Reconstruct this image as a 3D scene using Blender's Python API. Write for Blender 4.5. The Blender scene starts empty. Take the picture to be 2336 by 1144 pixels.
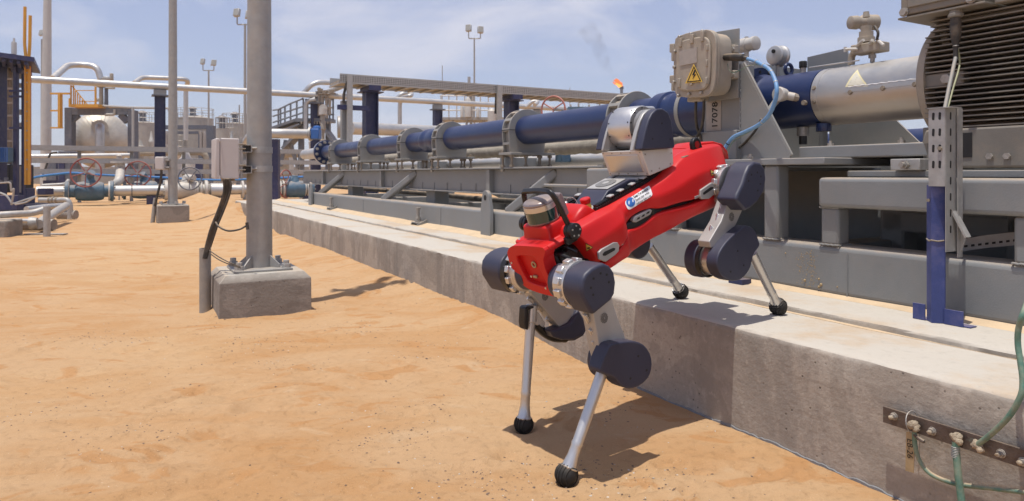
import bpy, bmesh, math, random
import numpy as np
from mathutils import Vector
random.seed(7)
rad = math.radians
SC = bpy.context.scene
COL = SC.collection
# ------------------------------------------------------------------ camera
CAM_H, FPX = 0.88, 1557.0
cd = bpy.data.cameras.new('camera')
cam = bpy.data.objects.new('camera', cd); COL.objects.link(cam)
cam.location = (0, 0, CAM_H); cam.rotation_euler = (rad(90), 0, 0)
cd.sensor_width = 36; cd.lens = 36 * FPX / 2336
cd.shift_x = 0; cd.shift_y = -175.0 / 2336
cd.clip_start = 0.05; cd.clip_end = 3000
cd.dof.use_dof = True; cd.dof.focus_distance = 2.25; cd.dof.aperture_fstop = 9
SC.camera = cam
# ------------------------------------------------------------------ sky + sun
SUN_EL = 79.5
SHADOW = (0.64, 0.768)                      # ground direction in which shadows fall
w = bpy.data.worlds.new('World'); SC.world = w; w.use_nodes = True
nt = w.node_tree; nt.nodes.clear()
def N(nt, t, **k):
    n = nt.nodes.new(t)
    for a, b in k.items(): setattr(n, a, b)
    return n
out = N(nt, 'ShaderNodeOutputWorld'); bg = N(nt, 'ShaderNodeBackground'); bg.inputs[1].default_value = 0.125
sky = N(nt, 'ShaderNodeTexSky', sky_type='NISHITA', sun_disc=False)
sky.sun_elevation = rad(SUN_EL)
sky.sun_rotation = math.atan2(-SHADOW[0], -SHADOW[1])
sky.altitude = 200; sky.air_density = 1.0; sky.dust_density = .6; sky.ozone_density = 1.6
tc = N(nt, 'ShaderNodeTexCoord')
mp = N(nt, 'ShaderNodeMapping'); mp.inputs['Scale'].default_value = (1.3, 1.3, 3.6); mp.inputs['Rotation'].default_value = (0.2, 0.5, 0.35)
n1 = N(nt, 'ShaderNodeTexNoise'); n1.inputs['Scale'].default_value = 1.9; n1.inputs['Detail'].default_value = 9; n1.inputs['Roughness'].default_value = .58; n1.inputs['Distortion'].default_value = .5
cr = N(nt, 'ShaderNodeValToRGB'); cr.color_ramp.elements[0].position = .47; cr.color_ramp.elements[1].position = .70
cr.color_ramp.elements[0].color = (.0, .0, .0, 1); cr.color_ramp.elements[1].color = (.92, .92, .92, 1)
mx = N(nt, 'ShaderNodeMix', data_type='RGBA'); mx.inputs['B'].default_value = (6.1, 6.15, 6.95, 1)
L = nt.links.new
L(tc.outputs['Generated'], mp.inputs[0]); L(mp.outputs[0], n1.inputs['Vector']); L(n1.outputs['Fac'], cr.inputs[0])
vl = N(nt, 'ShaderNodeMix', data_type='RGBA'); vl.inputs['Factor'].default_value = .48; vl.inputs['B'].default_value = (4.2, 4.35, 6.4, 1); L(sky.outputs[0], vl.inputs['A'])
L(cr.outputs[0], mx.inputs['Factor']); L(vl.outputs['Result'], mx.inputs['A']); L(mx.outputs['Result'], bg.inputs[0]); L(bg.outputs[0], out.inputs[0])
sd = bpy.data.lights.new('sun', 'SUN'); sun = bpy.data.objects.new('sun', sd); COL.objects.link(sun)
sd.energy = 4.45; sd.angle = rad(0.55); sd.color = (1.0, .955, .88)
e = rad(SUN_EL); dv = Vector((SHADOW[0] * math.cos(e), SHADOW[1] * math.cos(e), -math.sin(e)))
sun.rotation_euler = dv.to_track_quat('-Z', 'Y').to_euler(); sun.location = (0, 0, 30)
vs = SC.view_settings; vs.view_transform = 'Standard'; vs.look = 'None'; vs.exposure = 0.0; vs.gamma = 1; vs.use_curve_mapping = False
SC.render.engine = 'CYCLES'; SC.cycles.max_bounces = 6; SC.cycles.diffuse_bounces = 3

# ------------------------------------------------------------------ frames: local axes of a group of things
class Fr:
    def __init__(s, o, A, B, C): s.o = Vector(o); s.ax = (Vector(A), Vector(B), Vector(C))
    def p(s, a, b, c): return s.o + s.ax[0] * a + s.ax[1] * b + s.ax[2] * c
    def hit(s, u, v, k, val):               # photo pixel -> local point on the plane (axis k = val)
        r = Vector(((u - 1168) / FPX, 1, -(v - 397) / FPX)); q = Vector((0, 0, CAM_H)) - s.o
        d = [r.dot(x) for x in s.ax]; c = [q.dot(x) for x in s.ax]
        t = (val - c[k]) / d[k]
        return [c[j] + t * d[j] for j in range(3)]
    def flat(s, pts, k, val):               # traced outline -> 2-D polygon in that plane
        o = []
        for u, v in pts:
            h = s.hit(u, v, k, val); del h[k]; o.append(tuple(h))
        return o
W = Fr((0, 0, 0), (1, 0, 0), (0, 1, 0), (0, 0, 1))
K = Fr((.785, 2.311, 0), (.4892, -.8722, 0), (.8722, .4892, 0), (0, 0, 1))   # skid: a along (towards camera), t inwards, z up
def at(u, v, Y): return Vector(((u - 1168) * Y / FPX, Y, CAM_H - (v - 397) * Y / FPX))
def gnd(u, v, z=0):
    Y = (z - CAM_H) * FPX / -(v - 397); return Vector(((u - 1168) * Y / FPX, Y, z))
# ------------------------------------------------------------------ mesh builder
def smooth_path(pts, n=6):
    P = [Vector(p) for p in pts]
    if len(P) < 3: return P
    o = []
    for i in range(len(P) - 1):
        p0 = P[i - 1] if i else P[0] * 2 - P[1]; p1 = P[i]; p2 = P[i + 1]
        p3 = P[i + 2] if i + 2 < len(P) else P[-1] * 2 - P[-2]
        for k in range(n):
            t = k / n
            o.append(.5 * ((2 * p1) + (p2 - p0) * t + (2 * p0 - 5 * p1 + 4 * p2 - p3) * t * t + (3 * p1 - p0 - 3 * p2 + p3) * t ** 3))
    o.append(P[-1]); return o
def round_path(pts, r=.1, n=5):
    P = [Vector(p) for p in pts]; o = [P[0]]
    for i in range(1, len(P) - 1):
        a = (P[i - 1] - P[i]); b = (P[i + 1] - P[i]); q = min(r, a.length * .49, b.length * .49)
        a = P[i] + a.normalized() * q; b = P[i] + b.normalized() * q
        for k in range(n + 1):
            t = k / n; o.append(a * (1 - t) ** 2 + P[i] * 2 * t * (1 - t) + b * t * t)
    o.append(P[-1]); return o
def perp(d):
    d = d.normalized(); u = d.cross(Vector((0, 0, 1)))
    if u.length < .05: u = d.cross(Vector((1, 0, 0)))
    u.normalize(); return u, d.cross(u).normalized()
class MB:
    def __init__(s): s.v = []; s.f = []
    def add(s, vs, fs):
        n = len(s.v); s.v += [Vector(x) for x in vs]; s.f += [[n + i for i in f] for f in fs]; return s
    def box(s, F, a0, a1, b0, b1, c0, c1):
        return s.add([F.p(a, b, c) for a in (a0, a1) for b in (b0, b1) for c in (c0, c1)],
                     [(0, 1, 3, 2), (4, 6, 7, 5), (0, 4, 5, 1), (2, 3, 7, 6), (0, 2, 6, 4), (1, 5, 7, 3)])
    def prism(s, F, poly, k, lo, hi):
        def q(x, y, z): l = [x, y]; l.insert(k, z); return F.p(*l)
        n = len(poly)
        return s.add([q(x, y, lo) for x, y in poly] + [q(x, y, hi) for x, y in poly],
                     [list(range(n))[::-1], list(range(n, 2 * n))] + [(i, (i + 1) % n, n + (i + 1) % n, n + i) for i in range(n)])
    def hull_ring(s, rings, caps=True, closed=True):
        n = len(rings[0]); vs = [p for r in rings for p in r]; fs = []
        for i in range(len(rings) - 1):
            for j in range(n if closed else n - 1):
                k = (j + 1) % n; fs.append((i * n + j, i * n + k, (i + 1) * n + k, (i + 1) * n + j))
        if caps and closed: fs += [list(range(n))[::-1], list(range((len(rings) - 1) * n, len(rings) * n))]
        return s.add(vs, fs)
    def tube(s, pts, r, n=10, caps=True):
        P = [Vector(p) for p in pts]; m = len(P); R = r if isinstance(r, (list, tuple)) else [r] * m
        d0 = (P[1] - P[0]); u, v = perp(d0); rings = []
        for i in range(m):
            d = (P[min(i + 1, m - 1)] - P[max(i - 1, 0)]).normalized()
            u = (u - d * u.dot(d)).normalized(); v = d.cross(u)
            rings.append([P[i] + (u * math.cos(2 * math.pi * k / n) + v * math.sin(2 * math.pi * k / n)) * R[i] for k in range(n)])
        return s.hull_ring(rings, caps)
    def cyl(s, p0, p1, r, n=24, r1=None): return s.tube([p0, p1], [r, r if r1 is None else r1], n)
    def lathe(s, p0, d, prof, n=28, caps=True):           # prof: list of (distance along d, radius)
        p0 = Vector(p0); d = Vector(d).normalized(); u, v = perp(d)
        return s.hull_ring([[p0 + d * h + (u * math.cos(2 * math.pi * k / n) + v * math.sin(2 * math.pi * k / n)) * max(r, 1e-4) for k in range(n)] for h, r in prof], caps)
    def pipe(s, p0, d, h0, h1, ro, ri, n=32):             # hollow ring
        p = [(h0, ri), (h0, ro), (h1, ro), (h1, ri), (h0, ri)]
        return s.lathe(p0, d, p, n, caps=False)
    def torus(s, c, nrm, R, r, n=36, m=8):
        c = Vector(c); u, v = perp(Vector(nrm)); w_ = Vector(nrm).normalized(); rings = []
        for i in range(n + 1):
            t = 2 * math.pi * i / n; e_ = u * math.cos(t) + v * math.sin(t)
            rings.append([c + e_ * R + (e_ * math.cos(2 * math.pi * k / m) + w_ * math.sin(2 * math.pi * k / m)) * r for k in range(m)])
        return s.hull_ring(rings, False)
    def ball(s, c, r, n=16, m=10, sc=(1, 1, 1)):
        c = Vector(c); prof = [[c + Vector((math.sin(math.pi * i / m) * math.cos(2 * math.pi * k / n) * sc[0], math.sin(math.pi * i / m) * math.sin(2 * math.pi * k / n) * sc[1], math.cos(math.pi * i / m) * sc[2])) * r for k in range(n)] for i in range(m + 1)]
        return s.hull_ring(prof, False)
    def hexn(s, p, d, r, h):                              # hex nut / bolt head
        return s.tube([Vector(p), Vector(p) + Vector(d).normalized() * h], r, 6)
    def beam(s, p0, p1, w_, h, up=(0, 0, 1)):             # rectangular bar between two points
        p0 = Vector(p0); p1 = Vector(p1); d = (p1 - p0).normalized(); x = d.cross(Vector(up))
        if x.length < .01: x = d.cross(Vector((0, 1, 0)))
        x.normalize(); y = x.cross(d); a = x * w_ / 2; b = y * h / 2
        return s.hull_ring([[q - a - b, q + a - b, q + a + b, q - a + b] for q in (p0, p1)])
    def build(s, name, m, parent=None, bevel=0, seg=2, sub=0, sharp=38, loc=None, smooth=True):
        me = bpy.data.meshes.new(name)
        o_ = Vector(loc) if loc is not None else (ROOTLOC[parent.name] if parent is not None else Vector((0, 0, 0)))
        me.from_pydata([v - o_ for v in s.v], [], s.f)
        b = bmesh.new(); b.from_mesh(me); bmesh.ops.recalc_face_normals(b, faces=b.faces); b.to_mesh(me); b.free()
        me.materials.append(m if not isinstance(m, str) else M[m])
        if smooth: me.shade_smooth(); me.set_sharp_from_angle(angle=rad(sharp))
        ob = bpy.data.objects.new(name, me); COL.objects.link(ob)
        if parent is not None: ob.parent = parent; ROOTLOC[ob.name] = o_
        else: ob.location = o_
        if bevel:
            bv = ob.modifiers.new('bevel', 'BEVEL'); bv.width = bevel; bv.segments = seg; bv.limit_method = 'ANGLE'; bv.angle_limit = rad(35)
            bv.harden_normals = False
        if sub:
            sb = ob.modifiers.new('subdivision', 'SUBSURF'); sb.levels = sub; sb.render_levels = sub
        return ob
ROOTLOC = {}
def thing(name, label, cat, loc, group=None):
    o = bpy.data.objects.new(name, None); COL.objects.link(o); o.location = Vector(loc); o.empty_display_size = .1
    o['label'] = label; o['category'] = cat
    if group: o['group'] = group
    ROOTLOC[o.name] = Vector(loc); return o
def tag(o, label, cat, group=None):
    o['label'] = label; o['category'] = cat
    if group: o['group'] = group
    return o
def kind(o, k, **kw):
    o['kind'] = k
    for a, b in kw.items(): o[a] = b
    return o
def dup(root, loc, rotz=0, label=None, sc=1.0):
    def cp(o, par):
        c = o.copy(); COL.objects.link(c); c.parent = par
        for ch in o.children: cp(ch, c)
        return c
    kids = list(root.children); r = root.copy(); COL.objects.link(r); r.location = Vector(loc); r.rotation_euler = (0, 0, rotz); r.scale = (sc,) * 3
    for k in kids: cp(k, r)
    if label: r['label'] = label
    return r
def text_mesh(txt, size, F, k_origin, right, up, thick=.0006, name='lettering', m='black', parent=None, align='LEFT', bold=False, space=1.0):
    cu = bpy.data.curves.new('txt', 'FONT'); cu.body = txt; cu.size = size; cu.extrude = 0; cu.align_x = align; cu.space_character = space
    cu.offset = size * .018 if bold else 0
    tmp = bpy.data.objects.new('tmp', cu); me = bpy.data.meshes.new_from_object(tmp)
    r = Vector(right).normalized(); u_ = Vector(up).normalized()
    mb = MB(); mb.v = [Vector(k_origin) + r * v.co.x + u_ * v.co.y for v in me.vertices]; mb.f = [list(p.vertices) for p in me.polygons]
    bpy.data.objects.remove(tmp); bpy.data.curves.remove(cu); bpy.data.meshes.remove(me)
    return mb.build(name, m, parent, smooth=False) if name else mb
# ------------------------------------------------------------------ materials
M = {}
DUST = (.47, .345, .225)
def mat(name, col, rough=.5, metal=0.0, var=.12, vs=5.0, dust=0.0, bump=.05, bs=120.0, speck=0.0, stain=None, stain_amt=.0, stain_scale=3.0, coat=0, dlo=.35, stretch=(1, 1, 1), spec=.5, brush=None, objc=False):
    m = bpy.data.materials.new(name); m.use_nodes = True; t = m.node_tree; t.nodes.clear(); L = t.links.new
    o = N(t, 'ShaderNodeOutputMaterial'); b = N(t, 'ShaderNodeBsdfPrincipled'); L(b.outputs[0], o.inputs[0])
    if objc:
        g = N(t, 'ShaderNodeTexCoord'); P = g.outputs['Object']; g = N(t, 'ShaderNodeNewGeometry')
    else:
        g = N(t, 'ShaderNodeNewGeometry'); P = g.outputs['Position']
    mpn = N(t, 'ShaderNodeMapping'); mpn.inputs['Scale'].default_value = stretch; L(P, mpn.inputs[0])
    nz = N(t, 'ShaderNodeTexNoise'); nz.inputs['Scale'].default_value = vs; nz.inputs['Detail'].default_value = 8; nz.inputs['Roughness'].default_value = .62; L(mpn.outputs[0], nz.inputs['Vector'])
    mr = N(t, 'ShaderNodeMapRange'); mr.inputs['From Min'].default_value = .3; mr.inputs['From Max'].default_value = .7; mr.inputs['To Min'].default_value = 1 - var; mr.inputs['To Max'].default_value = 1 + var; L(nz.outputs['Fac'], mr.inputs['Value'])
    vm = N(t, 'ShaderNodeVectorMath', operation='SCALE'); vm.inputs[0].default_value = col; L(mr.outputs[0], vm.inputs['Scale'])
    cur = vm.outputs[0]; fac_r = None
    if stain is not None:
        n2 = N(t, 'ShaderNodeTexNoise'); n2.inputs['Scale'].default_value = stain_scale; n2.inputs['Detail'].default_value = 10; n2.inputs['Roughness'].default_value = .7; L(mpn.outputs[0], n2.inputs['Vector'])
        r2 = N(t, 'ShaderNodeMapRange', interpolation_type='SMOOTHSTEP'); r2.inputs['From Min'].default_value = .66 - stain_amt; r2.inputs['From Max'].default_value = .82 - stain_amt; L(n2.outputs['Fac'], r2.inputs['Value'])
        x = N(t, 'ShaderNodeMix', data_type='RGBA'); L(r2.outputs[0], x.inputs['Factor']); L(cur, x.inputs['A']); x.inputs['B'].default_value = (*stain, 1); cur = x.outputs['Result']
    bump_h = None
    if dust or speck:
        sp = N(t, 'ShaderNodeSeparateXYZ'); L(g.outputs['Normal'], sp.inputs[0])
        dz = N(t, 'ShaderNodeMapRange', interpolation_type='SMOOTHSTEP'); dz.inputs['From Min'].default_value = dlo; dz.inputs['From Max'].default_value = .98; dz.inputs['To Max'].default_value = dust; L(sp.outputs['Z'], dz.inputs['Value'])
        n3 = N(t, 'ShaderNodeTexNoise'); n3.inputs['Scale'].default_value = 9; n3.inputs['Detail'].default_value = 8; n3.inputs['Roughness'].default_value = .7; L(P, n3.inputs['Vector'])
        r3 = N(t, 'ShaderNodeMapRange'); r3.inputs['From Min'].default_value = .35; r3.inputs['From Max'].default_value = .65; r3.inputs['To Min'].default_value = .45; r3.inputs['To Max'].default_value = 1.15; L(n3.outputs['Fac'], r3.inputs['Value'])
        mu = N(t, 'ShaderNodeMath', operation='MULTIPLY'); L(dz.outputs[0], mu.inputs[0]); L(r3.outputs[0], mu.inputs[1])
        r4 = N(t, 'ShaderNodeMapRange'); r4.inputs['From Min'].default_value = .45; r4.inputs['From Max'].default_value = .75; r4.inputs['To Max'].default_value = speck; L(n3.outputs['Fac'], r4.inputs['Value'])
        ad = N(t, 'ShaderNodeMath', operation='ADD', use_clamp=True); L(mu.outputs[0], ad.inputs[0]); L(r4.outputs[0], ad.inputs[1])
        x = N(t, 'ShaderNodeMix', data_type='RGBA'); L(ad.outputs[0], x.inputs['Factor']); L(cur, x.inputs['A']); x.inputs['B'].default_value = (*DUST, 1); cur = x.outputs['Result']
        fac_r = ad.outputs[0]
    L(cur, b.inputs['Base Color'])
    rr = N(t, 'ShaderNodeMapRange'); rr.inputs['From Min'].default_value = .3; rr.inputs['From Max'].default_value = .7; rr.inputs['To Min'].default_value = max(.02, rough - .08); rr.inputs['To Max'].default_value = min(1, rough + .08); L(nz.outputs['Fac'], rr.inputs['Value'])
    if fac_r is not None:
        x = N(t, 'ShaderNodeMix', data_type='FLOAT'); L(fac_r, x.inputs['Factor']); L(rr.outputs[0], x.inputs['A']); x.inputs['B'].default_value = .92; L(x.outputs['Result'], b.inputs['Roughness'])
        if metal:
            x = N(t, 'ShaderNodeMix', data_type='FLOAT'); L(fac_r, x.inputs['Factor']); x.inputs['A'].default_value = metal; x.inputs['B'].default_value = 0; L(x.outputs['Result'], b.inputs['Metallic'])
    else:
        L(rr.outputs[0], b.inputs['Roughness']); b.inputs['Metallic'].default_value = metal
    b.inputs['Specular IOR Level'].default_value = spec; b.inputs['Coat Weight'].default_value = coat
    if bump:
        nb = N(t, 'ShaderNodeTexNoise'); nb.inputs['Scale'].default_value = bs; nb.inputs['Detail'].default_value = 6; nb.inputs['Roughness'].default_value = .6
        if brush:
            m2 = N(t, 'ShaderNodeMapping'); m2.inputs['Scale'].default_value = brush; L(P, m2.inputs[0]); L(m2.outputs[0], nb.inputs['Vector'])
        else: L(P, nb.inputs['Vector'])
        bp = N(t, 'ShaderNodeBump'); bp.inputs['Strength'].default_value = bump; bp.inputs['Distance'].default_value = .01; L(nb.outputs['Fac'], bp.inputs['Height']); L(bp.outputs[0], b.inputs['Normal'])
    m['_p'] = 1; M[name] = m; return m
mat('red_plastic', (.54, .005, .005), .46, 0, .05, 6, dust=.02, bump=.03, bs=900, coat=.0, spec=.42, objc=True)
mat('red_lens', (.30, .01, .01), .3, 0)
mat('navy_cover', (.030, .033, .062), .50, 0, .08, 8, dust=.05, speck=.015, bump=.05, bs=1500)
mat('robot_black', (.008, .008, .009), .42, 0, .1, bump=.03)
mat('rubber', (.008, .008, .008), .75, 0, .2, dust=.10, speck=.05)
mat('robot_metal', (.62, .61, .60), .34, .85, .05, 12, dust=.12, bump=.02, bs=800)
mat('robot_tube', (.60, .585, .56), .38, .9, .05, 12, bump=.02, bs=800, dust=.1)
mat('robot_plate', (.40, .395, .385), .48, .35, .06, 12, dust=.12, bump=.02)
mat('light_casing', (.62, .61, .59), .42, .25, .05, 12, dust=.25)
mat('lidar_glass', (.008, .045, .04), .06, 0, .1, bump=0, coat=1)
mat('lidar_cap', (.27, .22, .215), .22, .5, .1, 30, dust=.3)
mat('skid_grey', (.205, .214, .218), .46, 0, .10, 3, dust=.62, speck=.10, bump=.10, bs=160, stain=(.34, .24, .15), stain_amt=.035, stain_scale=2.2)
mat('clamp_grey', (.235, .24, .235), .55, 0, .10, 6, dust=.6, speck=.14, bump=.12, bs=140)
mat('pump_blue', (.011, .025, .088), .34, 0, .08, 4, dust=.06, speck=.02, bump=.03, bs=90, dlo=.5)
mat('steel_blue', (.016, .022, .085), .5, 0, .15, 5, dust=.4, speck=.10, bump=.08)
mat('post_blue', (.035, .055, .20), .55, 0, .22, 9, dust=.3, speck=.22, bump=.15, bs=220, stain=(.30, .20, .12), stain_amt=-.01, stain_scale=9)
mat('galv', (.38, .38, .37), .5, .45, .16, 22, dust=.35, speck=.16, bump=.1, bs=160)
mat('galv_pole', (.33, .325, .31), .55, .35, .13, 14, dust=.3, speck=.22, bump=.12, bs=190)
mat('alu', (.47, .46, .44), .40, .8, .10, 5, dust=.22, speck=.12, bump=.05, bs=60, dlo=.6)
mat('cladding', (.50, .50, .49), .42, .7, .10, 4, dust=.28, speck=.18, bump=.05, bs=30)
mat('insulation', (.33, .295, .235), .85, 0, .25, 9, dust=.3, bump=.5, bs=45)
mat('tan_box', (.32, .285, .235), .62, .05, .12, 14, dust=.65, speck=.20, bump=.14, bs=300)
mat('motor_grey', (.18, .170, .150), .62, 0, .15, 6, dust=.55, speck=.22, bump=.1, bs=200)
mat('white_box', (.50, .465, .45), .5, 0, .05, 8, dust=.3, speck=.06, bump=.04)
mat('offwhite', (.50, .485, .45), .5, .1, .1, 10, dust=.4, speck=.15)
mat('steel_bolt', (.36, .34, .31), .5, .6, .25, 60, dust=.4, speck=.2, bump=.2, bs=300)
mat('rusty_bolt', (.27, .235, .19), .75, .3, .3, 60, dust=.4, speck=.25, bump=.3, bs=300)
mat('black', (.01, .01, .01), .6)
mat('cable_black', (.03, .028, .026), .6, 0, .3, 20, dust=.5, speck=.25)
mat('cable_blue', (.12, .29, .54), .46, 0, .14, 30, dust=.35, speck=.12)
mat('hose_blue', (.04, .19, .46), .45, 0, .1, 10, dust=.2)
mat('cable_green', (.085, .19, .145), .6, 0, .3, 12, dust=.75, speck=.75, bump=.1)
mat('pale_sand', (.56, .42, .27), .95, 0, .12, 9, bump=.3, bs=260)
mat('faded_red', (.46, .17, .13), .6, 0, .12, 8, dust=.35, speck=.12)
mat('copper_bar', (.11, .085, .075), .5, .5, .3, 25, dust=.3, speck=.12, bump=.2, stain=(.17, .26, .21), stain_amt=.10, stain_scale=18)
mat('mud', (.42, .34, .24), .9, 0, .25, 30, bump=.8, bs=160)
mat('tag_tan', (.36, .26, .14), .75, 0, .15, 30, bump=.1)
mat('sticker_yellow', (.66, .43, .06), .5, 0, .06, 30, bump=0)
mat('sticker_white', (.72, .72, .72), .45, 0, .03, bump=0)
mat('sticker_blue', (.02, .11, .36), .45, 0, .03, bump=0)
mat('plate_pale', (.36, .325, .29), .5, .2, .1, 30, dust=.2, bump=0)
mat('yellow_paint', (.60, .30, .03), .5, 0, .1, 6, dust=.35, speck=.06)
mat('red_paint', (.26, .06, .05), .6, 0, .12, 8, dust=.4, speck=.25)
mat('valve_blue', (.06, .13, .20), .55, 0, .15, 8, dust=.5, speck=.14)
mat('frame_slate', (.095, .11, .145), .6, 0, .12, 4, dust=.4, speck=.25)
mat('stair_grey', (.16, .18, .21), .6, 0, .12, 4, dust=.4, speck=.25)
mat('tank_grey', (.33, .32, .295), .6, .1, .12, 3, dust=.3, speck=.3)
mat('stack_grey', (.46, .455, .44), .55, .1, .08, 3, speck=.2)
mat('panel_brown', (.20, .165, .13), .7, 0, .3, 5, dust=.4, speck=.3)
mat('vessel', (.56, .52, .45), .42, .55, .12, 2, dust=.3, speck=.3)
mat('conduit', (.27, .25, .225), .75, 0, .12, 16, dust=.4, speck=.25, bump=.15)
mat('shell_pebble', (.50, .45, .38), .8, 0, .4, 60)
mat('dark_pebble', (.16, .11, .08), .9, 0, .4, 60)
mat('lamp_glass', (.35, .34, .30), .2, .2, .1)
def emat(name, col, s):
    m = bpy.data.materials.new(name); m.use_nodes = True; t = m.node_tree; t.nodes.clear()
    o = N(t, 'ShaderNodeOutputMaterial'); b = N(t, 'ShaderNodeEmission'); b.inputs[0].default_value = (*col, 1); b.inputs[1].default_value = s
    t.links.new(b.outputs[0], o.inputs[0]); M[name] = m; return m
# concrete: pale dusty top, stained sides
def concrete(name, base, top, dark, streak=True):
    m = bpy.data.materials.new(name); m.use_nodes = True; t = m.node_tree; t.nodes.clear(); L = t.links.new
    o = N(t, 'ShaderNodeOutputMaterial'); b = N(t, 'ShaderNodeBsdfPrincipled'); L(b.outputs[0], o.inputs[0]); b.inputs['Roughness'].default_value = .9; b.inputs['Specular IOR Level'].default_value = .25
    g = N(t, 'ShaderNodeNewGeometry'); P = g.outputs['Position']
    def noise(sc, det=8, ro=.6, vec=P, dist=0):
        n = N(t, 'ShaderNodeTexNoise'); n.inputs['Scale'].default_value = sc; n.inputs['Detail'].default_value = det; n.inputs['Roughness'].default_value = ro; n.inputs['Distortion'].default_value = dist; L(vec, n.inputs['Vector']); return n.outputs['Fac']
    def rng(x, a, c, lo=0, hi=1):
        n = N(t, 'ShaderNodeMapRange', interpolation_type='SMOOTHSTEP'); n.inputs['From Min'].default_value = a; n.inputs['From Max'].default_value = c; n.inputs['To Min'].default_value = lo; n.inputs['To Max'].default_value = hi; L(x, n.inputs['Value']); return n.outputs[0]
    def mix(f, A, B):
        n = N(t, 'ShaderNodeMix', data_type='RGBA'); L(f, n.inputs['Factor'])
        for s_, q in (('A', A), ('B', B)):
            if isinstance(q, tuple): n.inputs[s_].default_value = (*q, 1)
            else: L(q, n.inputs[s_])
        return n.outputs['Result']
    m1 = N(t, 'ShaderNodeMapping'); m1.inputs['Scale'].default_value = (1, 1, .25) if streak else (1, 1, 1); L(P, m1.inputs[0])
    side = mix(rng(noise(2.2, 12, .72, m1.outputs[0], .9), .46, .60, 0, .8), base, dark)
    m6 = N(t, 'ShaderNodeMapping'); m6.inputs['Location'].default_value = (.37, .1, .55); m6.inputs['Scale'].default_value = (1, 1, .8); m6.inputs['Rotation'].default_value = (.2, .6, 0); L(P, m6.inputs[0])
    side = mix(rng(noise(2.6, 9, .55, m6.outputs[0], 1.0), .50, .535, 0, .42), side, tuple(x * .58 for x in base))
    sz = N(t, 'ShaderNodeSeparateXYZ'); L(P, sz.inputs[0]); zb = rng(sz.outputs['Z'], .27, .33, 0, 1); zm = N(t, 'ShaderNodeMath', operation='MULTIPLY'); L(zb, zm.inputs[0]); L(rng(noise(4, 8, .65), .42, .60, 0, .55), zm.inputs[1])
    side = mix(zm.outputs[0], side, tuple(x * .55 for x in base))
    side = mix(rng(noise(1.3, 8, .7, m1.outputs[0]), .52, .72, 0, .35), side, (.33, .26, .19))
    side = mix(rng(noise(60, 6, .75), .45, .68, 0, .55), side, tuple(x * .62 for x in base))
    side = mix(rng(noise(28, 6, .75), .55, .72, 0, .4), side, tuple(min(1, x * 1.4) for x in base))
    m5 = N(t, 'ShaderNodeMapping'); m5.inputs['Rotation'].default_value = (.2, .5, -.9); m5.inputs['Scale'].default_value = (3, 3, 55); L(P, m5.inputs[0])
    side = mix(rng(noise(1.6, 5, .6, m5.outputs[0]), .56, .70, 0, .35), side, tuple(x * .66 for x in base))
    vo = N(t, 'ShaderNodeTexVoronoi'); vo.inputs['Scale'].default_value = 34; L(P, vo.inputs['Vector'])
    pit = rng(vo.outputs['Distance'], .07, .15, 1, 0); pm = N(t, 'ShaderNodeMath', operation='MULTIPLY'); L(pit, pm.inputs[0]); L(rng(noise(5), .46, .56), pm.inputs[1])
    side = mix(pm.outputs[0], side, tuple(x * .3 for x in base))
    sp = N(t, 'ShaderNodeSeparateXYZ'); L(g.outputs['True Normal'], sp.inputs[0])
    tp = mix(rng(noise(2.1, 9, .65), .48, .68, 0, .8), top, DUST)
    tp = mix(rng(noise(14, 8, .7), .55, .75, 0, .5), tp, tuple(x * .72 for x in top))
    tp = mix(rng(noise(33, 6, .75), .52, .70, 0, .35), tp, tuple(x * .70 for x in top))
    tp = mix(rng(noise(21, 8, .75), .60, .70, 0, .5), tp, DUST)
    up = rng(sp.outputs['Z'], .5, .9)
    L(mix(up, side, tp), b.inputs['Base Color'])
    # relief: fine grain, trowel marks, pits
    m3 = N(t, 'ShaderNodeMapping'); m3.inputs['Rotation'].default_value = (.5, .4, .5); m3.inputs['Scale'].default_value = (5, 40, 50); L(P, m3.inputs[0])
    ad = N(t, 'ShaderNodeMath', operation='ADD'); L(noise(90, 8, .7), ad.inputs[0]); L(rng(noise(1.5, 6, .6, m3.outputs[0]), .3, .7, 0, .4), ad.inputs[1])
    ad2 = N(t, 'ShaderNodeMath', operation='SUBTRACT'); L(ad.outputs[0], ad2.inputs[0]); L(pm.outputs[0], ad2.inputs[1])
    ad3 = N(t, 'ShaderNodeMath', operation='ADD'); L(ad2.outputs[0], ad3.inputs[0]); L(rng(noise(7, 8, .6), .3, .7, 0, 1.6), ad3.inputs[1])
    bp = N(t, 'ShaderNodeBump'); bp.inputs['Strength'].default_value = .42; bp.inputs['Distance'].default_value = .0032; L(ad3.outputs[0], bp.inputs['Height']); L(bp.outputs[0], b.inputs['Normal'])
    M[name] = m; return m
concrete('concrete', (.41, .362, .308), (.50, .455, .39), (.26, .235, .21))
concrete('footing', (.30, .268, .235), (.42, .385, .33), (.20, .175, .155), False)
mat('grey_coating', (.20, .205, .215), .8, 0, .15, 20, bump=.2)
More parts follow.
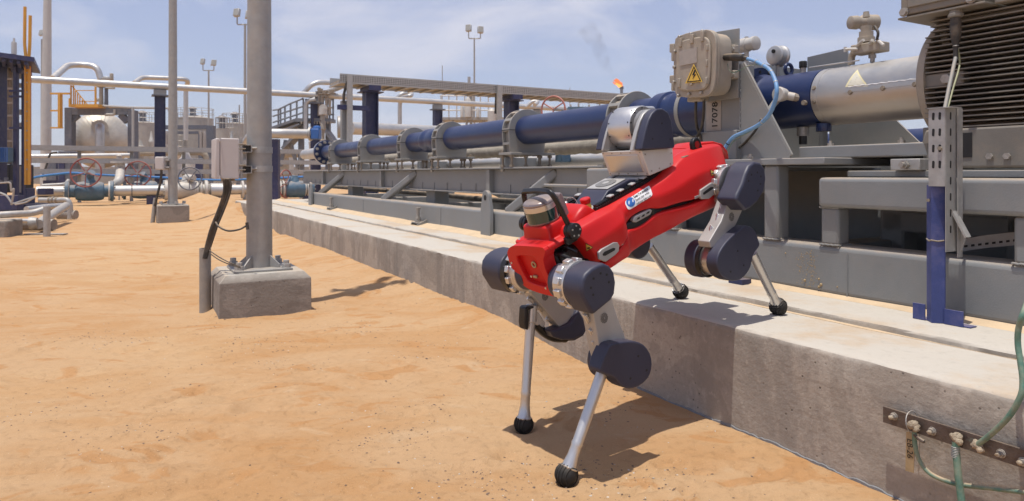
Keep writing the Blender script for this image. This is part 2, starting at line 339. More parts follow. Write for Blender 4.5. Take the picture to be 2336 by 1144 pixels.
# sand
def sand():
    m = bpy.data.materials.new('sand'); m.use_nodes = True; t = m.node_tree; t.nodes.clear(); L = t.links.new
    o = N(t, 'ShaderNodeOutputMaterial'); b = N(t, 'ShaderNodeBsdfPrincipled'); L(b.outputs[0], o.inputs[0]); b.inputs['Roughness'].default_value = .95; b.inputs['Specular IOR Level'].default_value = .15
    g = N(t, 'ShaderNodeNewGeometry'); P = g.outputs['Position']
    def noise(sc, det=8, ro=.6, vec=P, dist=0):
        n = N(t, 'ShaderNodeTexNoise'); n.inputs['Scale'].default_value = sc; n.inputs['Detail'].default_value = det; n.inputs['Roughness'].default_value = ro; n.inputs['Distortion'].default_value = dist; L(vec, n.inputs['Vector']); return n.outputs['Fac']
    def rng(x, a, c, lo=0, hi=1):
        n = N(t, 'ShaderNodeMapRange', interpolation_type='SMOOTHSTEP'); n.inputs['From Min'].default_value = a; n.inputs['From Max'].default_value = c; n.inputs['To Min'].default_value = lo; n.inputs['To Max'].default_value = hi; L(x, n.inputs['Value']); return n.outputs[0]
    def mix(f, A, B):
        n = N(t, 'ShaderNodeMix', data_type='RGBA'); L(f, n.inputs['Factor'])
        for s_, q in (('A', A), ('B', B)):
            if isinstance(q, tuple): n.inputs[s_].default_value = (*q, 1)
            else: L(q, n.inputs[s_])
        return n.outputs['Result']
    m1 = N(t, 'ShaderNodeMapping'); m1.inputs['Scale'].default_value = (.55, 1.2, 1); m1.inputs['Rotation'].default_value = (0, 0, .3); L(P, m1.inputs[0])
    c = mix(rng(noise(1.6, 9, .62, m1.outputs[0], .8), .40, .64), (.520, .332, .180), (.480, .272, .124))
    c = mix(rng(noise(.35, 6, .6), .45, .62, 0, .6), c, (.56, .375, .205))
    m4 = N(t, 'ShaderNodeMapping'); m4.inputs['Scale'].default_value = (1.0, 1.8, 1); m4.inputs['Rotation'].default_value = (0, 0, .35); L(P, m4.inputs[0])
    c = mix(rng(noise(2.6, 6, .55, m4.outputs[0], 1.2), .56, .63, 0, .75), c, (.47, .245, .10))
    c = mix(rng(noise(3.4, 7, .6, m4.outputs[0], .8), .60, .70, 0, .55), c, (.57, .40, .245))
    c = mix(rng(noise(260, 3, .7), .40, .75, 0, .30), c, (.34, .20, .10))
    c = mix(rng(noise(85, 4, .7),   .62, .74, 0, .11), c, (.38, .225, .12))
    c = mix(rng(noise(60, 4, .7, m4.outputs[0]), .60, .74, 0, .12), c, (.64, .47, .30))
    c = mix(rng(noise(150, 3, .7), .66, .74, 0, .55), c, (.80, .66, .50))
    L(c, b.inputs['Base Color'])
    m2 = N(t, 'ShaderNodeMapping'); m2.inputs['Scale'].default_value = (8, 34, 10); m2.inputs['Rotation'].default_value = (0, 0, .22); L(P, m2.inputs[0])
    rip = noise(1, 5, .6, m2.outputs[0], .9)
    a1 = N(t, 'ShaderNodeMath', operation='MULTIPLY_ADD'); L(rip, a1.inputs[0]); L(rng(noise(1.1), .45, .62, .15, 1.6), a1.inputs[1]); L(noise(330, 4, .7), a1.inputs[2])
    a2 = N(t, 'ShaderNodeMath', operation='ADD'); L(a1.outputs[0], a2.inputs[0]); L(rng(noise(38, 6, .68, P, .3), .50, .78, 0, 1.0), a2.inputs[1])
    bp = N(t, 'ShaderNodeBump'); bp.inputs['Strength'].default_value = .75; bp.inputs['Distance'].default_value = .006; L(a2.outputs[0], bp.inputs['Height']); L(bp.outputs[0], b.inputs['Normal'])
    M['sand'] = m
sand()
# ================================================================== SETTING: sand, plinth
def vnoise(x, y, seed=0):
    xi = np.floor(x).astype(np.int64); yi = np.floor(y).astype(np.int64); fx = x - xi; fy = y - yi
    fx = fx * fx * (3 - 2 * fx); fy = fy * fy * (3 - 2 * fy)
    def h(a, b):
        n = (a * 374761393 + b * 668265263 + seed * 974634777) & 0x7fffffff; n = (n ^ (n >> 13)) * 1274126177 & 0x7fffffff
        return ((n ^ (n >> 16)) & 0xffff) / 65535.0
    return (h(xi, yi) * (1 - fx) + h(xi + 1, yi) * fx) * (1 - fy) + (h(xi, yi + 1) * (1 - fx) + h(xi + 1, yi + 1) * fx) * fy
def fbm(x, y, o=4, seed=0):
    s = 0; a = 1; tot = 0
    for i in range(o): s = s + a * (vnoise(x, y, seed + i) - .5); tot += a; a *= .5; x = x * 2.03 + 7.1; y = y * 2.03 + 3.7
    return s / tot
DENTS = []           # (x, y, along, across, angle, depth)
for (u, v, l, wd, an, dp) in [(560, 905, .16, .06, .5, .016), (480, 900, .20, .05, .35, .012), (640, 930, .2, .05, .3, .010), (420, 945, .22, .05, .35, -.008), (200, 1020, .2, .05, .3, .010), (380, 1040, .22, .06, .2, .012), (470, 1050, .18, .05, .2, .010), (420, 1120, .2, .06, .5, .014),
                             (700, 950, .1, .05, .4, .008), (880, 840, .12, .05, .6, .010), (760, 780, .14, .05, .3, .010), (300, 800, .16, .05, .2, .010), (130, 860, .2, .06, .3, .010), (950, 1000, .14, .05, .5, .009), (1050, 1080, .12, .05, .3, .010),
                             (1270, 960, .05, .04, .4, .016), (1320, 975, .06, .04, .8, .014), (1590, 1075, .07, .04, .2, .012), (1680, 1040, .09, .04, .5, .010), (1530, 1060, .06, .04, .5, .012), (1450, 1115, .08, .04, .1, .010), (1760, 1080, .09, .045, .6, .010), (820, 1110, .14, .05, .3, .010), (620, 760, .12, .04, .3, .008), (340, 660, .2, .07, .3, .012), (250, 600, .3, .1, .3, .012), (880, 700, .2, .05, .6, .010), (150, 700, .25, .08, .2, .012), (1000, 870, .1, .04, .7, .008)]:
    g_ = gnd(u, v); DENTS.append((g_.x, g_.y, l, wd, an, dp))
_q = gnd(358, 511) + K.ax[1] * .26 - K.ax[0] * .26; q2x, q2y = _q.x, _q.y
rf = random.Random(77)
for i in range(95):       # old footprints, half filled by the wind
    Yf = rf.uniform(2.0, 6.5); uf = rf.uniform(-50, 1350 - Yf * 60); Xf = (uf - 1168) / FPX * Yf; DENTS.append((Xf, Yf, rf.uniform(.07, .14), rf.uniform(.035, .055), rf.gauss(.5, .5), rf.uniform(.005, .012)))
for i in range(30):
    DENTS.append((rf.uniform(.25, .95), rf.uniform(1.65, 2.05), rf.uniform(.02, .06), rf.uniform(.012, .03), rf.gauss(.3, .6), rf.uniform(.003, .007)))
def height(x, y):
    z = .030 * fbm(x * .55, y * .55, 3, 1) + .016 * fbm(x * 2.1, y * 3.0, 3, 9)
    rg = 1 - np.abs(2 * (vnoise(x * 1.6 + 3 * vnoise(x * .9, y * .9, 5), y * 5.2, 21) - .5)); z = z + .0045 * rg * (vnoise(x * .8, y * .8, 30))
    z = z + .0085 * fbm(x * 8, y * 13, 4, 13)
    ripm = np.clip((vnoise(x * .9, y * .9, 44) - .45) * 5, 0, 1)
    z = z + .0016 * ripm * np.sin((y * 1.0 - x * .28 + .12 * vnoise(x * 3, y * 3, 8)) * 110)
    # bank against the plinth
    t = (x - K.o.x) * K.ax[1].x + (y - K.o.y) * K.ax[1].y; a = (x - K.o.x) * K.ax[0].x + (y - K.o.y) * K.ax[0].y
    s = -a; bk = np.clip((s - .55) / 1.6, 0, 1); bk = bk * bk * (3 - 2 * bk)
    z = z + bk * (.072 + .014 * vnoise(s * 1.2, s * 0, 3)) * np.exp(-np.abs(t) / .28)
    z = z + np.exp(-((t + .10) / .07) ** 2) * bk * .012 * vnoise(x * 8, y * 8, 77)
    for (dx, dy, l, wd, an, dp) in DENTS:
        ca, sa = math.cos(an), math.sin(an); p = ((x - dx) * ca + (y - dy) * sa) / l; q = (-(x - dx) * sa + (y - dy) * ca) / wd
        r2 = p * p + q * q; dp = dp * 1.5; z = z - dp * np.exp(-r2 * 1.2) + dp * .55 * np.exp(-((np.sqrt(r2) - 1.25) / .35) ** 2)
    z = z + .27 * np.clip((s - 9.8) / 2.2, 0, 1) ** 1.5 * np.exp(-(np.abs(t + .05) / .42) ** 1.6)
    near = np.clip(1.0 - np.abs(y) * 0, 0, 1)
    for (px_, py_) in [(.154, 1.935), (.04, 2.325), (-1.6, 4.4), (-6.1, 12.5), (-1.9, 4.27)]:
        d = np.sqrt((x - px_) ** 2 + (y - py_) ** 2); z = z * (1 - np.exp(-(d / (.16 if py_ < 3 else .45)) ** 2))
    for (px_, py_) in [(.154, 1.935), (.04, 2.325)]:
        d = np.sqrt((x - px_) ** 2 + (y - py_) ** 2); z = z + .011 * np.exp(-((d - .050) / .018) ** 2) - .006 * np.exp(-(d / .03) ** 2)
    for (bx_, by_, hw) in [(-1.627, 4.395, .27), (q2x, q2y, .26)]:
        u_ = np.abs((x - bx_) * K.ax[1].x + (y - by_) * K.ax[1].y) - hw; v_ = np.abs((x - bx_) * K.ax[0].x + (y - by_) * K.ax[0].y) - hw
        d = np.sqrt(np.maximum(u_, 0) ** 2 + np.maximum(v_, 0) ** 2); z = z + (.022 + .03 * (vnoise(x * 5, y * 5, 91) - .4)) * np.exp(-d / .055)
    return z * near
ys = [1.45]
while ys[-1] < 9: ys.append(ys[-1] * 1.0075)
while ys[-1] < 900: ys.append(ys[-1] * 1.09)
lo = [1.40]; st = .06
while lo[-1] > -60: lo.append(lo[-1] - st); st *= 1.25
ys = np.array(lo[::-1] + ys)
xs = [-2.3]
while xs[-1] < 1.3: xs.append(xs[-1] + .013)
st = .014
while xs[-1] < 600: xs.append(xs[-1] + st); st *= 1.08
lf = []; c_ = -2.3; st = .014
while c_ > -600: c_ -= st; lf.append(c_); st *= (1.02 if c_ > -9 else 1.12)
xs = np.array(lf[::-1] + xs)
GX, GY = np.meshgrid(xs, ys); GZ = height(GX, GY)
far = np.clip((GY - 45) / 100, 0, 1); GZ = GZ + far * (3.0 * (fbm(GX * .012, GY * .02, 3, 70) + .12)) * np.clip(GY / 300, .2, 1)
nx, ny = len(xs), len(ys)
me = bpy.data.meshes.new('sand_ground')
co = np.stack([GX.ravel(), GY.ravel(), GZ.ravel()], 1); me.vertices.add(nx * ny); me.vertices.foreach_set('co', co.ravel())
i0 = (np.arange(ny - 1)[:, None] * nx + np.arange(nx - 1)[None, :]).ravel()
q = np.stack([i0, i0 + 1, i0 + nx + 1, i0 + nx], 1); me.loops.add(q.size); me.loops.foreach_set('vertex_index', q.ravel().astype(np.int32))
me.polygons.add(len(q)); me.polygons.foreach_set('loop_start', (np.arange(len(q)) * 4).astype(np.int32)); me.polygons.foreach_set('use_smooth', np.ones(len(q), bool))
me.update(calc_edges=True); me.materials.append(M['sand'])
g0 = bpy.data.objects.new('sand_ground', me); COL.objects.link(g0); kind(g0, 'structure')
def hz(x, y): return float(height(np.array([x], float), np.array([y], float))[0])
# pebbles and shell bits lying on the sand: uncountable
def pebbles(name, n, m, sz, seed):
    rs = random.Random(seed); mb = MB(); xs_, ys_, ss = [], [], []
    for i in range(n):
        Y = 1.7 + 6.5 * rs.random() ** 1.8; u = rs.uniform(-30, 1750); X = (u - 1168) / FPX * Y
        if rs.random() < .45:
            cx, cy = [(-1.4, 2.9), (-.7, 3.1), (-1.9, 3.6), (-.2, 2.2), (.5, 2.0), (-1.2, 4.0)][rs.randrange(6)]; X = rs.gauss(cx, .35); Y = rs.gauss(cy, .3)
        t = (X - K.o.x) * K.ax[1].x + (Y - K.o.y) * K.ax[1].y
        if t > -.03 or Y < 1.6: continue
        dn = float(vnoise(np.array([X * 2.3]), np.array([Y * 3.1]), 55)[0]) * .6 + float(vnoise(np.array([X * 7.]), np.array([Y * 9.]), 56)[0]) * .4
        if rs.random() > max(.04, (dn - .5) * 4.2): continue
        xs_.append(X); ys_.append(Y); ss.append(sz * (.5 + rs.random() ** 3 * 2.2))
    zs = height(np.array(xs_), np.array(ys_))
    for X, Y, Z, r in zip(xs_, ys_, zs, ss):
        an = rs.random() * 6.28; ax, ay, az = r * rs.uniform(.8, 1.6), r * rs.uniform(.6, 1), r * rs.uniform(.35, .8)
        ca, sa = math.cos(an), math.sin(an); pts = []
        for dx, dy, dz in ((1, 0, 0), (.3, .9, .1), (-.8, .5, 0), (-.9, -.4, .1), (.2, -1, 0), (.1, .1, 1)):
            dx *= ax * rs.uniform(.8, 1.2); dy *= ay; dz *= az; pts.append((X + dx * ca - dy * sa, Y + dx * sa + dy * ca, Z + dz + az * .1))
        mb.add(pts, [(0, 1, 5), (1, 2, 5), (2, 3, 5), (3, 4, 5), (4, 0, 5)])
    return kind(mb.build(name, m, smooth=False), 'stuff', label=('small pale shell bits and pebbles scattered on the orange sand' if 'shell' in name else 'small dark pebbles and clods scattered on the orange sand'), category='pebbles')
pebbles('shell_bits', 5000, 'shell_pebble', .0016, 3)
pebbles('pebbles', 13000, 'dark_pebble', .0019, 4)
# plinth: profile (t, z) swept along a with a slightly rough edge
def swept(prof, a0, a1, step, jit, seed):
    rs = random.Random(seed); mb = MB(); rings = []; n = int((a1 - a0) / step); dr = [[0, 0] for _ in prof]
    for i in range(n + 1):
        a = a0 + (a1 - a0) * i / n; ring = []
        for j, (t, z, jj) in enumerate(prof):
            dr[j][0] = dr[j][0] * .72 + rs.gauss(0, jit * jj); dr[j][1] = dr[j][1] * .72 + rs.gauss(0, jit * jj)
            ring.append(K.p(a, t + dr[j][0], z + dr[j][1]))
        rings.append(ring)
    mb.hull_ring(rings, True, True); return mb
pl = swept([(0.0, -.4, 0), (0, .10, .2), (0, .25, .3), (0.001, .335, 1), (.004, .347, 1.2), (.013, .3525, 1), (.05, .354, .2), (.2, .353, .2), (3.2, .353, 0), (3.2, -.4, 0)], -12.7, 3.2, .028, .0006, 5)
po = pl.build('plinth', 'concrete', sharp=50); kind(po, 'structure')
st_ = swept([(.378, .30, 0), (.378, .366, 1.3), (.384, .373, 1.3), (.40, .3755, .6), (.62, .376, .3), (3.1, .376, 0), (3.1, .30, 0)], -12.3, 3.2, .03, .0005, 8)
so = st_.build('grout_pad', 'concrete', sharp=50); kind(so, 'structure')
rs = random.Random(31); mb = MB(); rings = []; zc = .01
for i in range(265):
    a = -.55 + i * .0125; zc = min(.010, max(.001, zc + rs.gauss(0, .0022))); g_ = K.p(a, -.004, 0); h0 = hz(g_.x, g_.y)
    rings.append([K.p(a, -.0035, h0 - .05), K.p(a, -.0035, h0 + zc - .002), K.p(a, .002, h0 + zc), K.p(a, .002, h0 - .05)])
mb.hull_ring(rings, True, True); kind(mb.build('plinth_coating', 'grey_coating'), 'structure')
# wind-blown sand lying on the pad along the rail
rs = random.Random(11); mb = MB(); rings = []
n = 420
for i in range(n + 1):
    a = -12 + 14.6 * i / n; h = .012 + .022 * max(0, fbm(np.array([a * 1.3]), np.array([.5]), 3, 3)[0] + .2) + (.012 if a < -2.6 else 0)
    wd = .03 + .08 * max(0, fbm(np.array([a * 1.1]), np.array([4.5]), 3, 6)[0] + .28) + (.05 if a < -2.6 else 0)
    rings.append([K.p(a, .70, .376 + h), K.p(a, .70 - wd * .4, .376 + h * .55), K.p(a, .70 - wd, .3765), K.p(a, .70 - wd, .370), K.p(a, .705, .370)])
mb.hull_ring(rings, True, True); kind(mb.build('sand_drift', 'pale_sand'), 'stuff', label='pale orange sand blown along the foot of the grey skid rail', category='sand')
rings = []
for i in range(n + 1):
    a = -12 + 14.6 * i / n; h = .002 + .006 * max(0, fbm(np.array([a * 1.7]), np.array([8.5]), 3, 31)[0] + .1)
    wd = .004 + .09 * max(0, fbm(np.array([a * 1.5]), np.array([14.5]), 3, 36)[0] + .02)
    rings.append([K.p(a, .380, .353 + h), K.p(a, .378 - wd * .4, .353 + h * .5), K.p(a, .378 - wd, .3545), K.p(a, .378 - wd, .350), K.p(a, .385, .350)])
mb = MB(); mb.hull_ring(rings, True, True); kind(mb.build('sand_drift', 'pale_sand'), 'stuff', label='thin orange sand lying along the low kerb step of the plinth', category='sand')
# ================================================================== SKID FRAME
GR = 'skid_grey'
sk = thing('pump_skid', 'long grey welded steel skid frame standing on the concrete plinth', 'steel frame', K.p(-4, .75, .376))
def rbox(name, a0, a1, t0, t1, z0, z1, m=GR, par=None, bv=.012, seg=3):
    return MB().box(K, a0, a1, t0, t1, z0, z1).build(name, m, par if par is not None else sk, bevel=bv, seg=seg)
rbox('bottom_rail', -9.30, 2.6, .70, .85, .377, .587, bv=.024, seg=4)
rbox('bottom_rail', -9.30, 2.6, 1.95, 2.10, .377, .587, bv=.02)
for a in (-9.2, -7.4, -5.3, -3.3, -2.0, -.42, 1.4): rbox('cross_member', a - .07, a + .07, .852, 1.948, .377, .56)
# main I-beam that carries the pump
for t0, t1 in ((1.0, 1.012), ):
    mb = MB().box(K, -11.3, -2.15, 1.00, 1.014, .712, .918); mb.box(K, -11.3, -2.15, 1.016, 1.30, .86, .875)
    mb.build('main_beam', GR, sk, bevel=.002)
MB().box(K, -11.35, -1.9, .93, 1.32, .920, .935).build('top_flange', GR, sk, bevel=.004)
MB().box(K, -11.3, -2.15, .95, 1.07, .700, .712).build('lower_flange', GR, sk, bevel=.003)
rbox('main_beam', -11.3, -2.15, 1.22, 1.235, .712, .918)
a = -11.0; k = 0
while a < -2.3:
    big = k % 9 == 4  # big ones are stiffeners; thin pale ones stand in for reflections on the web
    MB().box(K, a - (.03 if big else .002), a + (.03 if big else .002), .952 if big else .994, .999, .7125, .9175 if big else .79).build('stiffener_and_glint', 'clamp_grey', sk)
    a += .33; k += 1
# diagonal struts, front and back
for a0, a1 in ((-9.05, -8.55), (-6.05, -5.6), (-3.05, -2.72)):
    MB().beam(K.p(a0, .775, .575), K.p(a1, 1.03, .90), .085, .075).build('strut', GR, sk, bevel=.015)
    MB().beam(K.p(a0 + .9, 2.02, .575), K.p(a1 + .6, 1.26, .86), .085, .075).build('strut', GR, sk, bevel=.015)
for a in (-8.4, -5.3, -2.7):
    MB().box(K, a - .12, a + .12, 1.05, 1.22, .45, .71).build('pedestal', GR, sk, bevel=.01)
# lifting lugs
for a in (-9.27, -3.21):
    pts = [(a - .085, .3765), (a + .085, .3765), (a + .085, .60), (a + .06, .68)] + [(a + .058 * math.cos(q), .69 + .058 * math.sin(q)) for q in [i * math.pi / 8 for i in range(9)]] + [(a - .06, .68), (a - .085, .60)]
    o = MB().prism(K, pts, 1, .655, .688).build('lifting_lug', GR, sk, bevel=.005)
    MB().cyl(K.p(a, .6535, .69), K.p(a, .6895, .69), .022, 20).build('lug_hole', 'black', o)
# jacking brackets
for a in (-4.62, -7.9):
    mb = MB()
    for s_ in (-1, 1): mb.prism(K, [(.60, .377), (.699, .377), (.699, .44), (.60, .395)], 0, a + s_ * .085 - .006, a + s_ * .085 + .006)
    mb.box(K, a - .078, a + .078, .60, .699, .40, .412)
    o = mb.build('jacking_bracket', GR, sk, bevel=.002)
    mb = MB().cyl(K.p(a, .64, .38), K.p(a, .64, .53), .016, 14); mb.hexn(K.p(a, .64, .53), (0, 0, 1), .028, .022); mb.hexn(K.p(a, .64, .413), (0, 0, 1), .03, .02); mb.hexn(K.p(a, .64, .438), (0, 0, 1), .028, .02)
    mb.build('jack_bolt', 'steel_bolt', o, bevel=.001)
# box beam under the middle, its pedestal legs
rbox('box_beam', -1.90, -.525, .70, .84, .79, .915, bv=.016, seg=3)
rbox('leg', -.515, -.435, .70, .775, .586, .918, bv=.010)
rbox('leg', -1.16, -1.08, .70, .775, .586, .79, bv=.010)
MB().box(K, -.9, -.19, .68, 1.55, .919, .948).build('pedestal_plate', GR, sk, bevel=.004)
MB().box(K, -.455, .22, .86, 1.55, .949, 1.003).build('pedestal_plate', GR, sk, bevel=.006)
MB().cyl(K.p(-2.42, .72, .80), K.p(-1.905, .72, .80), .011, 12).build('tie_rod', GR, sk)
# motor end: upper beam with legs
rbox('box_beam', -.222, 2.5, .68, .82, .742, .865, bv=.017, seg=4)
MB().box(K, -.20, 2.5, .84, 1.5, .866, .893).build('deck_plate', GR, sk, bevel=.004)
rbox('leg', -.222, -.140, .70, .775, .586, .7415, bv=.012)
rbox('leg', .489, .57, .70, .775, .586, .7415, bv=.012)
rbox('leg', 1.5, 1.58, .70, .775, .586, .7415, bv=.016)
for a in (-.35, .2, .7, 1.4): rbox('rear_leg', a - .06, a + .06, 1.4, 1.52, .41, .866)
rbox('box_beam', -.4, 2.5, 1.40, 1.53, .60, .70)
MB().box(K, -2.0, -.53, .86, 2.0, .895, .912).build('deck_plate', GR, sk)
MB().box(K, -2.2, 2.5, 1.6, 1.612, .40, .94).build('added_back_sheet', GR, sk)  # added sheet closing the gaps so the inside of the skid stays dark
for (x0, x1, z) in ((-.515, -.435, .588), (-.222, -.14, .588), (-1.16, -1.08, .588), (.489, .57, .588), (-.222, -.14, .741)):
    P = [K.p(x0 - .002, .698, z), K.p(x1 + .002, .698, z), K.p(x1 + .002, .777, z), K.p(x0 - .002, .777, z)]; Q = []
    for q in range(4):
        for w_ in range(10): Q.append(P[q] + (P[(q + 1) % 4] - P[q]) * (w_ / 10) + Vector((0, 0, .0012 * math.sin(w_ * 2.4 + q))))
    Q.append(Q[0]); MB().tube(Q, .0042, 6).build('weld_bead', GR, sk)
for a in (-8.0, -6.6, -4.2, -2.7, -1.5, -.1, .9): MB().tube([K.p(a, .6985, .38 + i * .018) + K.ax[0] * .001 * math.sin(i * 2.3) for i in range(11)], .003, 6).build('weld_bead', GR, sk)
for a, z in ((-.8, .95), (-.60, .95), (-.32, 1.005), (.0, 1.005)): 
    mb = MB().hexn(K.p(a, .71 if z < 1 else .90, z - .0015), (0, 0, 1), .014, .012); mb.cyl(K.p(a, .71 if z < 1 else .90, z), K.p(a, .71 if z < 1 else .90, z + .022), .007, 8); mb.build('bolt', 'steel_bolt', sk)
# ================================================================== PUMP
PT, PZ = 1.10, 1.245
AX = K.ax[0]
def ap(a, dt=0, dz=0): return K.p(a, PT + dt, PZ + dz)
pu = thing('horizontal_pump', 'long horizontal multistage pump of blue pipe, grey saddle clamps and bare metal shroud', 'pump', K.p(-5, PT, .94))
def ring_part(name, prof, m, par=None, n=40, **kw): return MB().lathe(ap(0), AX, prof, n).build(name, m, par or pu, **kw)
segs = [(-9.9, -7.6, .113), (-7.4, -5.98, .113), (-5.90, -5.0, .113), (-4.8, -3.4, .119), (-3.3, -1.95, .120), (-1.85, -1.60, .120)]
for a0, a1, r in segs: ring_part('casing', [(a0, r), (a1, r)], 'pump_blue', bevel=.002)
ring_part('coupling', [(-5.50, .118), (-5.46, .130), (-5.40, .130), (-5.37, .120), (-5.30, .120), (-5.27, .128), (-5.13, .128), (-5.10, .118)], 'pump_blue')
ring_part('coupling', [(-1.64, .124), (-1.63, .140), (-1.54, .142), (-1.53, .128), (-1.45, .130), (-1.44, .146), (-1.12, .147), (-1.10, .138), (-.92, .138)], 'pump_blue')
ring_part('casing', [(-1.1, .132), (-.96, .132), (-.955, .137), (-.9, .137)], 'pump_blue')
ring_part('band', [(-1.375, .140), (-1.375, .1505), (-1.345, .1505), (-1.345, .140)], 'clamp_grey')
# discharge end flange and pipe
fl = ring_part('flange', [(-10.05, .205), (-9.99, .205)], 'pump_blue', bevel=.004)
f2 = ring_part('flange', [(-10.12, .20), (-10.06, .20)], 'cladding', bevel=.004)
mb = MB()
for k in range(12):
    q = k * math.pi / 6 + .2; p = ap(-9.985, .168 * math.cos(q), .168 * math.sin(q)); mb.hexn(p, AX, .026, .03); mb.cyl(p, p + AX * .055, .013, 8)
mb.build('bolts', 'steel_bolt', fl)
ring_part('discharge_pipe', [(-11.6, .095), (-10.35, .10), (-10.13, .10)], 'cladding')
# saddle clamps
for ci, a in enumerate((-1.93, -3.36, -4.90, -5.96, -7.54, -9.12)):
    hw = .062
    R = .178; base = 1.058
    def outl(R_, bw, zb): return [(PT + R_ * math.cos(q), PZ + R_ * math.sin(q)) for q in [i * math.pi / 20 for i in range(21)]] + [(PT - R_, PZ - .04), (PT - bw, zb), (PT + bw, zb), (PT + R_, PZ - .04)]
    mb = MB()
    for s0, s1 in ((-hw, -hw + .014), (hw - .014, hw)): mb.prism(K, outl(R, .165, base), 0, a + s0, a + s1)
    mb.prism(K, outl(R - .03, .14, base), 0, a - hw + .012, a + hw - .012)
    for q in [i * math.pi / 6 for i in range(7)]:
        c, s_ = math.cos(q), math.sin(q)
        mb.beam(ap(a - hw + .01, (R - .014) * c, (R - .014) * s_), ap(a + hw - .01, (R - .014) * c, (R - .014) * s_), .026, .024, up=K.ax[1] * c + Vector((0, 0, s_)))
    for s_ in (-1, 1): mb.box(K, a - hw + .01, a + hw - .01, PT + s_ * .172 - .006, PT + s_ * .172 + .004, 1.12, 1.14)
    cl = mb.build('saddle_clamp', 'clamp_grey', pu, bevel=.0025)
    MB().box(K, a - hw - .002, a + hw + .002, PT - R - .003, PT + R + .003, PZ - .003, PZ + .0015).build('split_line', 'black', cl)
    bp_ = MB().box(K, a - .10, a + .12, PT - .19, PT + .235, 1.036, 1.0575).build('base_plate', 'clamp_grey', pu, bevel=.003)
    for ta in (-.07, .085):
        for tt in (-.165, .205) if ta < 0 else (-.165, -.03, .10, .205):
            mb = MB(); p = K.p(a + ta, PT + tt, .90); lowb = ta > 0 and abs(tt) < .2
            if not lowb: mb.cyl(p, p + Vector((0, 0, .185)), .0105, 10); mb.hexn(K.p(a + ta, PT + tt, 1.058), (0, 0, 1), .024, .02)
            else: mb.cyl(p + Vector((0, 0, .035)), p + Vector((0, 0, .136)), .0105, 10)
            mb.hexn(K.p(a + ta, PT + tt, 1.014), (0, 0, 1), .022, .02)
            mb.hexn(K.p(a + ta, PT + tt, .936), (0, 0, 1), .022, .02)
            if not lowb: mb.hexn(K.p(a + ta, PT + tt, .898), (0, 0, 1), .022, .02)
            mb.build('stud', 'rusty_bolt', bp_, bevel=.001)
# bearing housing and shroud
ring_part('flange', [(-1.06, .10), (-1.06, .178), (-1.02, .178), (-1.02, .10)], 'pump_blue')
hf = ring_part('flange', [(-.90, .12), (-.90, .195), (-.865, .195), (-.865, .12)], 'pump_blue')
mb = MB()
for k in range(16):
    q = k * math.pi / 8 + .1; p = ap(-.866, .172 * math.cos(q), .172 * math.sin(q)); mb.cyl(p, p + AX * .003, .009, 10)
mb.build('bolt_holes', 'black', hf)
ring_part('bearing_housing', [(-.862, .13), (-.862, .152), (-.84, .156), (-.80, .142), (-.78, .136), (-.476, .136), (-.474, .13)], 'pump_blue')
sh = ring_part('shroud', [(-.472, .128), (-.472, .1335), (.078, .1340), (.078, .125)], 'alu')
MB().lathe(ap(0), AX, [(-.4715, .134), (-.471, .1352), (-.44, .1352), (-.439, .134)], 48, caps=False).build('seam_band', 'alu', sh)
# seam strip along the near side of the shroud, facing the camera
mb = MB()
for i in range(24):
    a0 = -.30 + i * .0142; q0 = math.pi + .02
    for (qa, qb) in ((math.pi - .02, math.pi + .16),):
        ring = [[ap(aa, .1352 * math.cos(qq), -.1352 * math.sin(qq)) for qq in (qa, (qa + qb) / 2, qb)] for aa in (a0, a0 + .0142)]
        if i == 0: strip = []
        strip.append(ring[0])
strip.append(ring[1]); mb.hull_ring(strip, False, False); mb.build('seam_strip', 'alu', sh)
mb = MB(); pts = [ap(-.28 + i * .011, .1345 * math.cos(math.pi + .15 + .01 * math.sin(i * 1.7)), .1345 * math.sin(math.pi - .15 + .01 * math.sin(i * 1.7))) for i in range(29)]
mb.tube(pts, [.0022 + .0008 * math.sin(i * 2.3) for i in range(29)], 6); mb.build('sealant_bead', 'sticker_white', sh)
mb = MB()
for aa, zz in ((-.455, .035), (-.455, -.03), (-.27, -.005), (-.12, -.003), (.015, -.002)):
    dt = -math.sqrt(.134 ** 2 - zz ** 2); n_ = (K.ax[1] * dt + Vector((0, 0, zz))).normalized(); mb.hexn(ap(aa, dt, zz), n_, .009, .007); mb.cyl(ap(aa, dt, zz), ap(aa, dt, zz) + n_ * .002, .011, 12)
mb.build('screws', 'rusty_bolt', sh)
# warning triangle on the shroud, curved with it
def on_shroud(a, z, r=.1345):
    dt = -math.sqrt(max(r * r - z * z, 0)); return ap(a, dt, z)
def cyl_hit(u, v, r=.1345):
    t = PT - r
    for _ in range(8):
        h = K.hit(u, v, 1, t); z = max(-r * .98, min(r * .98, h[2] - PZ)); t = PT - math.sqrt(r * r - z * z)
    return h[0], z
T3 = [cyl_hit(1930, 198), cyl_hit(1979, 196), cyl_hit(1956, 161)]
def tri_patch(sc, r):
    cx = sum(p[0] for p in T3) / 3; cz = sum(p[1] for p in T3) / 3; P = [(cx + (p[0] - cx) * sc, cz + (p[1] - cz) * sc) for p in T3]; mb = MB(); m = 12; vs_ = []; idx = {}
    for i in range(m + 1):
        for j in range(m + 1 - i):
            w0, w1 = i / m, j / m; w2 = 1 - w0 - w1; idx[i, j] = len(vs_); vs_.append(on_shroud(P[0][0] * w0 + P[1][0] * w1 + P[2][0] * w2, P[0][1] * w0 + P[1][1] * w1 + P[2][1] * w2, r))
    fs = []
    for i in range(m):
        for j in range(m - i):
            fs.append((idx[i, j], idx[i + 1, j], idx[i, j + 1]))
            if j < m - i - 1: fs.append((idx[i + 1, j], idx[i + 1, j + 1], idx[i, j + 1]))
    return mb.add(vs_, fs)
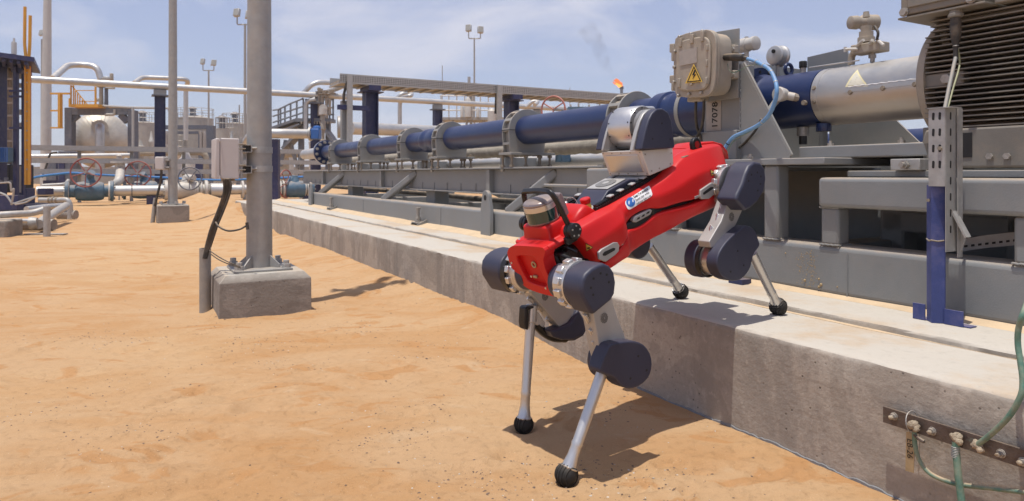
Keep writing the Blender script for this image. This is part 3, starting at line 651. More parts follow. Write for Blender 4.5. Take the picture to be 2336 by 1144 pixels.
tri_patch(1.1, .1351).build('warning_sticker', mat('cream', (.72, .66, .40), .5), sh)
tri_patch(.85, .1358).build('sticker_face', mat('worn_sticker', (.62, .60, .50), .5, 0, .05, 8, stain=(.25, .24, .2), stain_amt=.12, stain_scale=160), sh)
# housing fittings
mb = MB(); p = ap(-.615, 0, .13); mb.cyl(p, p + Vector((0, 0, .022)), .015, 12); mb.hexn(p + Vector((0, 0, .018)), (0, 0, 1), .016, .012)
o = mb.build('vent_plug', 'steel_bolt', pu)
mb = MB(); mb.lathe(p + Vector((0, 0, .030)), (0, 0, 1), [(0, .019), (.032, .019), (.034, .014)], 10); mb.build('plug_cap', 'black', o, bevel=.002)
MB().torus(ap(-.70, 0, .165), AX, .026, .009, 24, 8).build('eye_bolt', 'pump_blue', pu)
mb = MB(); p = ap(-.60, -.02, -.135); mb.cyl(p, p - Vector((0, 0, .045)), .028, 16); mb.build('drain_boss', 'steel_bolt', pu)
mb = MB(); mb.cyl(p - Vector((0, 0, .045)), p - Vector((0, 0, .085)), .02, 8); mb.cyl(p - Vector((0, 0, .10)), p - Vector((0, 0, .17)), .014, 10); mb.build('drain_valve', 'black', pu)
mb = MB(); p = ap(-.47, -.04, -.125); mb.cyl(p, p - Vector((0, 0, .04)), .035, 10); mb.build('drain_boss', 'pump_blue', pu, bevel=.004)
mb = MB(); p = ap(-.50, -.128, -.03); mb.cyl(p, p - K.ax[1] * .02, .012, 8); mb.build('plug', 'rusty_bolt', pu)
# ================================================================== MOTOR
mo = thing('electric_motor', 'big dusty grey electric motor with horizontal cooling fins at the right edge', 'motor', K.p(1.0, PT, .9))
mr = 'motor_grey'
ring_part('end_flange', [(.078, .12), (.078, .235), (.088, .245), (.112, .245), (.112, .12)], 'tan_box', mo, n=56)
ring_part('drum', [(.10, .17), (1.9, .17)], 'black', mo, n=40)  # coloured black to stand in for the deep shade between the fins
MB().box(K, .115, 1.9, .965, 1.0, 1.05, 1.47).build('fin_root', 'panel_brown', mo)
for i in range(22):
    z = 1.052 + i * .0194
    if i in (9, 10): 
        MB().box(K, .24, 1.9, .855, PT - .1, z, z + .0045).build('fin', mr, mo); continue
    wz = abs(z - PZ); aw = .115 + (.02 if wz > .16 else 0)
    MB().prism(K, [(aw, .862), (1.9, .862), (1.9, PT - .05), (aw, PT - .05)], 2, z, z + .0045).build('fin', mr, mo)
MB().box(K, .11, .25, .87, 1.0, 1.212, 1.262).build('bolt_pad', mr, mo, bevel=.004)
MB().hexn(K.p(.195, .868, 1.236), -K.ax[1], .019, .018).build('bolt', 'steel_bolt', mo, bevel=.001)
for i in range(9):
    t = .90 + i * .05; MB().box(K, .14, 1.9, t, t + .006, 1.44, 1.485 - abs(t - 1.1) * .1).build('fin', mr, mo)
# foot casting
pts = [(.13, .90), (1.9, .90), (1.9, 1.05), (.115, 1.05), (.10, 1.0)]
o = MB().prism(K, pts, 1, .86, .90).build('foot', mr, mo, bevel=.01)
MB().box(K, .215, .285, .8575, .905, .94, 1.03).build('foot_window', 'black', o)
for a in (.345, .40): MB().hexn(K.p(a, .8585, .942), -K.ax[1], .012, .01).build('foot_bolt', 'steel_bolt', o)
MB().box(K, .095, .125, .88, 1.2, .90, 1.06).build('foot_rib', mr, mo, bevel=.004)
mb = MB().box(K, .015, .13, .80, .90, .894, .938); mb.build('hold_down_block', 'galv', mo, bevel=.003)
mb = MB().hexn(K.p(.075, .799, .915), -K.ax[1], .018, .014); mb.cyl(K.p(.075, .80, .915), K.p(.075, .77, .915), .010, 10); mb.build('hold_down_bolt', 'steel_bolt', mo)
# terminal box overhead
tbx = K.hit(2057, 44, 1, .80); a0 = tbx[0]; z0 = tbx[2]
o = MB().box(K, a0 - .01, a0 + .30, .79, 1.06, z0 - .004, z0 + .004).build('terminal_base_plate', mr, mo, bevel=.002)
tb = MB().box(K, a0 + .005, a0 + .275, .81, 1.04, z0 + .005, z0 + .25).build('terminal_box', mr, mo, bevel=.012)
MB().box(K, a0 + .0, a0 + .27, .792, .806, z0 + .010, z0 + .26).build('terminal_lid', mr, tb, bevel=.006)
MB().box(K, a0 + .03, a0 + .24, .784, .791, z0 + .035, z0 + .26).build('lid_panel', mr, tb, bevel=.003)
for aa in (a0 + .015, a0 + .255): mb = MB(); mb.hexn(K.p(aa, .791, z0 + .022), -K.ax[1], .014, .012); mb.cyl(K.p(aa, .791, z0 + .022), K.p(aa, .788, z0 + .022), .018, 14); mb.build('lid_screw', 'steel_bolt', tb)
MB().prism(K, [(a0 + .06, z0 - .005), (a0 + .13, z0 - .005), (a0 + .11, z0 - .05), (a0 + .125, z0 - .11), (a0 + .095, z0 - .11), (a0 + .085, z0 - .05)], 1, .90, 1.0).build('box_neck', mr, mo, bevel=.004)
MB().box(K, a0 + .31, 1.9, .83, 1.2, z0 - .004, z0 + .10).build('top_shelf', mr, mo, bevel=.004)
# cable gland hanging from the terminal box
g1 = K.hit(2175, 42, 1, .80); p = K.p(g1[0], .815, z0 - .004)
gl = thing('gland_cable', 'black tapered cable boot hanging from the motor terminal box', 'cable', p)
MB().lathe(p, (0, 0, -1), [(0, .022), (.012, .022), (.013, .026), (.025, .026), (.027, .02)], 8).build('gland_nut', mr, gl, bevel=.002)
mb = MB(); mb.lathe(p + Vector((0, 0, -.026)), (0, 0, -1), [(0, .0175), (.03, .0185), (.06, .018), (.085, .0135), (.10, .009), (.125, .0075), (.155, .0085)], 20); mb.build('rubber_boot', 'cable_black', gl)
MB().torus(p + Vector((0, 0, -.13)), (0, 0, 1), .009, .0018, 16, 6).build('clip', 'galv', gl)
q0 = p + Vector((0, 0, -.18)); hq = K.hit(2147, 250, 1, .60); q1 = K.p(hq[0], .60, hq[2] - .06)
MB().tube(smooth_path([q0 + Vector((0, 0, .01)), q0 * .6 + q1 * .4 + Vector((0, 0, .01)), q1]), .0065, 10).build('armoured_cable', 'clamp_grey', gl)
MB().tube(smooth_path([q0 + Vector((.008, 0, .04)), q0 + Vector((.014, 0, -.02)), q0 * .5 + q1 * .5 + Vector((.012, 0, 0)), q1 + Vector((.006, 0, 0))]), .003, 8).build('earth_wire', mat('yellow_green', (.30, .32, .19), .5, 0, .3, 60, dust=.4), gl)
# ================================================================== QUADRUPED ROBOT
from mathutils.bvhtree import BVHTree
th = rad(20); hx, hy = .786, .617
R = Fr((.44, 2.40, .68), (hx * math.cos(th), hy * math.cos(th), math.sin(th)), (hy, -hx, 0), (-math.sin(th) * hx, -math.sin(th) * hy, math.cos(th)))
ro = thing('quadruped_robot', 'red four-legged inspection robot stepping down from the concrete plinth onto the sand', 'robot', (.45, 2.35, 0))
RA, RB, RC = R.ax
def bx(name, a0, a1, b0, b1, c0, c1, m, par=None, bv=.004, seg=2): return MB().box(R, a0, a1, b0, b1, c0, c1).build(name, m, par or ro, bevel=bv, seg=seg)
def tr(name, px, bpl, b0, b1, m, par=None, bv=.006, seg=3, sub=0):      # outline traced in the plane b = bpl, given real thickness b0..b1
    return MB().prism(R, R.flat(px, 1, bpl), 1, b0, b1).build(name, m, par or ro, bevel=bv, seg=seg, sharp=50)
def sm(poly, n=4):                       # rounds a closed 2-D polygon (Chaikin)
    for _ in range(n):
        o = []
        for i in range(len(poly)):
            p, q = poly[i], poly[(i + 1) % len(poly)]; o += [(p[0] * .75 + q[0] * .25, p[1] * .75 + q[1] * .25), (p[0] * .25 + q[0] * .75, p[1] * .25 + q[1] * .75)]
        poly = o
    return poly
# ---- body shells: stations along the body
ST = [  # a, ct, bt, rim, cs_b, bs, cg, slant
    (-.388, .152, .080, .176, .122, .142, .046, .42),
    (-.386, .152, .080, .178, .124, .146, .047, .42),
    (-.375, .153, .080, .179, .125, .148, .050, .42),
    (-.30, .155, .080, .182, .130, .156, .056, .30),
    (-.235, .155, .078, .180, .130, .159, .064, .15),
    (-.200, .155, .078, .176, .124, .150, .075, .05),
    (-.172, .155, .078, .176, .112, .130, .104, 0),
    (-.14, .155, .078, .176, .108, .125, .115, 0),
    (-.08, .155, .078, .176, .108, .125, .115, 0),
    (-.035, .155, .078, .176, .108, .128, .104, 0),
    (-.008, .157, .076, .176, .118, .140, .090, 0),
    (.05, .162, .074, .177, .122, .145, .083, 0),
    (.10, .172, .072, .184, .120, .148, .074, 0),
    (.15, .192, .066, .202, .112, .150, .064, .1),
    (.20, .206, .060, .212, .108, .151, .056, .2),
    (.28, .204, .060, .206, .108, .150, .047, .4),
    (.36, .192, .058, .192, .104, .146, .036, .6),
    (.44, .172, .055, .174, .092, .134, .028, .8),
    (.455, .165, .052, .166, .088, .128, .028, .8),
    (.458, .160, .050, .160, .084, .124, .032, .8)]
def ring_top(s):
    a, ct, bt, rim, bsh, bs, cg, sl = s
    half = [(0, ct), (bt * .85, ct), (bt, ct + (rim - ct) * .3), (bt + .006, rim - .002), (bt + .014, rim), (bt + .024, rim - .001), (bsh + .003, rim - .007), (bsh + .009, rim - .015), (bs - .003, (rim + cg) * .5 + .012), (bs + .001, (rim + cg) * .5 + .004), (bs + .002, (rim + cg) * .5 - .006), (bs + .001, cg + .010), (bs - .001, cg + .003), (bs - .006, cg), (bs - .02, cg)]
    pts = [(b, c) for b, c in half] + [(-b, c) for b, c in half[::-1][:-1]]
    return [R.p(a + sl * (.17 - c) * (1 if sl < .6 and a < 0 else -1), b, c) for b, c in pts]
body = MB().hull_ring([ring_top(s) for s in ST]).build('top_shell', 'red_plastic', ro, sub=2, sharp=70)
def crease(o, n, along, across):
    me = o.data; at_ = me.attributes.new('crease_edge', 'FLOAT', 'EDGE')
    for e_ in me.edges:
        i, j = sorted(e_.vertices); ri, rj = i // n, j // n; ci, cj = i % n, j % n
        if ri != rj and ci == cj and min(ci, n - ci) in along: at_.data[e_.index].value = along[min(ci, n - ci)]
        elif ri == rj and ri in across and 4 < min(ci, n - ci if ci else 0) : at_.data[e_.index].value = across[ri]
crease(body, 29, {4: .5, 6: .35, 7: .45, 10: .5}, {5: .55, 6: .5, 9: .3, 13: .55, 14: .3})
def ring_bot(a, bs, cg2, cb, bb, sl):
    bb = bs - .018; cb -= .004; half = [(0, cb), (bb * .75, cb), (bb - .004, cb + .001), (bb + .006, cb + .008), (bs - .004, cb + (cg2 - cb) * .5), (bs, cg2 - .014), (bs, cg2 - .004), (bs - .004, cg2), (bs - .02, cg2)]
    pts = half + [(-b, c) for b, c in half[::-1][:-1]]
    return [R.p(a + sl * (.08 - c), b, c) for b, c in pts]
SB = [(-.332, .140, .034, .006, .085, .3), (-.330, .146, .036, .004, .085, .3), (-.31, .152, .042, .004, .10, .3), (-.24, .150, .055, .006, .105, .2), (-.205, .152, .068, .004, .105, 0), (-.185, .140, .084, .003, .105, 0), (-.165, .132, .086, .002, .10, 0), (-.14, .128, .073, .002, .10, 0), (-.07, .128, .071, .002, .10, 0), (-.03, .132, .083, .002, .10, 0), (-.005, .142, .080, .002, .10, 0),
      (.06, .147, .067, .002, .102, 0), (.15, .151, .046, 0, .104, 0), (.22, .152, .043, -.010, .10, 0), (.27, .150, .036, -.018, .09, .2), (.31, .135, .030, -.016, .08, -.3), (.335, .12, .028, -.010, .07, -.5)]
bot = MB().hull_ring([ring_bot(*s) for s in SB]).build('belly_shell', 'red_plastic', ro, sub=2, sharp=70)
bx('inner_chassis', -.34, .33, -.100, .100, .03, .140, 'robot_black')
bx('front_chassis', -.45, -.33, -.065, .085, -.02, .115, 'robot_black', bv=.012)
bx('front_bracket', -.44, -.40, .075, .095, .06, .112, 'robot_black', bv=.003)
bx('rear_chassis', .33, .43, -.075, .075, .02, .12, 'robot_plate', bv=.01)
bx('side_rail', -.33, .34, .09, .122, .045, .10, 'robot_black', bv=.004)
dg = bpy.context.evaluated_depsgraph_get()
def bvh(o):
    return BVHTree.FromObject(o, dg)
dg.update(); BV = {'top': bvh(body), 'bot': bvh(bot)}
RL = Vector((.45, 2.35, 0))
def proj(a, c, off=.001, which='top'):   # point on the near side of the shell at (a, c)
    o = R.p(a, .4, c) - RL; h = BV[which].ray_cast(o, -RB)
    if h[0] is None: return R.p(a, .15 + off, c)
    n = h[1]; n = n if n.dot(RB) > 0 else -n
    return h[0] + RL + n * off
def pjx(u, v, off=.001, which='top'):   # where the sight line through a photo pixel meets the shell
    c0 = Vector((0, 0, CAM_H)); d = Vector(((u - 1168) / FPX, 1, -(v - 397) / FPX)).normalized(); h = BV[which].ray_cast(c0 - RL, d)
    if h[0] is None: return R.p(*R.hit(u, v, 1, .14))
    n = h[1]; n = n if n.dot(d) < 0 else -n
    return h[0] + RL + n * off
def decal(name, px, m, off=.001, par=None, cells=10, rnd=0, which='top'):
    P = list(px); P = sm(P, rnd) if rnd else P; cx = sum(p[0] for p in P) / len(P); cz = sum(p[1] for p in P) / len(P); rings = []
    D = []
    for i in range(len(P)):
        p, q = P[i], P[(i + 1) % len(P)]; k = 1 if rnd else cells
        for j in range(k): t = j / k; D.append((p[0] + (q[0] - p[0]) * t, p[1] + (q[1] - p[1]) * t))
    for s_ in (1, .75, .5, .25, .02): rings.append([pjx(cx + (p[0] - cx) * s_, cz + (p[1] - cz) * s_, off, which) for p in D])
    return MB().hull_ring(rings, False).build(name, m, par or body, sharp=80)
# safety label
lab = decal('safety_label', [(1426, 466), (1426, 461), (1429, 457), (1478, 426), (1481, 425), (1483, 428), (1488, 443), (1487, 447), (1484, 450), (1438, 478), (1434, 479), (1431, 477)], 'sticker_white', .0012, cells=4)
decal('label_emblem', [(1428 + 10 + 10.5 * math.cos(q * .5236), 462 + 11 * math.sin(q * .5236)) for q in range(12)], 'sticker_blue', .002, lab, rnd=1)
def decal_text(txt, size, u, v, u2, v2, m, par, bold=False, off=.0022):
    mb = text_mesh(txt, 1.0, W, (0, 0, 0), (1, 0, 0), (0, 1, 0), name=None, bold=bold); w_ = max(q.x for q in mb.v)
    mb.v = [pjx(u + (u2 - u) * q.x / w_ - 3.2 * size * q.y, v + (v2 - v) * q.x / w_ - 8.0 * size * q.y, off) for q in mb.v]
    return mb.build('lettering', m, par, smooth=False)
decal_text('Keep 2 m distance', 1.0, 1446, 454, 1478, 434, 'black', lab, True)
decal_text('Stand clear when', .95, 1450, 461, 1481, 442, 'robot_black', lab)
decal_text('indicator light is on', .95, 1452, 469, 1485, 449, 'robot_black', lab)
def person_icon(u, v):
    mb = MB()
    for q in [[(-1, -2), (1, -2), (1.4, 2), (-1.4, 2)], [(-1.3, 2), (-.2, 2), (-.6, 6), (-1.8, 6)], [(.2, 2), (1.3, 2), (2, 6), (.8, 6)], [(-3, -1), (-1, -2), (-1, -1), (-2.8, 0)], [(1, -2), (3, -1), (2.8, 0), (1, -1)], [(-.8, -4.6), (.8, -4.6), (.8, -2.8), (-.8, -2.8)]]:
        mb.add([pjx(u + x * .8, v + y * .8, .003) for x, y in q], [(0, 1, 2, 3)])
    mb.build('pictogram', 'sticker_white', lab, smooth=False)
person_icon(1434, 463); person_icon(1443, 458)
def warn(px, which='top', par=None, host=None):
    o = decal('warning_sticker', px, 'robot_black', .0012, which=which); cx = sum(p[0] for p in px) / 3; cy = sum(p[1] for p in px) / 3
    decal('sticker_face', [(cx + (u - cx) * .78, cy + (v - cy) * .78) for u, v in px], 'sticker_yellow', .0018, o, which=which)
    decal('hand_symbol', [(cx - 3, cy + 1), (cx, cy - 1), (cx + 4, cy - 1), (cx + 4, cy + 2), (cx - 1, cy + 3)], 'robot_black', .0024, o, which=which)
warn([(1336, 554), (1353, 565), (1338, 574)]); warn([(1619, 387), (1634, 395), (1622, 403)])
decal('scribble', [(1553, 359), (1568, 355), (1572, 356), (1557, 361)], 'cable_black', .001)
# latches
def latch(px, slot, name='latch'):
    o = tr(name, px, .155, .150, .159, 'robot_plate', bv=.002, seg=2); tr('slot', slot, .16, .1585, .1602, 'black', o, bv=0)
    a_ = R.hit(*px[len(px) // 2], 1, .155)
    return o
latch([(1364, 576), (1371, 569), (1398, 553), (1407, 553), (1411, 560), (1410, 573), (1402, 582), (1380, 598), (1366, 592)], [(1375, 580), (1379, 575), (1399, 566), (1404, 567), (1402, 572), (1381, 584), (1376, 584)])
latch([(1597, 434), (1622, 417), (1633, 418), (1637, 424), (1636, 437), (1616, 454), (1599, 455), (1596, 449)], [(1604, 441), (1608, 437), (1622, 427), (1628, 427), (1627, 431), (1611, 442), (1606, 445)])
tr('latch_tab', [(1409, 559), (1423, 551), (1424, 558), (1411, 567)], .155, .146, .152, 'robot_metal', bv=.001)
tr('latch_tab', [(1634, 424), (1643, 419), (1643, 426), (1636, 432)], .155, .146, .152, 'robot_metal', bv=.001)
tr('latch_tab', [(1587, 449), (1598, 444), (1598, 450), (1588, 455)], .155, .146, .152, 'robot_metal', bv=.001)
# side vent handle in the dark opening
vt = tr('side_vent', [(1444, 503), (1449, 494), (1484, 477), (1489, 480), (1485, 490), (1453, 508), (1446, 508)], .128, .112, .1275, 'robot_plate', bv=.003)
for (u, v) in ((1456, 500), (1467, 494), (1478, 487)): tr('slot', [(u - 4, v + 2), (u - 1, v - 3), (u + 4, v - 5), (u + 3, v)], .128, .127, .1282, 'black', vt, bv=0)
tr('vent_grip', [(1489, 474), (1502, 469), (1510, 473), (1511, 488), (1504, 497), (1492, 500)], .128, .110, .126, 'robot_black', bv=.005)
# ---- top deck: rail, fan box, emergency stop
bx('deck', -.24, .16, -.076, .076, .150, .168, 'robot_black')
for s_ in (1, -1):
    r_ = bx('heat_sink', -.235, .13, s_ * .074 - .010, s_ * .074 + .010, .160, .184, 'robot_black', bv=.002)
    mb = MB(); a = -.23
    while a < .12: mb.box(R, a, a + .004, s_ * .074 - .011, s_ * .074 + .011, .178, .191); a += .009
    kind(mb.build('cooling_fin', 'robot_black', r_), 'stuff')
    for a in (-.17, -.12, -.06, 0, .055, .10): bx('clip', a, a + .022, s_ * .074 - .009, s_ * .074 + .012, .1915, .198, 'robot_plate', r_, bv=.003)
P8 = [(-.215, .160), (-.218, .168), (-.150, .204), (-.143, .207), (-.035, .207), (-.01, .198), (.0, .160)]
fb = MB().prism(R, P8, 1, -.06, .058).build('computer_box', 'navy_cover', ro, bevel=.006, seg=3)
fg = bx('fan_grille', -.138, -.042, -.048, .048, .2075, .2115, 'robot_plate', fb, bv=.002)
fc = R.p(-.090, 0, .2118)
MB().lathe(fc, RC, [(0, .036), (.0008, .036)], 32).build('fan_opening', 'black', fg)
mb = MB()
for i in range(-7, 8):
    y = i * .0046; l = math.sqrt(max(.036 ** 2 - y * y, 0)); mb.box(R, -.090 - l, -.090 + l, y - .0011, y + .0011, .2127, .2135)
mb.lathe(fc + RC * .0009, RC, [(0, .012), (.0018, .012)], 20); kind(mb.build('grille_bars', 'robot_plate', fg), 'stuff')
es = bx('stop_base', -.285, -.205, .005, .062, .160, .180, 'robot_plate', bv=.004)
MB().lathe(R.p(-.232, .036, .180), RC, [(0, .0155), (.014, .0145), (.016, .010)], 24).build('stop_collar', 'sticker_yellow', es)
MB().lathe(R.p(-.232, .036, .196), RC, [(0, .010), (.002, .0165), (.015, .0175), (.018, .015)], 24).build('stop_button', 'red_plastic', es)
mb = MB()
for (a, b, h) in ((-.262, -.02, .03), (-.275, -.035, .022), (-.255, .0, .02)): mb.cyl(R.p(a, b, .175), R.p(a - .004, b, .175 + h), .0065, 12); mb.ball(R.p(a - .004, b, .177 + h), .0075, 10, 6)
mb.build('connectors', 'robot_metal', es)
mb = MB().tube(smooth_path([R.p(-.275, -.035, .19), R.p(-.26, -.01, .225), R.p(-.24, .0, .21), R.p(-.245, .012, .18)]), .0012, 6); mb.build('lanyard', 'galv', es)
# raised red hump between head and deck
def blk(name, secs, m='red_plastic', sub=2, par=None):    # secs: (a, half width, c0, c1)
    rings = []
    for a, hw, c0, c1, sl in secs:
        pts = [(-hw, c0), (-hw, c0 + (c1 - c0) * .6), (-hw * .92, c1 - .004), (-hw * .75, c1), (0, c1), (hw * .75, c1), (hw * .92, c1 - .004), (hw, c0 + (c1 - c0) * .6), (hw, c0)]
        rings.append([R.p(a + sl * (c - c0), b, c) for b, c in pts])
    return MB().hull_ring(rings).build(name, m, par or ro, sub=sub, sharp=60)
blk('shell_hump', [(-.345, .07, .13, .178, 0), (-.335, .085, .13, .186, 0), (-.305, .088, .13, .205, 0), (-.275, .086, .13, .212, 0), (-.262, .084, .13, .208, 0), (-.235, .082, .13, .176, 0), (-.225, .08, .13, .170, 0)])
# ---- head: neck cover, lidar, carry handle
NK = [(.134, -.448, -.330, .086), (.138, -.456, -.325, .094), (.148, -.456, -.325, .094), (.152, -.449, -.330, .088), (.156, -.440, -.335, .064), (.175, -.436, -.338, .061), (.194, -.434, -.340, .059), (.198, -.429, -.345, .055)]
rings = []
for c, a0, a1, b in NK:
    a0 += .0; pts = [(a0, -b * .85), (a0 - .0, -b * .4), (a0, b * .4), (a0, b * .85), (a0 + .006, b), (a1 - .006, b), (a1, b * .85), (a1, -b * .85), (a1 - .006, -b), (a0 + .006, -b)]
    rings.append([R.p(a, bb, c) for a, bb in pts])
nk = MB().hull_ring(rings).build('neck_cover', 'red_plastic', ro, bevel=.003, seg=2, sharp=50)
mb = MB()
for b in (-.09, .09): mb.lathe(R.p(-.442, b * .85, .152), RC, [(0, .006), (.0015, .006)], 12)
mb.build('neck_screws', 'robot_metal', nk)
mb = MB().prism(R, [(-.40, .130), (-.40, .150), (-.375, .178), (-.33, .178), (-.33, .130)], 1, -.094, .094); mb.build('neck_shoulder', 'red_plastic', nk, bevel=.010, seg=3)
lc = R.p(-.388, 0, .199)
li = MB().lathe(lc, RC, [(0, .050), (.003, .0515), (.006, .0515)], 40).build('lidar', 'lidar_cap', ro)
MB().lathe(lc + RC * .006, RC, [(0, .0505), (.036, .0505)], 48).build('lidar_window', 'lidar_glass', li)
MB().lathe(lc + RC * .042, RC, [(0, .0515), (.016, .0515), (.017, .0505)], 48).build('lidar_band', 'robot_metal', li)
MB().lathe(lc + RC * .0592, RC, [(0, .0515), (.004, .0515), (.008, .050), (.012, .044), (.0145, .020), (.015, .001)], 48).build('lidar_cap', 'lidar_cap', li)
knob = R.p(-.391, .118, .179)
hb = MB().tube(round_path([R.p(-.388, .112, .178), R.p(-.403, .108, .262), R.p(-.413, .102, .306), R.p(-.390, .02, .300), R.p(-.362, -.097, .284), R.p(-.360, -.104, .25), R.p(-.365, -.112, .178)], .024, 5), .0105, 4).build('carry_handle', 'robot_black', ro, bevel=.003)
for s_, aa in ((1, -.388), (-1, -.365)):
    k_ = MB().lathe(R.p(aa, s_ * .104, .172), RB * s_, [(0, .022), (.002, .025), (.012, .025), (.014, .022), (.016, .022), (.018, .025), (.030, .025), (.032, .021), (.033, .008)], 24).build('handle_pivot', 'robot_black', hb)
    mb = MB()
    for q in range(5): an = q * 1.256; mb.cyl(R.p(aa + .016 * math.cos(an), s_ * .1360, .172 + .016 * math.sin(an)), R.p(aa + .016 * math.cos(an), s_ * .1378, .172 + .016 * math.sin(an)), .0028, 8)
    mb.build('pivot_screws', 'robot_metal', k_)
    bx('pivot_bracket', aa - .028, aa + .034, s_ * .108 - .008, s_ * .108 + .008, .134, .16, 'robot_black', k_)
MB().prism(R, [(-.338, .19), (-.338, .262), (-.333, .270), (-.326, .270), (-.320, .262), (-.312, .19)], 1, -.015, .040).build('antenna_cover', mat('smoky', (.24, .20, .20), .12, 0, .05, bump=0, dust=.1), ro, bevel=.006, seg=3)
# ---- face plate (frame round a recess)
PA = -.505
FP = [(1155, 580), (1160, 566), (1172, 560), (1229, 564), (1240, 566), (1245, 574), (1241, 582), (1238, 592), (1243, 615), (1255, 640), (1263, 655), (1275, 668), (1297, 681), (1270, 679), (1228, 669), (1202, 659), (1187, 645), (1170, 620)]
IN = [(1175, 586), (1186, 583), (1214, 585), (1222, 588), (1232, 616), (1247, 648), (1246, 656), (1232, 653), (1208, 645), (1200, 638), (1188, 614)]
def ring_prism(outer, inner, k, lo, hi, n=64):
    cx = sum(p[0] for p in inner) / len(inner); cy = sum(p[1] for p in inner) / len(inner)
    def cast(poly, an):
        dx, dy = math.cos(an), math.sin(an); best = None
        for i in range(len(poly)):
            x1, y1 = poly[i][0] - cx, poly[i][1] - cy; x2, y2 = poly[(i + 1) % len(poly)][0] - cx, poly[(i + 1) % len(poly)][1] - cy
            den = dx * (y2 - y1) - dy * (x2 - x1)
            if abs(den) < 1e-12: continue
            t = (x1 * (y2 - y1) - y1 * (x2 - x1)) / den; s_ = (x1 * dy - y1 * dx) / den
            if t > 0 and -1e-9 <= s_ <= 1 + 1e-9: best = t if best is None else max(best, t)
        return (cx + dx * best, cy + dy * best)
    O = [cast(outer, 2 * math.pi * i / n) for i in range(n)]; I = [cast(inner, 2 * math.pi * i / n) for i in range(n)]
    def q(p, z): l = list(p); l.insert(k, z); return R.p(*l)
    rings = [[q(p, lo) for p in O], [q(p, hi) for p in O], [q(p, hi) for p in I], [q(p, lo) for p in I], [q(p, lo) for p in O]]
    mb = MB(); mb.hull_ring(rings, False); return mb, O, I
outer = sm(R.flat(FP, 0, PA), 2); inner = sm(R.flat(IN, 0, PA), 2)
mb, O_, I_ = ring_prism(outer, inner, 0, PA, PA + .045)
fp = mb.build('face_plate', 'red_plastic', ro, bevel=.0025, seg=2, sharp=50)
MB().prism(R, [(b, c) for b, c in outer], 0, PA + .016, PA + .044).build('plate_recess', 'red_plastic', fp, sharp=30)
def onp(u, v, r, m, name, a=PA):
    h = R.hit(u, v, 0, a); p = R.p(a, h[1], h[2]); return MB().lathe(p, -RA, [(0, r), (.002, r), (.0025, r * .7)], 14).build(name, m, fp)
for u, v in ((1167, 600), (1187, 643), (1245, 658), (1212, 631)): onp(u, v, .0035, 'robot_metal', 'plate_screw')
h = R.hit(1218, 604, 0, PA + .015); MB().torus(R.p(PA + .014, h[1], h[2]), RA, .0085, .003, 20, 8).build('locking_hook', 'brass' if 'brass' in M else mat('brass', (.45, .36, .22), .4, .6), fp)
h = R.hit(1222, 630, 0, PA + .015); MB().box(R, PA + .008, PA + .016, h[1] - .008, h[1] + .010, h[2] - .005, h[2] + .004).build('keyhole', 'brass', fp, bevel=.002)
MB().prism(R, R.flat([(1177, 586), (1179, 586), (1201, 636), (1199, 637)], 0, PA + .014), 0, PA + .0135, PA + .0158).build('slot', 'black', fp)
# ---- tail: carrying handle over the rear opening, lifting eyes
rings = []
for a, hw, c, t_ in ((.30, .050, .204, .012), (.38, .056, .198, .014), (.45, .060, .180, .014), (.495, .062, .155, .016), (.520, .060, .120, .018), (.524, .056, .095, .012)):
    rings.append([R.p(a, b, cc) for b, cc in ((-hw, c - t_), (-hw, c - .003), (-hw + .005, c), (hw - .005, c), (hw, c - .003), (hw, c - t_))])
MB().hull_ring(rings).build('tail_handle', 'red_plastic', ro, bevel=.003, seg=2)
for s_ in (1, -1):
    mb = MB().prism(R, [(.272, .165), (.335, .165), (.330, .205)] + [(.304 + .026 * math.cos(q), .214 + .026 * math.sin(q)) for q in [i * math.pi / 8 for i in range(1, 8)]] + [(.278, .205)], 1, s_ * .088 - .008, s_ * .088 + .008)
    le = mb.build('lifting_eye', 'robot_black', ro, bevel=.003)
    MB().lathe(R.p(.304, s_ * .088 - .0088, .214), RB, [(0, .013), (.0176, .013)], 16).build('eye_hole', 'red_lens', le)
mb = MB().lathe(R.p(.335, .085, .178), RC, [(0, .006), (.010, .006), (.011, .004)], 12); mb.build('socket', 'robot_metal', ro)
# ---- pan-tilt camera head
GZ0 = .0
base = [(.016, .200), (.146, .190), (.162, .250), (.004, .294)]
gb = MB().prism(R, base, 1, -.082, .103).build('payload_base', 'light_casing', ro, bevel=.003)
fr_ = []
def onbase(y0, y1, x0, x1, off, name, m, bv=.002):       # on the sloping front of the base
    p0 = Vector((.016, .200)); p1 = Vector((.004, .294)); d = p1 - p0; n_ = Vector((-d.y, d.x)).normalized()
    q = lambda b, f, o_: R.p(*(lambda w_: (w_.x, b, w_.y))(p0 + d * f + n_ * o_))
    mb = MB(); mb.hull_ring([[q(x0, y0, o_), q(x1, y0, o_), q(x1, y1, o_), q(x0, y1, o_)] for o_ in (.0, off)]); return mb.build(name, m, gb, bevel=bv)
onbase(.16, .84, -.066, .084, .003, 'access_panel', 'robot_metal', .004)
p0 = Vector((.016, .200)); p1 = Vector((.004, .294)); d = p1 - p0; n_ = Vector((-d.y, d.x)).normalized()
for f in (.08, .92):
    for k in range(5): b = -.075 + k * .0423; w_ = p0 + d * f; q = R.p(w_.x, b, w_.y); MB().cyl(q, q + (RA * n_.x + RC * n_.y) * .0015, .0025, 8).build('base_screw', 'steel_bolt', gb)
for a_, c_ in ((.03, .212), (.07, .207), (.13, .202), (.148, .235), (.018, .275)): q = R.p(a_, .103, c_); MB().cyl(q, q + RB * .0012, .003, 8).build('base_screw', 'steel_bolt', gb)
bx('payload_mount', .0, .13, -.05, .06, .172, .196, 'robot_plate', bv=.003)
for b in (.03, .055, .078): bx('mount_rail', -.03, .16, b - .004, b + .004, .176, .184, 'robot_metal', bv=.001)
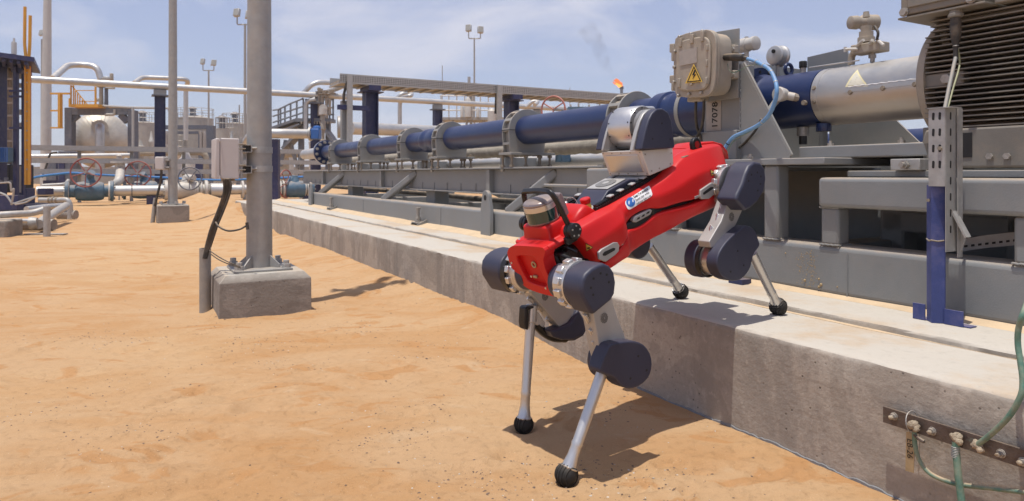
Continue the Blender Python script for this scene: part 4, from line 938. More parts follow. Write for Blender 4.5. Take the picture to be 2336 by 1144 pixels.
cov = [(1463, 342), (1467, 320), (1472, 298), (1479, 275), (1487, 259), (1498, 248.5), (1511, 247.5), (1524, 256), (1532, 275), (1536, 305), (1540, 334), (1537, 339)]
cp = R.flat(cov, 1, .125)
gn = MB().prism(R, cp, 1, .094, .126).build('tilt_cover', 'navy_cover', ro, bevel=.010, seg=4)
for u, v in ((1489, 317), (1529, 318), (1510, 282)): h = R.hit(u, v, 1, .1262); MB().cyl(R.p(h[0], .1255, h[2]), R.p(h[0], .1268, h[2]), .0033, 10).build('cover_hole', 'black', gn)
cx = sum(p[0] for p in cp) / len(cp); cz = sum(p[1] for p in cp) / len(cp)
arm = [(cx + (p[0] - cx) * 1.03 - .004, cz + (p[1] - cz) * 1.02) for p in cp]
MB().prism(R, arm, 1, .078, .0935).build('tilt_arm', 'robot_plate', ro, bevel=.003)
g2 = MB().prism(R, [(a + .012, c) for a, c in cp], 1, -.098, -.064).build('tilt_cover', 'navy_cover', ro, bevel=.010, seg=4)
MB().prism(R, [(a + .012, c) for a, c in arm], 1, -.0635, -.054).build('tilt_arm', 'robot_plate', ro, bevel=.003)
dc = R.hit(1437, 296, 1, 0.0); DA, DC = dc[0] + .014, dc[2] + .002
dr = MB().lathe(R.p(DA, -.052, DC), RB, [(0, .060), (.001, .071), (.006, .074), (.098, .074), (.103, .071), (.1035, .06)], 48).build('camera_drum', 'robot_metal', ro)
mb = MB()
for q in range(10):
    an = q * math.pi / 5 + .1
    for b_, s_ in ((.0515, 1), (-.052, -1)): mb.cyl(R.p(DA + .066 * math.cos(an), b_, DC + .066 * math.sin(an)), R.p(DA + .066 * math.cos(an), b_ + .0012 * s_, DC + .066 * math.sin(an)), .003, 8)
    mb.cyl(R.p(DA + .0735 * math.cos(an), .044, DC + .0735 * math.sin(an)), R.p(DA + .0746 * math.cos(an), .044, DC + .0746 * math.sin(an)), .0028, 8)
    mb.cyl(R.p(DA + .0735 * math.cos(an), -.044, DC + .0735 * math.sin(an)), R.p(DA + .0746 * math.cos(an), -.044, DC + .0746 * math.sin(an)), .0028, 8)
mb.build('drum_screws', 'black', dr)
cb = MB().prism(R, [(DA - .01, DC + .060), (DA - .005, DC + .076), (DA + .085, DC + .050), (DA + .092, DC + .02), (DA + .07, DC - .05), (DA + .03, DC - .06)], 1, -.05, .05).build('camera_body', 'robot_metal', ro, bevel=.010, seg=3)
MB().lathe(R.p(DA + .005, .052, DC), RB, [(0, .058), (.019, .03)], 30).build('tilt_hub', 'robot_plate', dr)
for k in range(3): MB().prism(R, [(DA + .02, DC + .045 - k * .025), (DA + .075, DC + .030 - k * .025), (DA + .075, DC + .024 - k * .025), (DA + .02, DC + .039 - k * .025)], 1, .051, .066).build('drum_rib', 'robot_metal', dr, bevel=.001)
# ---- legs
def disc(name, a, c, r, b0, b1, m, par=None, bv=.006, n=36): return MB().lathe(R.p(a, b0, c), RB, [(0, r), (b1 - b0, r)], n).build(name, m, par or ro, bevel=bv, seg=3)
def holes(pxs, b, par, r=.0036):
    for u, v in pxs: h = R.hit(u, v, 1, b); MB().cyl(R.p(h[0], b - .0006, h[2]), R.p(h[0], b + .0009, h[2]), r, 12).build('cover_hole', 'black', par)
def drive(a, c, b0, s, par=None):         # ribbed silver hip drive, growing towards side s
    L_ = lambda x: b0 + s * x
    d_ = MB().lathe(R.p(a, b0, c), RB * s, [(0, .05), (.002, .058), (.012, .060), (.014, .064), (.05, .064), (.052, .068), (.058, .068), (.060, .060)], 40).build('hip_drive', 'robot_metal', par or ro)
    mb = MB()
    for q in range(12):
        an = q * math.pi / 6; e1 = RA * math.cos(an) + RC * math.sin(an); e2 = RB * s; p = R.p(a, L_(.018), c) + e1 * .067; mb.beam(p, p + e2 * .026, .022, .014, up=e1)
    mb.build('drive_rib', 'robot_metal', d_, bevel=.003)
    MB().lathe(R.p(a, b0 - s * .03, c), RB * s, [(0, .035), (.004, .052), (.030, .056)], 36).build('drive_cap', 'navy_cover', d_)
    return d_
def foot(p, d, par, n_=RB):
    f = MB().ball(p, .0312, 24, 14).build('foot', 'rubber', par)
    mb = MB()
    for k in range(-2, 3): mb.torus(Vector(p) + n_ * (k * .0105), n_, math.sqrt(max(.0320 ** 2 - (k * .0105) ** 2, 0)) * .985, .0026, 28, 6)
    mb.build('tread', 'rubber', f); return f
def shank(top, ft, r0=.0172, r1=.0155, par=None):
    top = Vector(top); ft = Vector(ft); d = (ft - top); l = d.length; d.normalize()
    s_ = MB().lathe(top, d, [(0, r0), (l * .72, r1 + .0005), (l * .735, r1 + .0022), (l * .76, r1 + .0005), (l * .84, r1 + .001), (l * .93, .022), (l - .022, .0265), (l - .018, .025)], 28).build('shank', 'robot_tube', par or ro)
    foot(ft, d, s_); return s_
def vent(u, v, b, par, r=.0165):
    h = R.hit(u, v, 1, b); a, c = h[0], h[2]
    v_ = MB().lathe(R.p(a, b, c), RB, [(0, r), (.0008, r)], 28).build('thigh_vent', 'robot_plate', par)
    mb = MB(); 
    for i in range(-5, 6):
        for j in range(-5, 6):
            x, y = (i + .5 * (j % 2)) * .0031, j * .0028
            if .0045 < math.hypot(x, y) < r - .001: mb.cyl(R.p(a + x, b + .0007, c + y), R.p(a + x, b + .0011, c + y), .00125, 6)
    mb.torus(R.p(a, b + .0008, c), RB, .0034, .0007, 14, 4)
    kind(mb.build('vent_holes', 'black', v_), 'stuff')
def strip_clip(a, b, c, d, par):
    o = R.p(a, b, c); mb = MB(); mb.beam(o - d * .013, o + d * .013, .014, .009, up=RA); mb.beam(o - d * .018, o + d * .018, .006, .014, up=RA); mb.build('cable_clip', 'robot_metal', par, bevel=.0015)
# right front leg
drive(-.470, .045, .130, 1)
RFC = [(1327, 660), (1329, 640), (1337, 625), (1350, 613), (1364, 605), (1378, 601), (1392, 607), (1402, 622), (1406, 645), (1403, 672), (1394, 687), (1354, 720), (1346, 709), (1329, 679)]
o = tr('hip_cover', RFC, .27, .190, .27, 'navy_cover', bv=.009, seg=4); holes([(1370, 624), (1384, 627), (1354, 636), (1389, 644), (1348, 657), (1353, 673)], .27, o)
th_ = tr('thigh', [(1345, 660), (1392, 655), (1398, 690), (1408, 722), (1424, 762), (1432, 790), (1428, 815), (1376, 828), (1366, 790), (1360, 755), (1353, 719)], .214, .166, .214, 'robot_plate', bv=.003)
vent(1378, 726, .2142, th_)
for u, v in ((1337, 724), (1350, 758), (1357, 785)):
    h = R.hit(u, v, 1, .185); strip_clip(h[0] - .004, .190, h[2], (RC * .95 - RA * .25).normalized(), th_)
KF = [(1384, 801), (1389, 789), (1400, 783), (1434, 778), (1457, 780), (1474, 790), (1487, 812), (1489, 838), (1482, 862), (1463, 881), (1441, 889), (1424, 886), (1412, 877), (1404, 864), (1384, 856), (1366, 850), (1373, 826)]
kc = sm(R.flat(KF, 1, .25), 1)
ko = MB().prism(R, kc, 1, .200, .25).build('knee_cover', 'navy_cover', ro, bevel=.009, seg=4); holes([(1456, 813), (1475, 845), (1438, 864)], .25, ko)
disc('knee_drive', -.405, -.250, .052, .150, .199, 'robot_metal')
KI = [(a - .0, c) for a, c in kc]
disc('knee_cover', -.405, -.250, .058, .105, .145, 'navy_cover', bv=.010)
h = R.hit(1383, 822, 1, .2); shank(R.p(h[0], .2, h[2]), (.154, 1.933, .028))
# right hind leg
drive(.330, .050, .120, 1)
RHC = [(1701, 482), (1679, 457), (1684, 442), (1695, 419), (1702, 397), (1710, 379), (1722, 369), (1737, 371), (1746, 385), (1749, 410), (1744, 438), (1730, 461), (1714, 475)]
o = tr('hip_cover', RHC, .27, .188, .27, 'navy_cover', bv=.010, seg=4); holes([(1715, 399), (1728, 394), (1708, 413), (1736, 403), (1735, 420), (1729, 435)], .27, o)
h = R.hit(1647, 393, 1, .19)
th_ = tr('thigh', [(1672, 430), (1700, 430), (1693, 482), (1683, 505), (1668, 537), (1648, 556), (1622, 566), (1618, 552), (1646, 505)], .214, .166, .214, 'robot_plate', bv=.003)
vent(1669, 495, .2142, th_)
for u, v in ((1644, 468), (1634, 498), (1619, 526)):
    h = R.hit(u, v, 1, .185); strip_clip(h[0], .190, h[2], (RC * .75 + RA * .65).normalized(), th_)
KR = [(1629, 606), (1632, 584), (1645, 560), (1665, 538), (1692, 516), (1703, 515), (1718, 525), (1725, 546), (1729, 560), (1722, 570), (1714, 580), (1711, 594), (1706, 615), (1690, 636), (1672, 643), (1652, 639), (1637, 627)]
kr = sm(R.flat([(u + 6, v) for u, v in KR], 1, .25), 1)
ko = MB().prism(R, kr, 1, .205, .25).build('knee_cover', 'navy_cover', ro, bevel=.009, seg=4); holes([(1683, 573), (1697, 606), (1667, 620)], .25, ko)
h = R.hit(1668, 598, 1, .25); ka, kz = h[0], h[2]
kd = disc('knee_drive', ka, kz, .053, .135, .204, 'robot_metal')
mb = MB()
for q in range(24): an = q * math.pi / 12; mb.cyl(R.p(ka + .046 * math.cos(an), .134, kz + .046 * math.sin(an)), R.p(ka + .046 * math.cos(an), .1325, kz + .046 * math.sin(an)), .003, 8)
mb.tube([R.p(ka + .056 * math.cos(q * .3), .150, kz + .056 * math.sin(q * .3)) for q in range(22)], .0035, 6)
mb.build('drive_band', 'robot_plate', kd)
disc('knee_cover', ka, kz, .066, .100, .150, 'navy_cover', bv=.010)
MB().lathe(R.p(ka, .148, kz), RB, [(0, .0635), (.014, .0635), (.014, .059), (0, .059), (0, .0635)], 36, caps=False).build('cover_rim', 'robot_black', kd)
h = R.hit(1716, 578, 1, .22); shank(R.p(h[0], .22, h[2]), (.995, 2.552, .353 + .031))
# small stickers on the drives
def tri_on(u, v, b, w_=7):
    P = R.flat([(u, v - w_), (u + w_, v + w_ * .7), (u - w_, v + w_ * .7)], 1, b); mb = MB().prism(R, P, 1, b - .001, b + .0006); return mb
# left front leg
drive(-.455, .045, -.062, -1)
mir = R.flat(RFC, 1, .27)
o = MB().prism(R, [(a + .012, c) for a, c in mir], 1, -.222, -.118).build('hip_cover', 'navy_cover', ro, bevel=.010, seg=4)
MB().lathe(R.p(-.458, -.117, .045), RB, [(0, .072), (.022, .072), (.022, .066), (0, .066), (0, .072)], 40, caps=False).build('cover_rim', 'robot_black', o)
th_ = tr('thigh', [(1209, 652), (1296, 672), (1316, 704), (1308, 734), (1281, 752), (1276, 747), (1213, 672)], -.165, -.215, -.165, 'robot_plate', bv=.003)
vent(1243, 676, -.1648, th_)
for u, v in ((1212, 684), (1231, 703), (1254, 730)): h = R.hit(u, v, 1, -.19); strip_clip(h[0] - .003, -.19, h[2], (RC * .8 - RA * .6).normalized(), th_)
KL = [(1255, 755), (1268, 752), (1285, 746), (1300, 738), (1312, 722), (1320, 706), (1334, 730), (1339, 748), (1330, 765), (1310, 776), (1285, 777), (1264, 770)]
tr('knee_cover', KL, -.150, -.205, -.150, 'navy_cover', bv=.008)
h = R.hit(1297, 742, 1, -.17); disc('knee_drive', h[0], h[2], .045, -.23, -.206, 'robot_metal')
tr('knee_cover', [(u, v + 2) for u, v in KL], -.235, -.285, -.231, 'navy_cover', bv=.008)
tp = Vector(R.p(*R.hit(1212, 703, 1, -.20))); ft = Vector((.040, 2.325, .028)); shank(tp, ft)
lv = MB().tube(smooth_path([R.p(*R.hit(1222, 740, 1, -.2)), R.p(*R.hit(1240, 758, 1, -.2)), R.p(*R.hit(1262, 770, 1, -.2)), R.p(*R.hit(1290, 772, 1, -.2))]), .016, 10).build('knee_lever', 'robot_black', ro)
cl_ = MB(); d_ = (ft - tp).normalized(); cl_.lathe(tp - d_ * .012, d_, [(0, .018), (.003, .021), (.058, .021), (.060, .018)], 24); cl_.build('shank_clamp', 'robot_metal', ro)
bxp = [(1192, 702), (1197, 698), (1212, 697), (1212, 702), (1200, 706), (1199, 752), (1192, 750), (1190, 735)]
tr('clamp_cap', bxp, -.18, -.200, -.165, 'robot_black', bv=.004)
tr('clamp_plate', [(1218, 706), (1232, 716), (1246, 738), (1243, 750), (1232, 745), (1222, 742)], -.18, -.21, -.185, 'robot_metal', bv=.003)
# left hind leg
h = R.hit(1452, 556, 1, -.17); disc('knee_cover', h[0], h[2], .058, -.20, -.145, 'navy_cover', bv=.010); disc('knee_cover', h[0], h[2], .058, -.275, -.235, 'navy_cover', bv=.010); disc('knee_drive', h[0], h[2], .046, -.234, -.201, 'robot_metal')
a0, c0 = h[0], h[2]
MB().beam(R.p(a0 - .02, -.19, c0), R.p(.32, -.19, .03), .045, .07, up=RA).build('thigh', 'robot_plate', ro, bevel=.004)
drive(.330, .050, -.110, -1)
MB().prism(R, [(a - .0, c) for a, c in R.flat(RHC, 1, .27)], 1, -.262, -.185).build('hip_cover', 'navy_cover', ro, bevel=.010, seg=4)
h = R.hit(1484, 568, 1, -.2); shank(R.p(h[0] - .005, -.2, h[2] + .015), (.712, 2.883, .353 + .031))

# shell screws, seams and scuffs
bx('cable_loom', -.44, -.36, .03, .06, .10, .125, 'robot_black', bv=.006)
MB().tube(smooth_path([R.p(-.42, .05, .10), R.p(-.44, .09, .115), R.p(-.43, .125, .10), R.p(-.44, .14, .08)]), .006, 8).build('leg_cable', 'robot_black', ro)
MB().tube(smooth_path([R.p(-.40, .06, .11), R.p(-.41, .10, .125), R.p(-.40, .13, .11)]), .005, 8).build('leg_cable', 'robot_black', ro)
for b in (-.03, .0, .03): MB().lathe(R.p(.40, b, .13), RA, [(0, .012), (.05, .012), (.052, .008)], 12).build('rear_connector', 'robot_metal', ro)
# ================================================================== BRACKET, ENCLOSURE AND CABLES ON THE SKID
def kp(px, t, t0, t1, name, m, par, bv=.004, seg=2, rnd=0):
    P = K.flat(px, 1, t); P = sm(P, rnd) if rnd else P
    return MB().prism(K, P, 1, t0, t1).build(name, m, par, bevel=bv, seg=seg, sharp=50)
def kpath(pts, r, name, m, par, n=8, k=6):
    return MB().tube(smooth_path([K.p(*K.hit(u, v, 1, t)) for u, v, t in pts], k), r, n).build(name, m, par)
def wire_thing(pts, r, name, m, label, cat, n=8):
    P = smooth_path([K.p(*K.hit(u, v, 1, t)) for u, v, t in pts], 6); z = min(P, key=lambda q: q.z)
    return tag(MB().tube(P, r, n).build(name, m, None, loc=z), label, cat)
br = thing('support_bracket', 'tall grey welded bracket plate with sloping gusset standing beside the blue pump', 'bracket', K.p(-.75, .85, .95))
MB().box(K, -.985, -.742, .80, .90, .949, 1.42).build('post', 'skid_grey', br, bevel=.004)
MB().box(K, -.99, -.74, .770, .7985, .949, 1.095).build('post_foot', 'skid_grey', br, bevel=.004)
MB().prism(K, [(-.7405, .949), (-.455, .949), (-.455, .965), (-.73, 1.42), (-.7405, 1.42)], 1, .80, .812).build('gusset', 'skid_grey', br)
MB().beam(K.p(-.452, .808, .962), K.p(-.728, .808, 1.42), .020, .012, up=K.ax[1]).build('gusset_edge', 'clamp_grey', br, bevel=.002)
mb = MB()
MB().tube([K.p(-.742 + .0025 * math.sin(i * 2.1), .7985, .955 + i * .009) for i in range(50)], [.0035 + .0015 * (i % 2) for i in range(50)], 6).build('weld_seam', 'skid_grey', br)
MB().prism(K, [(-.70, .949), (-.15, .949), (-.62, 1.42), (-.70, 1.42)], 1, 1.42, 1.432).build('gusset', 'skid_grey', br)
MB().box(K, -.985, -.70, 1.34, 1.41, .949, 1.40).build('post', 'skid_grey', br, bevel=.004)
npz = MB().box(K, -.965, -.865, .7975, .7995, 1.10, 1.30).build('number_plate', 'plate_pale', br)
text_mesh('170786', .052, W, K.p(-.888, .7965, 1.112), (0, 0, 1), -K.ax[0], name='lettering', m='black', parent=npz, bold=True, space=1.05)
kp([(1629, 74), (1686, 65), (1684, 224), (1604, 234)], .78, .778, .786, 'mounting_plate', 'clamp_grey', br, bv=.001)
for px in ([(1842, 131), (1932, 110), (1945, 180), (1842, 195)],): kp(px, 1.32, 1.318, 1.328, 'rear_plate', 'skid_grey', br, bv=.001)
kp([(1668, 132), (1700, 140), (1835, 160), (1842, 230), (1680, 230)], 1.34, 1.338, 1.348, 'rear_plate', 'skid_grey', br, bv=.001)
# electrical enclosure
LID = [(1536, 190), (1537, 92), (1550, 80), (1607, 66.5), (1625, 71), (1633, 88), (1633, 145), (1631, 191), (1625, 210), (1610, 222), (1552, 223), (1539, 213)]
en = thing('electrical_enclosure', 'dusty tan cast-metal electrical box with bolted lid and yellow lightning triangle', 'electrical box', K.p(-.84, .70, 1.25))
lidp = sm(K.flat(LID, 1, .62), 1); lcx = sum(p[0] for p in lidp) / len(lidp); lcz = sum(p[1] for p in lidp) / len(lidp)
def sc2(P, k, dx=0, dz=0): return [(lcx + (a - lcx) * k + dx, lcz + (z - lcz) * k + dz) for a, z in P]
lo_ = MB().prism(K, lidp, 1, .620, .634).build('lid', 'tan_box', en, bevel=.003, seg=2)
MB().prism(K, lidp, 1, .6355, .650).build('lid_rim', 'tan_box', en, bevel=.003)
MB().prism(K, sc2(lidp, .93), 1, .6505, .745).build('body', 'tan_box', en, bevel=.012, seg=3)
MB().prism(K, sc2(lidp, .80), 1, .606, .6195).build('lid_panel', 'tan_box', lo_, bevel=.009, seg=3)
def onlid(u, v): h = K.hit(u, v, 1, .62); return h[0], h[2]
for (u, v, w_, h_) in ((1558, 98, 5, 22), (1584, 90, 6, 22), (1608, 84, 5, 24), (1555, 190, 5, 22), (1583, 190, 5, 12), (1619, 110, 3, 16), (1618, 145, 3, 16), (1617, 185, 3, 16)):
    a_, z_ = onlid(u, v); q = .0019; MB().box(K, a_ - w_ * q, a_ + w_ * q, .598, .612, z_ - h_ * q * .55, z_ + h_ * q * .55).build('lid_rib', 'tan_box', lo_, bevel=.003)
for (u, v) in ((1552, 85), (1578, 78), (1604, 72), (1541, 118), (1540, 154), (1539, 188), (1549, 219), (1574, 215), (1601, 212), (1617, 102), (1617, 138), (1617, 175), (1556, 162), (1548, 181)):
    a_, z_ = onlid(u, v); MB().lathe(K.p(a_, .6195, z_), -K.ax[1], [(0, .0085), (.010, .0085), (.013, .006)], 12).build('lid_bolt', 'steel_bolt', lo_)
a_, z_ = onlid(1571, 129)
MB().prism(K, K.flat([(1550, 117), (1590, 108), (1590, 143), (1551, 151)], 1, .604), 1, .6025, .6055).build('name_plate', 'plate_pale', lo_)
def ktri(pts, t, th_, name, m, par): return MB().prism(K, K.flat(pts, 1, t), 1, t - th_, t).build(name, m, par, smooth=False)
ws = ktri([(1583, 147), (1602, 187), (1564, 191)], .601, .003, 'warning_sign', 'sticker_yellow', lo_)
def tri_frame(pts, k1, k2, t, m, par):
    P = K.flat(pts, 1, t); cx_ = sum(p[0] for p in P) / 3; cz_ = sum(p[1] for p in P) / 3; f = lambda k: [K.p(cx_ + (p[0] - cx_) * k, t, cz_ + (p[1] - cz_) * k) for p in P]
    A_, B_ = f(k1), f(k2); return MB().add(A_ + B_, [(0, 1, 4, 3), (1, 2, 5, 4), (2, 0, 3, 5)]).build('sign_border', m, par, smooth=False)
tri_frame([(1583, 147), (1602, 187), (1564, 191)], .86, .70, .5972, 'black', ws)
ktri([(1584, 160), (1579, 172), (1583, 172), (1580, 181), (1588, 170), (1584, 170), (1587, 161)], .5975, .0008, 'lightning_symbol', 'black', ws)
for v in (78, 88, 110, 172, 192): 
    pass
kp([(1530, 101), (1540, 100), (1540, 140), (1534, 140), (1534, 121), (1530, 121)], .64, .63, .645, 'hinge', 'tan_box', en)
kp([(1530, 173), (1540, 172), (1540, 208), (1534, 208), (1534, 190), (1530, 190)], .64, .63, .645, 'hinge', 'tan_box', en)
for v in (113, 171): kp([(1653, v - 8), (1682, v - 10), (1682, v + 8), (1668, v + 12), (1653, v + 8)], .765, .745, .777, 'mounting_foot', 'tan_box', en); h = K.hit(1671, v, 1, .745); MB().hexn(K.p(h[0], .745, h[2]), -K.ax[1], .014, .010).build('foot_bolt', 'steel_bolt', en)
kp([(1577, 224), (1608, 220), (1608, 230), (1577, 234)], .70, .67, .73, 'gland_plate', 'tan_box', en)
h = K.hit(1636, 137, 1, .69); p0 = K.p(h[0], .69, h[2])
MB().tube([p0 - K.ax[0] * .01, p0 + K.ax[0] * .02], .014, 6).build('cable_gland', 'steel_bolt', en)
h = K.hit(1641, 163, 1, .69); MB().hexn(K.p(h[0], .69, h[2]), K.ax[0], .014, .02).build('blanking_plug', 'steel_bolt', en)
# cables
bt = [(1645, 137, .69), (1652, 132, .69), (1664, 131, .69), (1680, 131, .68), (1695, 132, .68), (1706, 134, .68)]
P = smooth_path([K.p(*K.hit(*q[:2], 1, q[2])) for q in bt], 4); n_ = len(P)
bo = MB().tube(P, [.011 + .008 * math.sin(min(1, i / n_ * 1.5) * 1.9) if i < n_ * .8 else .010 for i in range(n_)], 14).build('cable_boot', 'cable_black', None, loc=P[0])
tag(bo, 'black rubber boot where the blue cable enters the tan enclosure', 'cable boot')
BL = [(1704, 134, .68), (1718, 138, .67), (1731, 144, .66), (1754, 158, .64), (1767, 180, .62), (1772, 205, .60), (1768, 232, .60), (1754, 263, .61), (1731, 285, .64), (1702, 300, .68), (1675, 312, .70), (1660, 328, .70), (1648, 352, .70), (1640, 380, .72)]
cbl = wire_thing(BL, .0088, 'blue_cable', 'cable_blue', 'light blue armoured cable looping from the enclosure down behind the robot', 'cable', 12)
ROOTLOC[cbl.name] = Vector(cbl.location); Pc_ = smooth_path([K.p(*K.hit(u, v, 1, t)) for u, v, t in BL], 6)
for i in (10, 15, 20, 26, 46, 66): d_ = Pc_[i + 1] - Pc_[i - 1]; MB().lathe(Pc_[i] - d_.normalized() * .0025, d_, [(0, .0088), (0, .0100), (.005, .0100), (.005, .0088)], 14, caps=False).build('cable_tie', 'galv' if i < 60 else 'black', cbl)
wire_thing([(1660, 147, .69), (1664, 160, .68), (1672, 166, .68), (1690, 160, .68), (1710, 150, .67), (1735, 149, .655), (1757, 166, .635), (1769, 195, .615), (1769, 232, .605), (1752, 270, .62), (1715, 298, .67), (1680, 318, .70), (1665, 335, .70), (1659, 360, .70)], .0022, 'earth_wire', 'cable_green', 'thin green earth wire running along the light blue cable', 'wire', 6)
wire_thing([(1588, 228, .70), (1587, 260, .71), (1590, 290, .74), (1600, 318, .77), (1606, 345, .77)], .0075, 'black_cable', 'cable_black', 'left dusty black cable hanging from the enclosure bottom', 'cable')
wire_thing([(1606, 226, .70), (1605, 262, .71), (1600, 292, .74), (1588, 318, .76), (1585, 350, .77)], .0075, 'black_cable', 'cable_black', 'right dusty black cable hanging from the enclosure bottom', 'cable')
wire_thing([(1737, 272, .76), (1722, 300, .78), (1700, 325, .795), (1685, 338, .79)], .006, 'black_cable', 'cable_black', 'short black cable sloping across the grey gusset plate', 'cable')
# instruments
def K3(u, v, t): return K.p(*K.hit(u, v, 1, t))
p = K3(1779, 216, .90); ins = thing('junction_fitting', 'round dusty cast fitting with cap screwed onto the blue pump housing', 'fitting', p - Vector((0, 0, .04)))
MB().lathe(p, -K.ax[1], [(-.03, .030), (0, .036), (.012, .037), (.014, .033), (.016, .033)], 24).build('cap', 'offwhite', ins, bevel=.001)
MB().tube([p + K.ax[1] * .015, K3(1812, 222, .95)], .020, 14).build('neck', 'offwhite', ins); MB().tube([K3(1808, 221, .95), K3(1834, 227, 1.0)], .019, 8).build('nipple', 'tan_box', ins)
MB().tube([p + K.ax[1] * .01, K3(1760, 245, .88), K3(1742, 272, .84)], [.018, .014, .010], 12).build('conduit_arm', 'galv', ins)
p = K3(1765, 127, 1.12); ga = thing('pressure_gauge', 'round steel gauge seen from behind above the pump flange', 'gauge', p - Vector((0, 0, .05)))
MB().lathe(p, K.ax[1], [(0, .046), (.002, .050), (.008, .052), (.012, .049), (.045, .049), (.050, .056), (.060, .056), (.062, .05)], 36).build('case', 'cladding', ga)
MB().lathe(p + Vector((0, 0, .022)), -K.ax[1], [(-.001, .011), (.006, .010)], 14).build('blowout_plug', 'black', ga)
MB().tube([p + K.ax[1] * .03 - Vector((0, 0, .045)), p + K.ax[1] * .03 - Vector((0, 0, .14))], .010, 10).build('stem', 'steel_bolt', ga)
p = K3(1703, 103, .98); wt = thing('white_transmitter', 'white cylindrical transmitter housing behind the grey mounting plate', 'transmitter', p - Vector((0, 0, .06)))
MB().lathe(p - K.ax[0] * .05, K.ax[0], [(0, .034), (.01, .037), (.06, .037), (.062, .033), (.09, .033), (.092, .036), (.112, .036), (.116, .030)], 24).build('housing', 'offwhite', wt)
MB().tube([p, p - Vector((0, 0, .10))], .012, 10).build('stem', 'offwhite', wt); MB().hexn(p + Vector((0, 0, .03)) , (0, 0, 1), .010, .012).build('plug', 'steel_bolt', wt)
# pressure transmitter with manifold above the shroud
tx = thing('pressure_transmitter', 'dusty grey two-ended transmitter on a valve manifold above the bare metal shroud', 'transmitter', K3(1985, 140, 1.1))
c0 = K3(1976, 50, 1.1)
MB().lathe(K3(1938, 52, 1.1), (1, .12, .03), [(0, .024), (.004, .030), (.035, .032), (.045, .028), (.060, .030), (.068, .037), (.098, .037), (.100, .034), (.108, .036), (.132, .036), (.137, .028)], 28).build('housing', 'tan_box', tx)
MB().lathe(c0 + Vector((0, 0, .02)), (0, 0, 1), [(0, .015), (.025, .012)], 12).build('plug', 'tan_box', tx)
MB().lathe(c0 - Vector((0, 0, .02)), (0, 0, -1), [(0, .024), (.025, .022), (.026, .030), (.05, .030), (.052, .036), (.075, .036)], 20).build('neck', 'tan_box', tx)
MB().box(K, K.hit(1952, 95, 1, 1.1)[0], K.hit(2018, 95, 1, 1.1)[0], 1.06, 1.14, K.hit(1985, 122, 1, 1.1)[2], K.hit(1985, 100, 1, 1.1)[2]).build('manifold', 'tan_box', tx, bevel=.005)
for (u, v, u2, v2) in ((1955, 105, 1970, 92), (2000, 90, 2016, 104), (1958, 112, 1928, 113), (1985, 100, 1990, 92)):
    p, q = K3(u, v, 1.06), K3(u2, v2, 1.04); MB().tube([p, q], .007, 8).build('valve_handle', 'offwhite', tx)
MB().tube([K3(1928, 108, 1.04), K3(1928, 119, 1.04)], .007, 8).build('valve_handle', 'offwhite', tx)
MB().tube(smooth_path([K3(1962, 118, 1.1), K3(1950, 120, 1.1), K3(1943, 130, 1.1), K3(1942, 148, 1.1)]), .016, 10).build('impulse_pipe', 'tan_box', tx)
MB().tube([K3(1992, 120, 1.1), K3(1990, 143, 1.1)], .010, 8).build('impulse_pipe', 'steel_bolt', tx); MB().hexn(K3(1990, 133, 1.1), (0, 0, 1), .016, .015).build('fitting', 'steel_bolt', tx)
MB().tube(smooth_path([K3(1995, 60, 1.06), K3(2003, 75, 1.05), K3(2000, 92, 1.05)]), .006, 8).build('small_cable', 'cable_black', tx)
MB().tube([K3(1960, 138, 1.06), K3(1900, 147, 1.05), K3(1846, 155, 1.04)], .0035, 8).build('impulse_tube', 'cladding', tx)
# perforated channel on the blue angle post
cc = thing('cable_channel', 'weathered galvanised perforated cable channel standing on the blue angle post', 'cable tray', K.p(.34, .56, .60))
def slotted(name, F, k, plane, x0, x1, z0, z1, cols, dz, m='galv', par=cc, sw=.0045, sh=.013):
    o = MB().box(F, *( (x0, x1, plane, plane + .0022) if k == 1 else (plane, plane + .0022, x0, x1)), z0, z1).build(name, m, par)
    mb = MB(); n = int((z1 - z0 - .02) / dz)
    for c_ in cols:
        for i in range(n):
            z = z1 - .025 - i * dz; pts = [(c_ + sw * math.cos(q), z + (sh - sw) * (1 if math.sin(q) > 0 else -1) + sw * math.sin(q)) for q in [j * math.pi / 4 + .1 for j in range(8)]]
            if k == 1: mb.prism(F, pts, 1, plane - .0006, plane + .0028)
            else: mb.prism(F, pts, 0, plane - .0006, plane + .0028)
    kind(mb.build('slots', 'black', o), 'stuff'); return o
slotted('channel_web', K, 1, .545, .306, .359, .838, 1.098, (.322, .343), .054)
slotted('channel_flange', K, 0, .359, .5475, .612, .62, 1.098, (.575,), .054)
MB().box(K, .366, .370, .605, .632, .60, 1.10).build('outer_strip', 'galv', cc)
MB().box(K, .305, .383, .54, .60, 1.0985, 1.101).build('top_edge', 'galv', cc)
MB().hexn(K.p(.345, .5445, .965), -K.ax[1], .007, .008).build('bolt', 'rusty_bolt', cc)
o = kp([(2158, 486), (2172, 484), (2204, 546), (2192, 576), (2160, 566)], .62, .618, .6215, 'sloping_piece', 'galv', cc, bv=0)
MB().beam(K3(2176, 482, .60), K3(2208, 542, .60), .006, .03, up=K.ax[1]).build('sloping_edge', 'galv', cc)
for (u, v) in ((2166, 505), (2176, 527), (2163, 540), (2174, 556), (2160, 560)): kp([(u - 2, v - 5), (u + 1, v - 5), (u + 3, v + 4), (u, v + 5)], .62, .6172, .6178, 'slot', 'black', o, bv=0)
o = kp([(2188, 547), (2250, 537), (2400, 520), (2400, 552), (2250, 566), (2191, 575)], .90, .898, .9015, 'floor_tray', 'galv', cc, bv=0)
for i in range(9): u = 2200 + i * 16; v = 562 - i * 1.9; kp([(u, v - 2), (u + 8, v - 3), (u + 8, v + 2), (u, v + 3)], .90, .8972, .8978, 'slot', 'black', o, bv=0)
